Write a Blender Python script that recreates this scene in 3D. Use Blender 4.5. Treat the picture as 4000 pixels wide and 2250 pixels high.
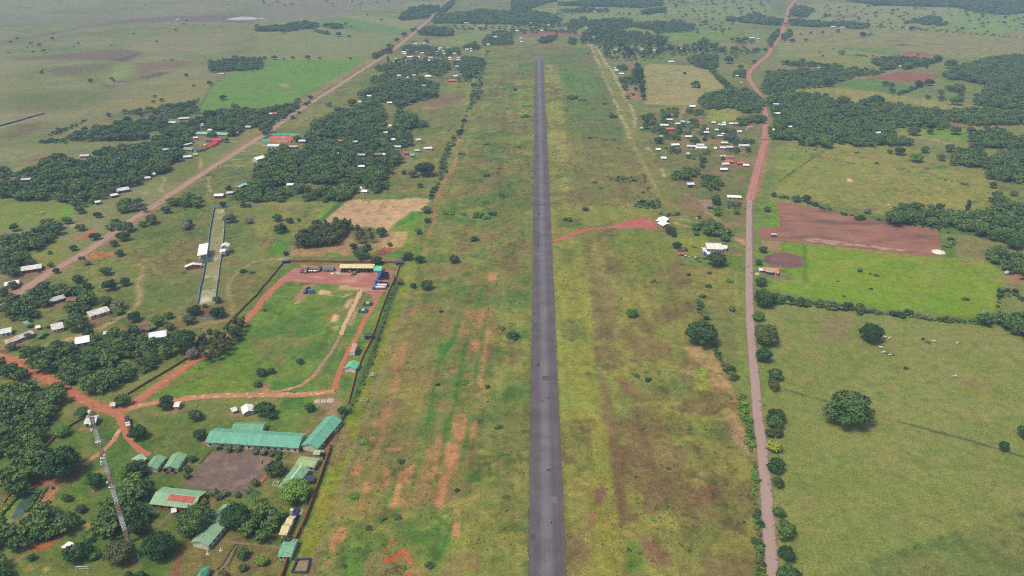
import bpy,math,random
import numpy as np
R=math.radians
for o in list(bpy.data.objects): bpy.data.objects.remove(o)
SC=bpy.context.scene
COL=SC.collection

# ------------------------------------------------------------------ camera, sky, sun, exposure
CAMH,FPX=250.0,2940.0                      # drone height in metres, focal length in photo pixels (4000 wide)
PITCH=math.atan(1425.0/FPX)                # below the horizon
cam_d=bpy.data.cameras.new('camera');cam=bpy.data.objects.new('camera',cam_d);COL.objects.link(cam)
cam.location=(0,0,CAMH);cam.rotation_euler=(R(90)-PITCH,0,0)
cam_d.sensor_width=36;cam_d.lens=36*FPX/4000;cam_d.clip_start=1;cam_d.clip_end=40000
SC.camera=cam
SUN_EL,SUN_AZ=62.0,238.0                   # azimuth clockwise from +Y: behind the camera, to its side
W=bpy.data.worlds.new('World');SC.world=W;W.use_nodes=True
nt=W.node_tree;nt.nodes.clear()
sky=nt.nodes.new('ShaderNodeTexSky');sky.sky_type = 'NISHITA';sky.sun_disc=False
sky.sun_elevation=R(SUN_EL);sky.sun_rotation=R(SUN_AZ);sky.air_density=1.2;sky.dust_density=3.0
bgn=nt.nodes.new('ShaderNodeBackground');bgn.inputs[1].default_value=0.15
won=nt.nodes.new('ShaderNodeOutputWorld')
nt.links.new(sky.outputs[0],bgn.inputs[0]);nt.links.new(bgn.outputs[0],won.inputs[0])
sl=bpy.data.lights.new('sun','SUN');sl.energy=2.6;sl.angle=R(12);sl.color=(1.0,0.955,0.88)
sun=bpy.data.objects.new('sun',sl);COL.objects.link(sun)
sun.rotation_euler=(R(90-SUN_EL),0,R(180-SUN_AZ))
SC.view_settings.view_transform = 'Standard';SC.view_settings.look = 'None'
SC.view_settings.exposure=0.26;SC.view_settings.gamma=1.0;SC.view_settings.use_curve_mapping=False
SC.cycles.max_bounces=4;SC.cycles.diffuse_bounces=2;SC.cycles.glossy_bounces=2
SC.cycles.transparent_max_bounces=4;SC.cycles.volume_bounces=0
SC.cycles.use_denoising=False;SC.cycles.filter_width=1.1

# ------------------------------------------------------------------ survey: photo pixel -> world point
sT,cT=math.sin(PITCH),math.cos(PITCH)
def U(px,py,z=0.0):
    a,b=px-2000.0,py-1125.0
    dz=-b*cT-FPX*sT
    t=(z-CAMH)/dz
    return (a*t,(FPX*cT-b*sT)*t,z)
def PX(x,y,z):                                # world point -> pixels per metre
    return FPX/((y)*cT+(CAMH-z)*sT)
TILES=dict(Z=(0,0,.644),a=(0,0,2.576),b=(1000,0,2.576),c=(2000,0,2.576),d=(3000,0,2.576),
             e=(0,540,2.576),f=(1000,540,2.576),g=(2000,540,2.576),h=(3000,540,2.576),
             i=(0,1080,2.576),j=(1000,1080,2.576),k=(2000,1080,2.576),l=(3000,1080,2.576),
             m=(0,1640,2.376),n=(600,1640,2.376),o=(1200,1640,2.342),p=(2300,1640,2.376),q=(2900,1640,2.342),
             A=(1150,1010,4.996),V=(2450,340,4.025),X=(2500,800,3.814),C=(650,780,3.018),S=(600,420,3.814),N=(1500,140,5.152))
def F(t,x,y):
    X0,Y0,s=TILES[t];return (X0+x/s,Y0+y/s)
def G(t,x,y,z=0.0):
    return U(*F(t,x,y),z)
def pts(s):
    v=[float(q) for q in s.split()];return list(zip(v[::2],v[1::2]))
def GP(t,s,z=0.0):                            # list of ground points
    return [G(t,x,y,z)[:2] for x,y in pts(s)]

# ------------------------------------------------------------------ colours
KA=0.80                                       # seen sRGB -> base colour
def lin(c):
    c=c/255.0
    return c/12.92 if c <= .04045 else ((c+.055)/1.055) ** 2.4
def alb(c,k=None):
    k=KA if k is None else k
    return tuple(min(.9,lin(v)*k*w) for v,w in zip(c,(1.0,.965,.84)))

# ------------------------------------------------------------------ noise for the ground
def _h(ix,iy,seed):
    n=(ix.astype(np.int64)*374761393+iy.astype(np.int64)*668265263+seed*974634777) & 0x7fffffff
    n=((n ^ (n >> 13))*1274126177) & 0x7fffffff
    n=(n ^ (n >> 16)) & 0xffff
    return n/65535.0
def vnoise(x,y,seed):
    ix,iy=np.floor(x),np.floor(y);fx,fy=x-ix,y-iy
    fx=fx*fx*(3-2*fx);fy=fy*fy*(3-2*fy)
    a,b_,c,d=_h(ix,iy,seed),_h(ix+1,iy,seed),_h(ix,iy+1,seed),_h(ix+1,iy+1,seed)
    return (a*(1-fx)+b_*fx)*(1-fy)+(c*(1-fx)+d*fx)*fy
def fbm(x,y,scale,seed=0,octs=4):
    s=0;amp=1;tot=0;f=1.0/scale
    for k in range(octs):
        s=s+amp*vnoise(x*f+17.3*k,y*f-9.1*k,seed+k*7);tot += amp;amp *= .55;f *= 2.1
    return s/tot
def sstep(a,b,v):
    t=np.clip((v-a)/(b-a),0,1);return t*t*(3-2*t)

# ------------------------------------------------------------------ objects
def link(o,parent=None):
    COL.objects.link(o)
    if parent is not None: o.parent=parent
    return o
def tag(o,label=None,cat=None,group=None,kind=None):
    if label: o['label']=label
    if cat: o['category']=cat
    if group: o['group']=group
    if kind: o['kind']=kind
    return o
def empty(name,loc,rz=0.0):
    o=bpy.data.objects.new(name,None);o.empty_display_size=.5
    o.location=loc;o.rotation_euler=(0,0,rz);return link(o)
class MB:
    """collects shapes, then links them as one mesh object"""
    def __init__(s): s.v=[];s.f=[]
    def add(s,vs,fs):
        n=len(s.v);s.v += [tuple(q) for q in vs];s.f += [tuple(i+n for i in q) for q in fs];return s
    def box(s,x0,x1,y0,y1,z0,z1):
        return s.add([(x0,y0,z0),(x1,y0,z0),(x1,y1,z0),(x0,y1,z0),(x0,y0,z1),(x1,y0,z1),(x1,y1,z1),(x0,y1,z1)],
                     [(0,3,2,1),(4,5,6,7),(0,1,5,4),(1,2,6,5),(2,3,7,6),(3,0,4,7)])
    def hexa(s,lo,hi):                         # four lower and four upper corners
        return s.add(list(lo)+list(hi),[(0,3,2,1),(4,5,6,7),(0,1,5,4),(1,2,6,5),(2,3,7,6),(3,0,4,7)])
    def prism(s,prof,a,b,axis='x'):          # profile of (u, z) swept along an axis
        n=len(prof)
        if axis == 'x': vs=[(a,u,z) for u,z in prof]+[(b,u,z) for u,z in prof]
        else: vs=[(u,a,z) for u,z in prof]+[(u,b,z) for u,z in prof]
        fs=[tuple(range(n-1,-1,-1)),tuple(range(n,2*n))]+[(i,(i+1) % n,n+(i+1) % n,n+i) for i in range(n)]
        return s.add(vs,fs)
    def rod(s,p,q,r0,r1=None,n=8):
        r1=r0 if r1 is None else r1
        p=np.array(p,float);q=np.array(q,float);d=q-p;L=np.linalg.norm(d);d /= L
        u=np.cross(d,(0,0,1) if abs(d[2])<.9 else (1,0,0));u /= np.linalg.norm(u);w=np.cross(d,u)
        ring=lambda c,r: [tuple(c+r*(math.cos(t)*u+math.sin(t)*w)) for t in [2*math.pi*k/n for k in range(n)]]
        return s.add(ring(p,r0)+ring(q,r1),[tuple(range(n-1,-1,-1)),tuple(range(n,2*n))]+[(k,(k+1) % n,n+(k+1) % n,n+k) for k in range(n)])
    def lathe(s,prof,n=14,c=(0,0,0)):
        vs=[];fs=[]
        for r,z in prof:
            vs += [(c[0]+r*math.cos(2*math.pi*k/n),c[1]+r*math.sin(2*math.pi*k/n),c[2]+z) for k in range(n)]
        for j in range(len(prof)-1):
            fs += [(j*n+k,j*n+(k+1) % n,(j+1)*n+(k+1) % n,(j+1)*n+k) for k in range(n)]
        fs += [tuple(range(n-1,-1,-1)),tuple(range((len(prof)-1)*n,len(prof)*n))]
        return s.add(vs,fs)
    def mesh(s,name,m):
        me=bpy.data.meshes.new(name);me.from_pydata(s.v,[],s.f);me.update()
        if m: me.materials.append(m)
        return me
    def obj(s,name,m,parent=None):
        return link(bpy.data.objects.new(name,s.mesh(name,m)),parent)
def copy_tree(o,parent=None):
    c=o.copy();COL.objects.link(c)
    if parent is not None: c.parent=parent
    for ch in list(o.children): copy_tree(ch,c)
    return c

# ------------------------------------------------------------------ materials
MATS={}
def newmat(name):
    m=bpy.data.materials.new(name);m.use_nodes=True
    t=m.node_tree;b=t.nodes['Principled BSDF'];b.inputs['Roughness'].default_value=.85
    b.inputs['Specular IOR Level'].default_value=.25
    return m,t,b
def N(t,kind,**kw):
    n=t.nodes.new(kind)
    for k,v in kw.items(): setattr(n,k,v)
    return n
def NZ(t,src,scale,detail):
    n=t.nodes.new('ShaderNodeTexNoise');n.inputs['Scale'].default_value=scale;n.inputs['Detail'].default_value=detail
    t.links.new(src,n.inputs['Vector']);return n
def MR(t,src,a,b,c=0.0,d=1.0):
    n=t.nodes.new('ShaderNodeMapRange')
    for k,v in enumerate((a,b,c,d)): n.inputs[k+1].default_value=v
    t.links.new(src,n.inputs[0]);return n
def noise_mat(name,c1,c2,scale=.5,lo=.35,hi=.65,c3=None,s3=.08,rough=.85,bump=0.0,spec=.25,fine=3.0,finek=.25,k=None,stretch=None):
    """two colours mixed by world-scale noise, an optional third in larger patches, fine grain on top"""
    if name in MATS: return MATS[name]
    m,t,b=newmat(name);L=t.links.new
    co=N(t,'ShaderNodeTexCoord');src=co.outputs['Object']
    if stretch:
        mp=N(t,'ShaderNodeMapping');mp.inputs['Scale'].default_value=stretch;L(src,mp.inputs[0]);src=mp.outputs[0]
    n1=NZ(t,src,scale,5)
    mr=MR(t,n1.outputs[0],lo,hi)
    mx=N(t,'ShaderNodeMix',data_type='RGBA');mx.inputs[6].default_value=(*alb(c1,k),1);mx.inputs[7].default_value=(*alb(c2,k),1);L(mr.outputs[0],mx.inputs[0])
    out=mx.outputs[2]
    if c3:
        n3=NZ(t,src,s3,4)
        m3=MR(t,n3.outputs[0],.52,.66)
        x3=N(t,'ShaderNodeMix',data_type='RGBA');x3.inputs[7].default_value=(*alb(c3,k),1);L(out,x3.inputs[6]);L(m3.outputs[0],x3.inputs[0]);out=x3.outputs[2]
    nf=NZ(t,co.outputs['Object'],fine,3)
    mf=MR(t,nf.outputs[0],.3,.7,1-finek,1+finek)
    vm=N(t,'ShaderNodeVectorMath',operation='SCALE');L(out,vm.inputs[0]);L(mf.outputs[0],vm.inputs['Scale'])
    L(vm.outputs[0],b.inputs['Base Color']);b.inputs['Roughness'].default_value=rough;b.inputs['Specular IOR Level'].default_value=spec
    if bump:
        bp=N(t,'ShaderNodeBump');bp.inputs['Strength'].default_value=1;bp.inputs['Distance'].default_value=bump;L(nf.outputs[0],bp.inputs['Height']);L(bp.outputs[0],b.inputs['Normal'])
    MATS[name]=m;return m
def plain(name,c,rough=.7,spec=.3,metal=0.0,k=None):
    if name in MATS: return MATS[name]
    return noise_mat(name,c,tuple(int(v*.86) for v in c),scale=.9,rough=rough,spec=spec,fine=5,finek=.12,k=k)
def roof_mat(name,c,stain=None,rib=3.2,rough=.55):
    """sheet-metal roof: fine ribs, weather streaks down the slope (local y), stains"""
    if name in MATS: return MATS[name]
    m,t,b=newmat(name);L=t.links.new
    co=N(t,'ShaderNodeTexCoord')
    mp=N(t,'ShaderNodeMapping');mp.inputs['Scale'].default_value=(1.1,.12,.12);L(co.outputs['Object'],mp.inputs[0])
    n1=NZ(t,mp.outputs[0],1.0,4)
    n2=NZ(t,co.outputs['Object'],.35,6)
    st=stain or tuple(int(v*.72) for v in c)
    mr=MR(t,n2.outputs[0],.50,.72,0,.85)
    mx=N(t,'ShaderNodeMix',data_type='RGBA');mx.inputs[6].default_value=(*alb(c,.95),1);mx.inputs[7].default_value=(*alb(st,.92),1);L(mr.outputs[0],mx.inputs[0])
    m2=MR(t,n1.outputs[0],.3,.7,.84,1.08)
    vm=N(t,'ShaderNodeVectorMath',operation='SCALE');L(mx.outputs[2],vm.inputs[0]);L(m2.outputs[0],vm.inputs['Scale'])
    wv=N(t,'ShaderNodeTexWave',wave_type='BANDS',bands_direction='X');wv.inputs['Scale'].default_value=rib;L(co.outputs['Object'],wv.inputs['Vector'])
    bp=N(t,'ShaderNodeBump');bp.inputs['Strength'].default_value=.5;bp.inputs['Distance'].default_value=.06;L(wv.outputs[1],bp.inputs['Height']);L(bp.outputs[0],b.inputs['Normal'])
    L(vm.outputs[0],b.inputs['Base Color']);b.inputs['Roughness'].default_value=rough;b.inputs['Specular IOR Level'].default_value=.35
    MATS[name]=m;return m

# ------------------------------------------------------------------ the ground: one sheet, its grass and soil colours as a vertex attribute
PAINT=[]          # (polygon or line, kind, colour, feather, breakup, width, noise gate, alpha)
def GQ(t,s): k=1 if t == 'Z' else 10;return [G(t,x*k,y*k)[:2] for x,y in pts(s)]   # outlines are noted in tens of pixels
def BL(x,y,r,a,b_): return ' '.join(f'{v / 10:.2f}' for v in (x-r,y,x,y-r*a,x+r,y,x,y+r*b_))
def fld(t,s,c,fe=3.0,brk=0.0,gate=None,al=1.0): PAINT.append((GQ(t,s),'poly',c,fe,brk,0,gate,al))
def ln(t,s,c,w=2.0,fe=1.0,brk=0.4,al=1.0,gate=None): PAINT.append((GQ(t,s),'line',c,fe,brk,w,gate,al))
def gen(t,s,n_scale,lo,hi,c,fe=20,seed=0,al=1.0): PAINT.append((GQ(t,s),'poly',c,fe,0,0,(n_scale,lo,hi,seed),al))

AIR = '1222 113 1492 113 1562 280 1660 530 1700 620 1800 870 1880 1050 1925 1449 1935 1750 600 1750 735 1449 855 1060 1015 690 1070 620 1120 470 1190 290'
PLAIN = '-900 1000 -900 -60 1140 -60 1128 0 985 125 735 270 590 380 420 490 300 590 130 690 0 760'
RIGHT = '1925 1700 1932 1449 1885 900 1880 500 1935 300 1900 190 1985 20 1990 -60 3400 -60 3800 1700'
gen('Z',PLAIN,140,.35,.65,(128,128,88),10,1)
gen('Z',PLAIN,60,.48,.70,(112,118,74),10,2,.8)
gen('Z',PLAIN,260,.52,.66,(132,126,92),10,3,.8)
# marsh bands and drier streaks of the open plain
for s,c,fe,al in [
    ('0 42 25 38 48 33 70 29 98 24 130 19 175 16 230 15 258 16 258 24 220 22 170 22 120 24 90 27 50 36 20 40 0 44',(112,100,88),26,.8),
    ('0 13 60 18 86 16 125 13 170 14 100 20 50 22 0 25',(122,120,98),40,.7),
    ('12 60 35 57 80 53 122 49 146 52 130 60 115 61 60 60',(112,98,76),24,.85),('113 61 125 57 144 53 133 59 125 62',(92,80,64),12,.8),
    ('50 70 70 66 100 64 116 65 108 70 90 73 64 77',(106,100,72),20,.7),('138 64 170 61 198 62 185 68 150 72 142 80 139 78',(120,104,78),18,.8),
    ('143 78 156 74 170 72 169 74 158 77 148 80',(92,86,66),10,.8),('100 83 130 80 128 84 115 85 113 89 99 88',(108,98,80),8,.7),
    ('116 65 133 65 129 76 110 83 104 82 110 76',(124,138,72),14,.8),('128 49 150 48 160 50 145 52',(136,138,84),20,.7),
    ('0 95 70 90 115 88 118 96 90 108 50 113 0 110',(102,110,64),40,.7),('95 108 120 100 200 80 220 76 198 98 170 104 130 110',(132,126,78),20,.7),
    ('0 114 44 114 0 127',(134,128,92),6,.8),('20 125 45 122 43 130 12 140 0 140',(112,98,68),15,.7),
    ('76 123 116 115 116 123 95 126 76 125',(128,118,78),10,.7),('50 133 70 129 68 134 50 137',(120,104,72),10,.7),
    ('110 115 145 113 140 119 112 120',(88,104,66),12,.6),('132 116 142 119 135 122',(126,110,80),6,.6)]:
    fld('a',s,c,fe,.6,None,min(1,al+.2))
fld('b','0 0 150 0 140 6 100 12 56 20 35 20 0 24',(126,122,100),40,.5,None,.7)
fld('b','61 21 82 16 134 26 154 30 144 34 118 33 64 26',(100,128,66),10,.2)
fld('b','134 26 154 30 176 18 190 2 150 2 150 16 143 19 105 15 85 17',(132,138,84),15,.3,None,.8)
fld('b','0 31 60 27 118 34 144 35 115 56 60 59 0 60',(124,130,82),12,.2,None,.8)
fld('Z','497 279 516 245 535 212 560 198 642 152 700 149 928 150 880 178 760 240 705 268 690 288 600 272',(100,134,54),3,.3)
fld('b','24 84 34 85 31 88 25 87',(150,140,110),3,.8);ln('b','28 94 44 92',(140,130,80),5,4)
ln('Z','642 152 700 149 930 150',(150,150,112),1.5,2);ln('Z','497 279 535 212 560 198',(88,98,60),3,2)
# belt between the long road and the airfield
MID = '1128 0 985 125 735 270 590 380 420 490 300 590 130 690 0 760 0 1000 200 1010 520 900 700 660 1015 660 1070 620 1120 470 1190 290 1222 113 1230 0'
gen('Z',MID,70,.35,.65,(118,122,66),6,11);gen('Z',MID,30,.5,.68,(96,112,56),6,12,.8);gen('Z',MID,55,.55,.7,(122,108,70),6,13,.6)
fld('b','164 100 190 93 208 96 206 110 168 111 156 109',(122,108,74),10,.5,(30,.3,.6,5));fld('b','168 107 181 108 181 110 168 110',(158,122,104),4,.5)
fld('b','159 43 228 31 258 33 230 44 190 47',(122,132,76),8,.3);fld('b','200 24 258 23 258 30 198 33',(126,136,82),8,.3)
fld('b','115 88 170 90 160 96 100 96 82 100 50 109 25 129 60 120 90 98',(126,126,70),6,.4,None,.8)
for s,c in [('170 76 156 88 160 86 172 70',(132,138,70)),('223 66 220 78 210 90 214 90 223 79 226 69',(132,138,72)),('214 89 192 93 195 87',(128,128,70)),('125 117 133 117 133 122 124 123',(120,122,70))]:
    fld('b',s,c,4,.4)
for s in ['203 59 208 52 207 51 199 60','217 59 226 59 224 61 217 60','130 70 139 72 130 73','176 61 180 61 179 63 176 62','154 108 160 108 159 109 154 108','126 115 134 116 131 120 125 119','97 97 103 98 98 100']:
    fld('b',s,(165,122,96),3,.7,None,.8)
ln('b','205 52 197 61 196 74',(150,130,100),4,3);ln('b','230 50 227 60 221 74 215 88 211 106',(138,136,84),6,4)
ln('f','118 21 106 19 103 26 94 33 86 40',(112,108,84),9,5);ln('f','16 44 50 46 76 44 90 38',(124,124,76),9,5)
# field of dry stubble, banana strip and scrub pasture before the compound
fld('f','0 63 48 63 86 62 62 86 42 101 37 109 22 123 0 144',(122,124,64),3,.4,(40,.2,.5,4));fld('f','65 65 70 64 68 72 35 98 30 105 20 121 13 123 30 102',(134,130,72),3,.5,None,.8)
fld('f','91 61 140 61 176 60 174 64 154 64 136 63 90 62',(76,122,48),2,.5);fld('f','64 86 38 109 33 118 52 119 90 118 98 110 119 115 128 117 148 109 154 94 134 93 130 95',(158,132,92),3,.3)
fld('f','87 64 90 62 138 62 143 62 156 60 175 61 168 74 156 74 150 80 142 85 137 90 135 94 100 88 64 87',(180,150,118),2,.5)
fld('f','100 90 120 90 125 96 118 108 104 106 95 98',(124,118,70),3,.5);fld('f','133 94 154 94 148 110 134 110 125 109',(174,148,106),2,.5)
fld('f','169 74 172 77 166 88 160 100 154 112 148 115 149 106 154 94 134 93 142 85 151 79 156 74',(112,132,38),2,.5);fld('f','142 85 151 79 156 74 169 74 164 80 146 88 138 92',(80,132,42),2,.6)
fld('f','86 62 91 63 64 87 56 89',(62,112,50),2,.4);fld('f','74 64 80 64 60 86 54 90 56 85',(110,142,46),2,.5)
fld('f','37 110 56 110 98 108 96 117 70 116 46 116 35 119',(156,128,96),3,.5,None,.8);fld('f','69 114 85 116 85 119 70 119',(100,128,56),2,.6)
fld('f','119 114 128 111 141 110 136 115 131 119 124 119',(128,92,70),2,.7);fld('f','131 118 144 112 146 115 142 119 133 120',(84,124,46),2,.6);fld('f','120 114 127 111 142 110 141 112 128 112 122 115',(150,84,55),1.5,.7)
ln('f','0 66 30 66 48 64',(140,132,92),4,3);ln('f','23 122 35 120 70 122',(168,152,128),3,2);fld('f','34 119 141 120 140 124 33 124',(112,112,66),3,.6)
for s in ['19 88 33 90 30 99 18 96','22 103 34 104 30 111 16 120 13 118','0 74 26 74 25 76 0 77','154 123 175 112 172 104 156 112']:
    fld('f',s,(84,128,46),4,.8)
# grounds of the long bull track and the houses in front of it
fld('e','90 114 116 116 118 119 92 121 76 124 80 118',(174,112,76),3,.5);ln('e','116 118 130 120 144 122 154 127 156 132 167 141',(154,132,92),2.2,1.5)
ln('e','125 119 140 126 145 133 140 144',(146,130,88),3,2);ln('i','141 0 138 10 141 17 139 26 135 33 110 47 99 52',(156,138,100),3,2);ln('i','86 58 76 62 65 64',(172,142,102),5,2);ln('i','50 69 40 75 25 80',(160,140,96),4,3)
fld('i','99 52 114 45 115 46 101 54',(176,146,106),2,.5);fld('i','12 80 25 82 29 83 27 89 20 87',(184,150,116),3,.5)
fld('i','84 39 100 42 108 36 117 38 88 49',(122,94,74),2,.3);fld('e','74 98 84 99 85 95 97 92 97 94 89 100 87 103 74 101',(168,104,76),3,.5);fld('e','64 87 76 86 77 89 69 89',(160,146,120),3,.6)
fld('e','28 22 49 17 48 19 29 24',(140,92,74),6,.4);fld('e','40 44 52 45 50 52 44 51',(132,104,84),4,.6);fld('e','169 25 178 25 196 17 196 20 170 30',(140,106,88),4,.5);fld('e','8 142 20 134 48 129 54 132 33 145 6 145',(124,104,88),4,.4);fld('e','42 131 54 130 50 134 41 135',(170,118,84),3,.5)
fld('e','0 60 30 62 90 66 90 69 72 75 62 85 10 90 0 92',(114,128,58),4,.3);fld('e','56 75 72 67 91 68 86 71 70 77 60 78',(98,142,46),4,.4);fld('e','56 101 83 106 83 110 64 126 45 129 27 119',(122,126,64),4,.3)
fld('e','210 102 219 101 220 111 211 111',(186,172,158),3,.9);fld('e','210 118 217 115 220 130 208 132',(190,176,160),3,.9);fld('e','215 76 221 74 223 78 217 80',(176,166,148),3,.6);fld('i','210 17 217 17 216 27 209 27',(160,144,118),3,.9)
fld('e','206 145 214 101 221 75 225 76 224 106 219 145',(142,126,92),2,.4,None,.85);ln('e','211 145 216 100',(142,126,90),1.2,1.5);ln('e','212 100 214 76',(96,116,58),6,3)
ln('C','131 69 105 73 88 82 77 93 72 103 74 115 78 122 77 133 65 143 56 145',(148,132,92),3.4,1.2,.4,.9);ln('i','224 44 205 48 190 51',(140,130,90),4,3)
fld('C','114 47 123 45 118 56 113 62',(142,118,84),4,.7);fld('i','204 29 208 29 208 42 205 43',(160,86,58),1.2,.4);fld('i','202 43 206 40 209 43 206 44',(190,160,120),1.5,.4);fld('i','196 31 213 32 211 44 195 44',(112,92,62),3,.5)
for x,y,r in [(1560,960,90),(1380,1060,70),(1340,1180,60),(1820,1350,60),(1060,1330,120),(1680,940,80),(1540,1100,80)]:
    fld('e',BL(x,y,r,.3,.35),(94,104,52),5,.9,None,.8)
# the walled compound
CMP = 'n','117 145 130 115 140 96 152 62 159 42 166 17'
fld('i','129 119 150 106 190 82 200 64 225 54 258 20 258 118 170 125 130 131',(100,124,46),4,.3);fld('j','0 16 27 6 90 9 108 15 118 25 135 6 140 4 116 64 100 100 90 133 0 145',(100,126,50),3,.3)
gen('j','0 16 27 6 90 9 108 15 118 25 135 6 140 4 116 64 100 100 90 133 0 145',28,.5,.62,(118,116,66),4,21,.75);gen('j','0 16 27 6 90 9 108 15 118 25 90 133 0 145',16,.52,.64,(74,112,46),4,22,.75)
fld('f','33 125 45 128 33 135 20 145 12 145 26 129',(104,122,52),3,.5);fld('f','47 128 86 128 86 133 48 134',(180,130,112),3,.8)
fld('j','85 8 95 8 110 11 109 14 83 13',(178,142,120),2,.8);fld('j','38 23 50 8 60 8 50 22 42 27',(160,124,104),2,.8);fld('j','62 16 70 14 77 16 72 18 65 18',(190,160,130),1.5,.9);fld('j','76 41 79 38 83 40 81 45 76 46',(206,174,142),1.5,.5);fld('j','72 40 77 40 76 43 71 44',(170,92,64),1.5,.8);fld('j','89 31 93 23 97 21 99 24 92 32',(192,160,126),1.5,.9);fld('j','93 48 99 35 104 32 100 40 95 52',(170,150,116),2,.95);fld('j','76 50 84 50 80 56',(168,148,108),2,.95)
ln('A','60 69 80 74 96 74 110 69',(178,154,116),1.2,1,.9);ln('A','48 69 50 63',(196,164,134),1.4,.6,.6);ln('A','52 69 54 63',(196,164,134),1.4,.6,.6);ln('A','76 77 86 72',(178,154,116),1.2,.8,.8);ln('A','2 88 10 82',(190,165,125),1.4,1,.8)
fld('j','62 121 78 118 86 124 85 130 70 134 59 130',(146,118,98),3,.5);fld('j','78 125 83 124 80 145 64 145 72 135',(146,122,102),3,.6);fld('j','57 140 64 136 70 135 69 140 60 142',(124,80,64),2,.4);fld('j','0 115 11 106 18 117 0 119',(150,112,84),3,.7)
ln('j','22 90 33 64 38 50',(112,108,66),5,4,.6,.8);ln('j','60 78 74 56',(84,98,46),3,3,.6);ln('i','165 110 190 104 224 89',(130,104,70),3,2.5,.6,.9)
fld('m','0 0 70 0 166 0 166 70 166 145 6 145 30 125 60 80 50 64 30 64 0 85',(92,112,50),6,.3);fld('n','0 0 164 0 150 62 130 115 117 145 0 145',(90,112,48),6,.3)
gen('m','40 0 166 0 166 145 6 145 30 125 60 80 50 64 60 20',14,.5,.66,(112,118,58),4,31,.7);gen('n','0 0 164 0 150 62 130 115 117 145 0 145',16,.5,.62,(108,114,58),4,32,.6);gen('m','70 0 166 0 166 60 70 60',9,.5,.62,(74,104,42),4,33,.7)
fld('n','33 116 64 111 75 115 64 134 56 145 17 145 21 130',(116,108,66),3,.4);fld('n','76 116 117 119 118 129 120 145 69 145 70 134',(120,110,68),3,.4);fld('n','100 56 118 54 116 66 118 74 130 80 118 90 96 88 93 70',(108,114,58),4,.4)
fld('n','64 112 70 101 124 98 118 106 106 116',(112,104,64),4,.4);fld('n','120 37 133 36 130 43 118 40',(124,116,78),2,.4)
fld('n','17 145 20 122 33 111 44 96 53 84 59 83 57 88 52 96 33 114 26 126 21 145',(132,90,68),2,.3);fld('n','48 80 55 73 59 74 56 79 53 83',(150,110,84),2,.3);fld('m','159 145 166 123 166 145',(128,84,62),2,.3)
fld('m','34 56 47 54 60 56 52 66 48 76 40 86 26 90 30 84 43 66',(158,116,84),2,.5);fld('m','23 60 34 52 47 54 30 64',(120,74,58),3,.4);fld('m','68 44 80 43 74 52 62 60 54 60 60 52',(118,84,66),3,.4);fld('m','25 120 34 116 48 111 60 104 59 106 44 120 30 122',(168,96,66),1.5,.4)
for x,y,r,c in [(820,985,45,(166,122,80)),(940,485,30,(160,130,90)),(270,1380,45,(150,120,74)),(1010,1330,30,(140,120,80)),(1200,1350,90,(116,90,68)),(750,740,60,(128,128,50)),(870,675,50,(128,106,70)),(420,1385,15,(170,140,90))]:
    fld('m',BL(x,y,r,.6,.6),c,2,.9)
fld('m','0 70 13 62 20 64 0 87',(112,100,70),3,.4);ln('m','0 86 12 68',(140,80,62),2.5,1.5);ln('m','0 90 20 66',(126,146,48),5,1)
# soil strips, weeds and grass tones of the airfield
fld('Z',AIR,(114,118,62),3);L_AIR = '1222 113 1345 113 1330 1449 1320 1750 600 1750 735 1449 855 1060 1015 690 1070 620 1120 470 1190 290';R_AIR = '1366 113 1492 113 1562 280 1660 530 1700 620 1800 870 1880 1050 1925 1449 1935 1750 1425 1750 1422 1449'
gen('Z',L_AIR,60,.42,.58,(94,114,54),5,41);gen('Z',L_AIR,34,.50,.62,(128,130,66),5,42,.8);gen('Z',L_AIR,22,.52,.66,(122,106,68),5,43,.8);gen('Z',L_AIR,12,.56,.68,(78,106,46),5,44,.7)
gen('Z',R_AIR,50,.40,.60,(128,124,66),5,45);gen('Z',R_AIR,28,.48,.62,(112,98,62),5,46,.85);gen('Z',R_AIR,18,.50,.62,(134,132,66),5,47,.7);gen('Z',R_AIR,10,.60,.70,(104,112,54),5,48,.6);gen('Z',R_AIR,24,.58,.68,(120,94,70),5,49,.6)
fld('c','32 48 80 48 85 62 94 90 105 110 115 138 116 145 55 145 50 80 47 69 32 60',(94,112,58),6,.4,(40,.15,.45,6),.8);fld('c','48 69 82 69 90 90 86 96 50 94',(92,124,54),8,.5,None,.75);fld('c','80 48 84 62 70 65 69 59 76 56',(116,106,72),10,.6)
fld('c','33 70 47 69 50 90 55 145 36 145',(138,140,72),3,.3,(24,.35,.5,7));fld('c','3 80 23 78 23 145 0 145 0 100',(126,134,66),6,.5,(26,.42,.56,8));fld('c','34 65 41 66 40 68 34 67',(156,136,108),2,.6);fld('c','16 52 38 50 38 53 18 54',(122,112,74),6,.6)
fld('g','56 0 117 0 129 28 140 60 125 65 40 64 61 56',(112,110,64),5,.5,(30,.2,.5,9),.8);fld('g','37 0 56 0 60 30 61 58 39 64',(132,132,70),4,.4,(16,.35,.6,10));fld('g','40 69 90 69 145 69 147 82 130 80 90 88 56 96 40 100',(124,126,62),4,.4);fld('g','50 81 70 81 72 87 60 90 48 90',(92,104,52),4,.8,None,.8)
fld('g','100 98 150 95 165 108 164 125 130 145 115 130 100 115',(112,120,52),6,.5);fld('g','42 108 74 106 76 145 41 145',(126,128,58),4,.4);fld('g','50 112 64 113 60 128 50 126',(104,110,54),4,.8);fld('g','77 100 94 100 96 145 77 145',(132,122,70),3,.4)
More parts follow.
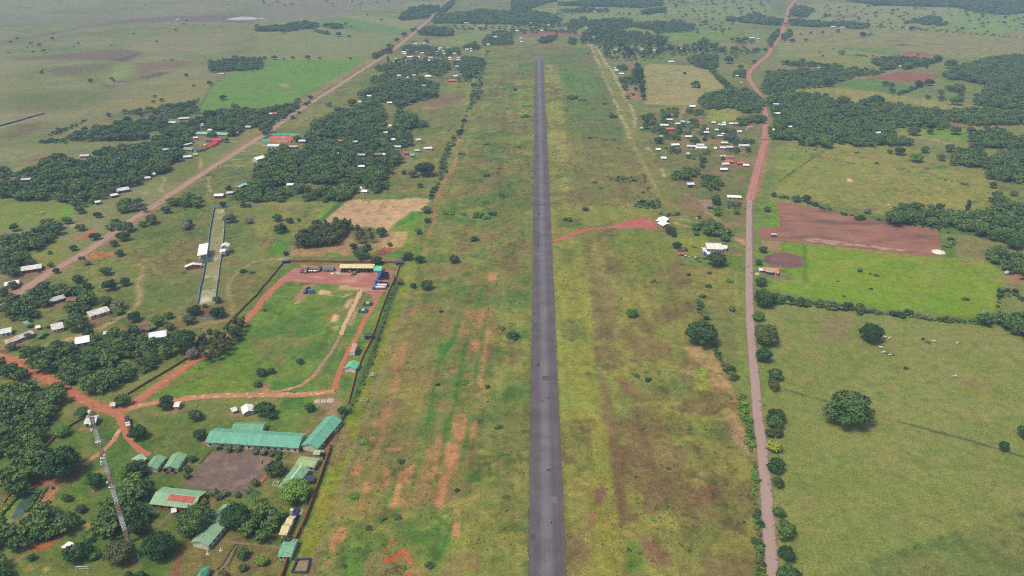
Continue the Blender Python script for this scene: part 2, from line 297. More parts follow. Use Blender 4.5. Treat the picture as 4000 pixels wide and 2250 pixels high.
fld('k','42 0 77 0 80 35 83 76 85 100 90 110 92 145 48 145 44 40',(132,132,60),2,.3);fld('p','1 0 16 0 22 43 26 82 30 115 33 145 6 145',(132,130,58),2,.4,(16,.25,.45,3));fld('k','49 44 73 43 72 62 56 64 50 60',(112,114,60),3,.8)
fld('k','79 0 94 0 100 50 135 76 130 90 105 88 100 100 88 90 83 50',(118,108,70),3,.5,(14,.3,.55,4));fld('k','86 95 92 95 106 145 93 145',(118,104,68),2,.5);fld('p','16 0 23 0 33 60 36 90 30 100 25 70 20 35',(118,96,66),2,.5);fld('p','22 25 56 20 64 48 42 56 30 43',(114,92,64),3,.8,(10,.3,.6,2));fld('k','104 100 120 108 128 117 115 120',(128,94,72),3,.8)
fld('k','168 68 202 69 218 103 228 130 233 145 210 145 220 120 190 105 172 96 185 87 174 74',(164,136,96),3,.6,(9,.35,.55,1));fld('k','185 90 200 93 195 105 200 115 185 113',(136,144,60),3,.8);fld('p','131 0 142 0 153 26 150 33 135 20',(158,130,98),3,.7);fld('p','94 0 115 2 116 16 96 13',(124,130,56),3,.8)
fld('p','45 108 60 112 76 125 74 138 60 134 52 124',(126,98,74),3,.7);fld('p','35 113 46 115 52 138 38 142',(100,118,46),2,.8);fld('p','124 79 140 78 133 88 125 86',(108,118,48),3,.8);fld('p','94 64 123 60 124 74 110 76 95 73',(116,92,66),3,.7);fld('p','5 66 13 59 18 69 12 80 5 77',(128,96,76),2,.5);fld('p','0 87 6 86 7 94 2 96',(150,102,74),2,.7);fld('p','87 101 100 102 97 110 87 108',(108,116,46),3,.8);fld('k','0 56 10 58 9 64 0 64',(84,120,48),2,.8)
SOIL=(182,126,94);GRN=(66,110,42)
for s,al in [('223 31 232 31 231 50 220 51',1),('210 30 220 28 219 39 206 48 210 40',.8),('207 46 218 40 213 60 203 64 203 56',.6),('215 64 227 62 225 78 219 77',.9),('233 50 237 50 235 65 231 64',1),('230 65 234 65 230 86 227 85',.9),('225 90 230 89 228 112 223 110',.9),('148 38 153 38 150 51 146 51',.9),('156 32 160 33 158 45 155 44',.6),('198 90 202 90 201 98 197 97',.8),('199 140 208 137 213 145 198 145',1),('139 106 146 104 142 115 139 113',.9),('170 112 179 90 177 110 172 117',.6),('140 66 158 65 154 80 148 86 144 100 147 105 140 115 132 145 125 145 134 120 130 115 141 100 135 86',.55),('232 0 242 0 242 4 233 4',.9),('196 39 201 38 200 51 196 51',.6),('193 30 196 30 194 38',.6),('222 10 227 9 224 18',.6),('209 90 220 88 220 110 208 112',.45),('236 32 239 33 237 45 233 44',.8)]:
    fld('j',s,SOIL,1.6,.7,'run',al)
fld('f','233 136 242 135 242 140 238 144 240 145 232 140',SOIL,2,.5)
for s,al in [('133 0 145 0 144 19 139 20 132 12',1),('149 6 155 0 153 14 148 17',.9),('129 20 140 22 140 33 137 50 131 50 126 40',1),('120 48 130 48 128 65 123 78 116 78 121 60',1),('108 28 124 12 122 30 118 48 110 58 100 63 104 48',.65),('85 47 98 40 94 59 90 56 82 70 90 74 86 79 76 80 80 64',1),('70 10 76 9 69 20 66 30 62 36 61 33 65 20',.9),('54 15 63 17 60 22',.9),('70 25 87 26 86 28 70 28',.8),('41 50 46 36 50 40 48 52',1),('49 65 53 57 60 59 58 66',1),('60 45 64 47 61 52 59 51',.8),('47 85 53 69 50 86',.9),('70 43 78 47 76 57 65 65 70 52',.6),('21 110 28 99 37 99 36 106 28 115 23 125',.9),('12 138 18 129 24 127 20 134',.9),('134 83 139 81 139 88',.9),('133 95 140 92 139 108 133 106',1),('58 0 74 0 70 9 60 7',.6),('30 85 35 82 36 86',.8),('59 86 69 83 64 90',.6),('98 136 105 136 102 142 96 140',.7),('119 78 126 78 122 86 120 88',.5)]:
    fld('o',s,SOIL,1.3,.8,'run',al)
fld('o','69 127 80 122 90 118 94 119 90 124 83 125 80 130 70 131',(170,86,58),.8,.5);fld('o','88 126 96 125 97 132 96 136 93 131',(180,100,62),.8,.5);fld('o','76 109 81 112 80 115 77 114',(170,92,62),.7,.6);fld('o','69 117 72 119 69 120',(176,96,60),.7,.6);fld('o','90 140 96 140 96 143 89 143',(166,90,62),.7,.6)
fld('o','48 90 80 83 110 78 120 85 132 90 130 105 124 125 120 142 100 138 90 110 70 100 55 100',(86,112,48),5,.7,(8,.3,.55,1));fld('o','30 130 52 100 56 118 50 143 30 143',(90,118,46),3,.8)
fld('j','145 30 200 25 240 8 242 60 236 100 226 145 115 145 135 75',(142,114,76),6,.5,'run',.35);fld('o','45 0 156 0 145 40 130 80 80 90 40 90 20 85',(144,112,76),5,.5,'run',.35);fld('j','180 10 236 8 232 60 222 145 170 145 185 60',(88,118,48),6,.5,(7,.46,.58,4),.6)
for t,s in [('o','106 0 113 0 108 26 103 45 96 65 96 60 103 30'),('o','125 0 132 0 130 18 124 20'),('j','223 13 229 9 227 26 221 31'),('j','208 70 215 64 209 85 206 105 200 130 196 145 193 145 199 125 204 100'),('j','183 70 199 64 196 72 185 90 180 108 179 125 180 145 170 145 175 125 180 100'),('j','201 48 206 43 202 62 195 72'),('o','124 110 132 95 131 108 122 129 116 130'),('o','80 45 82 56 78 70 70 82 70 78 78 60'),('o','144 18 148 2 149 10 145 30 140 48 138 47'),('j','229 44 233 34 229 64 224 90 220 110 221 90'),('o','37 70 46 65 44 74 38 76'),('o','145 48 156 46 158 56 148 59'),('o','2 108 20 96 27 93 25 98 11 106')]:
    fld(t,s,GRN,1.8,.7,'run',1)
fld('o','35 0 50 0 43 30 33 57 21 91 9 122 2 143 -14 170 -32 170 -4 110 2 85 15 50',(126,132,46),1.5,.2);fld('j','142 6 155 13 152 20 147 42 140 56 135 70 128 90 120 110 110 145 90 145 99 118 107 95 123 62 129 48',(122,130,48),2,.25);fld('f','149 127 164 125 160 145 143 145',(116,130,52),3,.4)
ln('j','154 15 147 42 140 54 134 72 127 93 119 115 109 145',(132,120,88),2.2,1.2);ln('o','50 0 43 25 33 54 22 90 10 122 2 143',(132,120,88),1.6,1.0)
fld('o','-6 143 1 127 10 123 8 143',(128,106,82),1.5,.5,None,.8)
ln('j','142 7 133 33 123 60 109 92 97 124 93 134',(80,112,50),5,2);ln('o','33 1 25 22 14 49 5 74 -2 95',(84,112,48),4,2)
# strip with foot tracks between the airfield and the settlement
fld('c','79 45 86 45 97 65 110 88 120 108 133 145 117 145 109 115 98 88 88 64',(124,124,68),3,.4);fld('g','116 0 134 0 156 45 164 52 200 79 192 83 162 73 148 69',(120,120,64),3,.4)
ln('c','79 45 83 56 90 70 92 77 98 88 101 97 106 106 108 113 111 120 116 130 119 139 122 144',(176,160,128),2.6,1.5,.5);ln('g','120 0 124 10 131 22 137 34 142 45 147 54 148 58',(150,132,96),3.2,1.5,.5)
ln('c','86 47 90 57 96 66 101 72 106 82 111 91 114 98',(182,170,142),2.6,1.5,.5);ln('c','114 98 118 104 122 113 124 120 123 128',(180,168,142),2.6,1.6,.5,.8);ln('g','137 9 142 16 148 23 150 31 154 40 160 48 164 52',(178,164,130),1.8,1,.5);ln('g','164 52 178 62 195 74 205 80 213 86 220 92 225 96',(158,138,98),3,2,.6)
ln('g','194 75 198 84',(180,142,104),2,1,.5);ln('g','219 96 234 106',(172,134,110),4.5,1.5,.4);fld('g','219 93 230 95 234 99 234 107 226 103',(174,128,98),2,.6);ln('g','160 80 173 82 190 85',(164,142,102),2.4,1.2,.5);ln('g','166 86 180 90',(176,130,92),3,1.5,.6);ln('g','215 116 233 118',(172,116,84),1.6,.8,.4);fld('g','219 120 224 121 224 126 221 125',(128,104,84),2,.5)
ln('g','130 34 134 46 140 61',(140,104,78),2.6,1.8,.3,.8);ln('b','226 79 224 82 228 88 231 94',(166,122,94),3,2,.4);ln('b','213 109 212 117 208 130 205 145',(160,122,92),3,2,.4);ln('f','205 0 203 16 197 33 190 44 184 54 180 66',(160,118,88),3.2,1.5,.4);ln('f','180 70 178 87 172 100',(164,118,86),3,1.2,.5);ln('f','169 107 171 113',(164,118,86),2,1,.5)
# settlement by the red road
VIL = '1610 290 1790 260 1890 280 1930 300 1890 500 1870 600 1740 580 1660 450'
gen('Z',VIL,30,.35,.6,(104,112,62),4,51);gen('Z',VIL,18,.54,.66,(134,108,84),4,52,.8)
fld('V','129 34 176 34 179 42 174 53 126 53',(138,142,64),3,.2);fld('c','130 67 138 64 182 66 199 67 208 77 216 85 217 87 195 94 185 99 187 106 134 105 134 90',(146,140,94),4,.2);fld('c','131 90 188 96 186 105 135 105',(152,140,94),8,.3);fld('c','112 87 130 89 131 101 120 101',(152,114,90),5,.7);fld('c','133 56 173 56 174 60 162 61 134 60',(108,122,68),6,.5);fld('c','99 61 128 61 129 64 100 64',(128,120,90),6,.3);fld('c','115 66 138 65 133 69 118 69',(138,108,92),5,.5);ln('c','204 69 170 70 132 78',(98,98,62),4,3,.3,.6)
for s in ['79 35 88 35 86 40 78 41','28 56 41 57 40 61 30 60','82 76 91 77 90 80 84 80','124 84 147 84 147 89 123 88','64 102 88 99 88 106 70 105','137 106 147 107 144 112 139 111','172 101 188 101 185 105 174 105','188 68 210 69 205 72 190 70','90 113 104 113 102 116','104 64 110 64 105 66','42 37 54 39 52 40 43 40']:
    fld('V',s,(148,112,92),2.5,.7,None,.85)
ln('V','92 31 87 40 83 48',(160,140,108),3,2);ln('V','176 57 218 57',(170,140,118),3,2);fld('g','188 62 201 62 201 69 196 72 190 66',(158,128,108),2,.7);fld('X','53 45 100 47 98 56 94 72 64 83 50 56',(120,132,52),3,.4);fld('X','64 80 129 76 154 76 154 96 80 90',(100,120,48),4,.4);fld('X','70 95 154 95 154 145 86 145',(128,126,62),4,.4);ln('X','142 101 142 118 144 134',(150,144,86),1.2,1,.4)
gen('c','0 0 258 0 258 42 150 33 0 30',120,.4,.6,(118,130,78),20,61);fld('c','46 11 80 6 140 13 150 11 160 6 258 4 258 15 210 20 170 17 140 17 90 18 50 17',(122,134,78),20,.3);fld('c','150 34 180 31 210 30 225 34 215 38 190 40 175 43 156 39',(112,136,58),8,.3);fld('c','8 10 46 8 50 12 20 11',(132,138,78),10,.3);fld('c','9 34 35 32 69 32 69 35 33 36 12 36',(150,98,88),5,.4);fld('c','66 24 96 24 96 27 70 27',(152,112,98),8,.6);fld('c','0 38 30 37 28 44 0 45',(132,122,86),6,.5);ln('c','70 32 76 38 79 45',(170,152,128),5,3);ln('c','0 47 60 46 86 46',(150,142,104),4,3,.4,.8);fld('c','208 44 250 41 250 48 208 48',(132,122,84),10,.5);fld('c','209 62 240 64 234 69 210 69',(124,122,78),6,.5);fld('c','125 32 146 29 147 33 130 34',(126,140,66),6,.4)
# pastures and fields beyond the road
gen('Z',RIGHT,90,.4,.62,(122,126,72),4,71);gen('Z',RIGHT,40,.52,.68,(112,122,64),4,72,.6)
fld('d','10 27 100 27 258 36 258 56 230 59 170 56 120 48 66 48 10 44',(134,130,84),12,.3,None,.9);fld('d','27 16 70 27 130 29 258 35 258 10 190 7 60 3 30 5',(132,138,86),12,.3,None,.9);fld('d','166 28 180 24 190 11 258 11 258 29 230 34',(118,138,70),10,.3);fld('d','63 14 70 14 93 16 90 18 66 18',(132,108,90),6,.4);fld('d','64 48 134 50 128 57 90 54',(102,126,66),5,.3);fld('d','10 44 64 48 134 57 103 60 115 66 90 68 45 62 10 59',(128,132,74),5,.3);fld('d','130 45 140 44 144 46 133 46',(96,78,58),4,.5);fld('d','135 52 150 51 172 56 145 58 133 57',(150,104,88),4,.4);fld('d','230 34 258 29 258 37',(132,122,86),10,.4)
fld('d','14 92 56 84 64 88 129 95 258 111 258 113 195 113 150 105 115 100 86 104 62 99 30 93',(134,134,74),5,.3);fld('d','65 85 82 80 112 80 147 85 128 95',(92,122,58),3,.3);fld('d','102 78 134 72 148 72 172 75 156 83 129 82',(140,92,80),3,.3);fld('d','70 80 100 74 118 71 125 72 101 78 82 81',(130,128,76),3,.3);fld('d','130 70 156 64 178 60 200 64 174 75 148 72',(118,124,72),4,.3);fld('d','133 95 156 86 208 93 211 96 205 104',(112,122,70),4,.3);fld('d','106 122 128 124 240 134 210 145 146 136 124 132 106 128',(110,134,52),4,.4);fld('d','165 122 242 125 242 128 185 126',(140,110,92),4,.5);ln('d','119 134 130 133 170 141 186 145',(160,140,108),4,2.5);ln('h','160 0 175 4 197 8',(160,142,112),3.5,2);fld('d','33 66 60 66 60 69 38 68',(150,116,98),4,.6);fld('d','0 63 38 65 30 70 0 72',(126,116,78),5,.5);ln('d','129 94 156 86 176 74',(94,104,62),4,3);ln('d','119 72 131 70',(160,146,110),4,3)
fld('h','6 54 13 6 62 3 80 1 140 9 190 23 223 30 228 48 227 64 200 74 175 69 124 70 115 76 50 63',(132,132,66),3,.3);fld('h','3 56 13 6 64 8 40 22 11 44',(122,132,62),3,.3);fld('h','65 9 120 17 180 28 160 42 125 36 50 19',(138,130,74),6,.6,(20,.35,.55,2));ln('h','62 9 43 21 25 34 11 44',(92,100,56),1.5,1.5,.6);ln('h','50 18 90 26 130 35 164 39 225 49',(98,104,54),1.5,1.2,.8)
for x,y,r in [(760,140,50),(900,145,40),(1090,255,45),(1340,310,60),(1410,335,40),(1600,300,50),(1740,290,70),(1540,345,40),(2060,645,70),(1650,550,40),(245,210,30),(1840,510,50),(1600,420,40)]:
    fld('h',BL(x,y,r,.3,.35),(88,116,52),2.5,.8)
fld('h','80 40 83 40 85 42 87 44 83 44 80 44',(208,182,158),1,.3);fld('h','80 40 84 39 86 42 86 44 84 41',(150,110,80),1,.4);fld('h','0 62 9 64 12 80 12 89 0 89',(104,138,36),2,.4);fld('h','50 65 125 83 170 94 174 108 188 104 190 120 175 119 174 95 115 84',(84,118,46),3,.5);fld('h','189 98 258 108 258 118 235 115 224 120 220 125 190 117',(122,120,74),3,.3);fld('h','174 85 207 93 220 100 195 98 176 97',(84,112,50),3,.5)
fld('h','13 105 38 106 100 114 158 119 190 121 233 127 240 145 40 145 13 131 36 129 37 120 13 113',(112,140,34),3,.3);fld('l','-6 6 40 6 233 0 236 9 234 35 210 41 150 35 110 32 90 27 42 22 -6 10',(114,140,34),3,.3);gen('l','-6 0 240 0 234 35 150 35 42 22 -6 10',20,.5,.65,(126,140,48),3,73,.8);gen('h','38 106 190 121 233 127 240 145 40 145',20,.5,.65,(128,142,50),3,74,.8)
ln('h','40 108 100 115 160 122 200 127 225 135 248 144',(126,128,56),3,1.5,.5);ln('h','100 113 160 120 220 130 244 139 256 140',(150,118,80),2,1,.6);fld('h','237 137 258 137 258 145 244 145',(150,112,82),2,.5);ln('l','258 9 240 6 220 1',(150,124,82),2.5,1.5);ln('l','16 4 34 6 38 3 36 0',(150,140,88),1.5,1);ln('h','37 108 37 145',(92,118,42),2.5,1.5)
LOW = '-6 24 40 28 90 34 150 38 213 47 240 50 258 60 290 70 290 220 0 320 -6 145'
fld('l',LOW,(126,132,74),2,.15);gen('l',LOW,30,.42,.62,(118,127,66),3,81,.8);gen('l',LOW,14,.52,.66,(134,129,78),3,82,.6);gen('l',LOW,6,.58,.70,(100,118,54),3,83,.6);gen('l','20 115 258 145 290 220 0 320 -6 115',40,.40,.62,(120,128,66),8,84,.45)
fld('l','56 42 82 42 78 64 64 64 50 60',(128,120,84),5,.7);fld('l','190 105 220 108 205 112',(130,112,84),4,.6);fld('l','195 112 211 114 202 118 195 115',(114,124,46),3,.5);fld('l','93 118 100 120 103 130 100 131',(148,136,122),2,.4);fld('l','56 140 62 134 106 136 100 145 60 145',(92,106,52),4,.5)  # last patch paints the shade under the huge round tree into the ground
ln('l','18 114 35 119 60 126 66 128',(86,102,54),1.6,1,.6);ln('q','142 1 170 9 205 18 240 29 258 34',(84,102,52),1.8,1,.6)
fld('q','217 83 224 83 223 87 219 87',(138,120,84),2,.5);fld('q','60 74 69 74 64 80',(138,122,82),2,.6);fld('q','133 49 148 49 149 57 140 56',(126,118,76),3,.7)
fld('l',LOW,None,3,0,None,.32);fld('h','13 104 38 106 100 114 158 119 190 121 233 127 240 145 40 145',None,3,0,None,.55);fld('l','-6 6 40 6 233 0 236 9 234 35 210 41 150 35 42 22',None,3,0,None,.55);fld('Z',PLAIN,None,10,0,None,.6)
for t,l_,w in [('S','70 74 71 83 69 90 73 97',2.2),('e','162 37 166 42 161 51 165 56 170 57',1.8),('e','134 53 142 54 150 56',2.0),('S','112 50 130 51 144 51',3),('S','95 88 110 86 132 87',2.2),('S','128 66 142 65 157 62',2.4),('S','110 78 130 77 148 75',2.0),('S','82 103 82 115 85 126',2.2),('S','166 58 164 55 157 53 147 52',4),('S','138 36 139 39 141 42',2),('b','16 120 25 109 40 103',2.2)]: ln(t,l_,(170,150,116),w,1.4,.4,.85)
fld('S','142 80 158 78 154 83 146 82',(160,128,94),2,.8);fld('S','120 112 136 107 130 114 122 117',(132,108,92),2,.6)
# verges
ln('k','232 0 233 60 237 110 239 145',(120,128,60),8,4,.3,.6);ln('k','244 0 245 60 252 130',(104,126,44),8,3,.3,.7);ln('Z','0 745 140 683 300 585 590 378 750 262 900 170 1000 108 1128 5',(146,122,90),14,4,.5,.7);ln('g','242 56 249 33 255 0',(160,116,92),11,3,.5,.8);ln('h','-5 145 -6 60',(108,130,50),14,4,.4,.8)
ln('i','0 82 20 89 43 101 64 112 90 127 110 134 126 133 145 121 170 102 201 82',(166,112,84),8,2.5,.6,.8)

def paint_ground(x,y):
    n=len(x)
    base=np.empty((n,3),np.float32)
    a,b_=np.array(lin3((120,124,70))),np.array(lin3((108,116,62)))
    w=sstep(.38,.62,fbm(x,y,80,99))[:,None]
    base[:]=a*(1-w)+b_*w
    nz1=fbm(x,y,5.0,301,3)-.5;nz2=fbm(x,y,22.0,302,3)-.5
    rough=np.ones(n,np.float32)
    for P,kind,c,fe,brk,wd,gate,al in PAINT:
        P=np.array(P);pad=fe*2+wd+4
        sel=np.nonzero((x>P[:,0].min()-pad) & (x<P[:,0].max()+pad) & (y>P[:,1].min()-pad) & (y<P[:,1].max()+pad))[0]
        if not len(sel): continue
        px,py=x[sel],y[sel];d2=np.full(len(sel),1e18);ins=np.zeros(len(sel),bool)
        m=len(P);segs=range(m) if kind == 'poly' else range(m-1)
        for k in segs:
            (ax,ay),(bx,by)=P[k],P[(k+1) % m];ex,ey=bx-ax,by-ay;l2=ex*ex+ey*ey+1e-9
            t=np.clip(((px-ax)*ex+(py-ay)*ey)/l2,0,1)
            d2=np.minimum(d2,(px-ax-t*ex) ** 2+(py-ay-t*ey) ** 2)
            if kind == 'poly':
                cr=(ay>py) != (by>py)
                if abs(by-ay)>1e-9: ins ^= cr & (px<(bx-ax)*(py-ay)/(by-ay)+ax)
        d=np.sqrt(d2);sd=np.where(ins,d,-d) if kind == 'poly' else wd/2-d
        far=np.clip(np.sqrt(px*px+py*py)/500,.7,4)
        ext=min(P[:,0].max()-P[:,0].min(),P[:,1].max()-P[:,1].min()) if kind == 'poly' else 60
        sd=sd+brk*min(1,max(.12,ext/40))*(nz1[sel]*7*np.minimum(far,2)+nz2[sel]*12*np.minimum(fe/3,2.5)*(kind == 'poly'))
        k_=sstep(-fe,fe,sd)*(1 if c is None else al)
        if gate == 'run':
            k_=k_*(.5+.5*sstep(.32,.48,fbm(px,py/9,2.6,611,3)))
        elif gate:
            g=fbm(px,py,gate[0],500+(gate[3] if len(gate)>3 else 0)*13)
            k_=k_*sstep(gate[1],gate[2],g)
        if c is None: rough[sel]=rough[sel]*(1-k_)+al*k_;continue
        k_=k_[:,None]
        base[sel]=base[sel]*(1-k_)+np.array(lin3(c),np.float32)*k_
    # clump-scale variation of the grass itself: brightness, and drier or greener patches
    v=1+.50*(fbm(x,y,2.6,401,3)-.5)+.42*(fbm(x,y,8.0,402,4)-.5)+.20*(fbm(x,y,40,403,3)-.5)
    tf=sstep(.58,.72,fbm(x,y,4.6,405,3))*sstep(.42,.60,fbm(x,y,34,406,3));v=v*(1-.30*tf)
    v=v+(.34*(fbm(x,y/14,3.4,409,3)-.5)+.24*(fbm(x,y/30,8,410,2)-.5))*((np.abs(x)<130) & (y<1600))      # mowing and seeding runs along the airfield
    hue=(fbm(x,y,14,407,4)-.5)*.55+(fbm(x,y,70,408,3)-.5)*.30
    green=np.clip((base[:,1]/(base[:,0]+1e-4)-.86)/.2,0,1)          # only where grass grows
    hue=hue*rough;base[:,0] *= (1+hue*green);base[:,2] *= (1+.5*hue*green)
    base *= (1+(v-1)*rough)[:,None].astype(np.float32)
    return np.clip(base*(KA*np.array([1.0,.955,.74],np.float32)),0,.9)
def lin3(c): return tuple(lin(v) for v in c)

def build_ground():
    bands=[(110,430,.75,380),(430,900,1.7,760),(900,1750,4.0,1500),(1750,4200,10.0,3600),(4200,20000,400,16000)]
    X=[];Y=[];Fc=[];n0=0
    for y0,y1,s,hw in bands:
        nx=int(2*hw/s)+1;ny=int(round((y1-y0)/s))+1
        gx,gy=np.meshgrid(np.linspace(-hw,hw,nx),np.linspace(y0,y1,ny))
        X.append(gx.ravel());Y.append(gy.ravel())
        idx=np.arange(nx*ny).reshape(ny,nx)+n0
        Fc.append(np.stack([idx[:-1,:-1],idx[:-1,1:],idx[1:,1:],idx[1:,:-1]],-1).reshape(-1,4));n0 += nx*ny
    # plain surroundings beside and behind
    for (xa,xb,ya,yb) in [(-16000,-380,-6000,430),(380,16000,-6000,430),(-380,380,-6000,110),(-16000,-760,430,900),(760,16000,430,900),(-16000,-1500,900,1750),(1500,16000,900,1750),(-16000,-3600,1750,4200),(3600,16000,1750,4200)]:
        X.append(np.array([xa,xb,xb,xa],float));Y.append(np.array([ya,ya,yb,yb],float));Fc.append(np.array([[n0,n0+1,n0+2,n0+3]]));n0 += 4
    X=np.concatenate(X);Y=np.concatenate(Y);Fc=np.concatenate(Fc)
    me=bpy.data.meshes.new('ground');me.vertices.add(len(X));me.loops.add(Fc.size);me.polygons.add(len(Fc))
    co=np.zeros((len(X),3),np.float32);co[:,0]=X;co[:,1]=Y
    me.vertices.foreach_set('co',co.ravel());me.loops.foreach_set('vertex_index',Fc.ravel().astype(np.int32))
    me.polygons.foreach_set('loop_start',np.arange(0,Fc.size,4,dtype=np.int32));me.update(calc_edges=True)
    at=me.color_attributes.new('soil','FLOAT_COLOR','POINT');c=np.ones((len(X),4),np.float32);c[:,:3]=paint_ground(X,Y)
    at.data.foreach_set('color',c.ravel())
    m,t,b=newmat('ground_cover');L=t.links.new
    a=N(t,'ShaderNodeAttribute',attribute_name='soil');co=N(t,'ShaderNodeTexCoord')
    n1=N(t,'ShaderNodeTexNoise');n1.inputs['Scale'].default_value=.9;n1.inputs['Detail'].default_value=4;n1.inputs['Roughness'].default_value=.65;L(co.outputs['Object'],n1.inputs['Vector'])
    mr=MR(t,n1.outputs[0],.3,.7,.60,1.34)
    n2=NZ(t,co.outputs['Object'],.22,5)
    m2=MR(t,n2.outputs[0],.3,.7,.86,1.14)
    mm=N(t,'ShaderNodeMath',operation='MULTIPLY');L(mr.outputs[0],mm.inputs[0]);L(m2.outputs[0],mm.inputs[1])
    vm=N(t,'ShaderNodeVectorMath',operation='SCALE');L(a.outputs['Color'],vm.inputs[0]);L(mm.outputs[0],vm.inputs['Scale'])
    L(vm.outputs[0],b.inputs['Base Color']);b.inputs['Roughness'].default_value=.95;b.inputs['Specular IOR Level'].default_value=.1
    bp=N(t,'ShaderNodeBump');bp.inputs['Strength'].default_value=.7;bp.inputs['Distance'].default_value=.35;L(n1.outputs[0],bp.inputs['Height']);L(bp.outputs[0],b.inputs['Normal'])
    me.materials.append(m)
    return tag(link(bpy.data.objects.new('ground',me)),kind='structure')

# ------------------------------------------------------------------ runway, roads, bare fields: sheets a few centimetres above the ground
rnd=random.Random(5)
def dens(P,step,closed=False):
    out=[];n=len(P)
    for k in range(n if closed else n-1):
        a,b_=P[k],P[(k+1) % n];L=math.dist(a,b_);m=max(1,int(L/step))
        out += [(a[0]+(b_[0]-a[0])*j/m,a[1]+(b_[1]-a[1])*j/m) for j in range(m)]
    if not closed: out.append(P[-1])
    return out
def smooth(P,it=2):
    for _ in range(it):
        Q=[P[0]]
        for a,b_ in zip(P,P[1:]): Q += [(a[0]*.75+b_[0]*.25,a[1]*.75+b_[1]*.25),(a[0]*.25+b_[0]*.75,a[1]*.25+b_[1]*.75)]
        P=Q+[P[-1]]
    return P
def strip(name,P,w,z,m,step=3.0,jit=.3,widths=None,sm=2,seed=1,cross=8):
    """a road along a line, uv = (across -1..1, metres along), ragged edges"""
    if sm: P=smooth(P,sm)
    P=dens(P,step);n=len(P);rr=random.Random(seed)
    S=[0]
    for a,b_ in zip(P,P[1:]): S.append(S[-1]+math.dist(a,b_))
    vs=[];uv=[]
    for k in range(n):
        a=P[max(0,k-1)];c=P[min(n-1,k+1)];dx,dy=c[0]-a[0],c[1]-a[1];l=math.hypot(dx,dy)+1e-9
        nx,ny=dy/l,-dx/l
        ww=w if widths is None else np.interp(S[k]/S[-1],widths[0],widths[1])
        jl=[rr.gauss(0,jit),rr.gauss(0,jit)]
        for q in range(cross+1):
            u=-1+2*q/cross;off=u*ww/2+(jl[0] if q==0 else jl[1] if q==cross else 0)
            vs.append((P[k][0]+nx*off,P[k][1]+ny*off,z));uv.append((u,S[k]))
    c1=cross+1
    fs=[(k*c1+q,k*c1+q+1,(k+1)*c1+q+1,(k+1)*c1+q) for k in range(n-1) for q in range(cross)]
    me=bpy.data.meshes.new(name);me.from_pydata(vs,[],fs);L=me.uv_layers.new(name='UVMap')
    flat=np.array([uv[i] for f in fs for i in f],np.float32);L.data.foreach_set('uv',flat.ravel())
    me.materials.append(m);me.update()
    return tag(link(bpy.data.objects.new(name,me)),kind='structure')
def sheet(name,P,z,m,jit=.4,step=2.5,seed=3,kind='structure'):
    rr=random.Random(seed);Q=[(x+rr.gauss(0,jit),y+rr.gauss(0,jit)) for x,y in dens(P,step,True)]
    me=bpy.data.meshes.new(name);me.from_pydata([(x,y,z) for x,y in Q],[],[tuple(range(len(Q)))])
    me.materials.append(m);me.update()
    if me.polygons[0].normal.z<0: me.flip_normals()
    return tag(link(bpy.data.objects.new(name,me)),kind=kind)

def runway_mat():
    m,t,b=newmat('asphalt');L=t.links.new
    uv=N(t,'ShaderNodeUVMap');sp=N(t,'ShaderNodeSeparateXYZ');L(uv.outputs[0],sp.inputs[0])
    co=N(t,'ShaderNodeTexCoord')
    mp=N(t,'ShaderNodeMapping');mp.inputs['Scale'].default_value=(9,.012,1);L(uv.outputs[0],mp.inputs[0])
    n1=NZ(t,mp.outputs[0],1.0,5)
    # worn lighter middle band
    ab=N(t,'ShaderNodeMath',operation='ABSOLUTE');sh=N(t,'ShaderNodeMath',operation='SUBTRACT');sh.inputs[1].default_value=.0;L(sp.outputs[0],sh.inputs[0]);L(sh.outputs[0],ab.inputs[0])
    ad=N(t,'ShaderNodeMath',operation='MULTIPLY_ADD');ad.inputs[1].default_value=.35;ad.inputs[2].default_value=-.17;L(n1.outputs[0],ad.inputs[0])
    a2=N(t,'ShaderNodeMath',operation='ADD');L(ab.outputs[0],a2.inputs[0]);L(ad.outputs[0],a2.inputs[1])
    mr=MR(t,a2.outputs[0],.12,.46)
    mx=N(t,'ShaderNodeMix',data_type='RGBA');mx.inputs[6].default_value=(*alb((110,106,112)),1);mx.inputs[7].default_value=(*alb((94,84,90)),1);L(mr.outputs[0],mx.inputs[0])
    ed=MR(t,ab.outputs[0],.93,.985,0,.75)
    x2=N(t,'ShaderNodeMix',data_type='RGBA');x2.inputs[7].default_value=(*alb((84,66,74)),1);L(mx.outputs[2],x2.inputs[6]);L(ed.outputs[0],x2.inputs[0])
    n2=NZ(t,co.outputs['Object'],.07,6)
    m2=MR(t,n2.outputs[0],.32,.68,.80,1.18)
    m3=MR(t,n1.outputs[0],.3,.7,.86,1.14)
    n4=NZ(t,co.outputs['Object'],2.2,3)
    m4=MR(t,n4.outputs[0],.3,.7,.82,1.2)
    q=N(t,'ShaderNodeMath',operation='MULTIPLY');L(m2.outputs[0],q.inputs[0]);L(m3.outputs[0],q.inputs[1])
    q2=N(t,'ShaderNodeMath',operation='MULTIPLY');L(q.outputs[0],q2.inputs[0]);L(m4.outputs[0],q2.inputs[1])
    vm=N(t,'ShaderNodeVectorMath',operation='SCALE');L(x2.outputs[2],vm.inputs[0]);L(q2.outputs[0],vm.inputs['Scale']);L(vm.outputs[0],b.inputs['Base Color'])
    b.inputs['Roughness'].default_value=.9
    return m
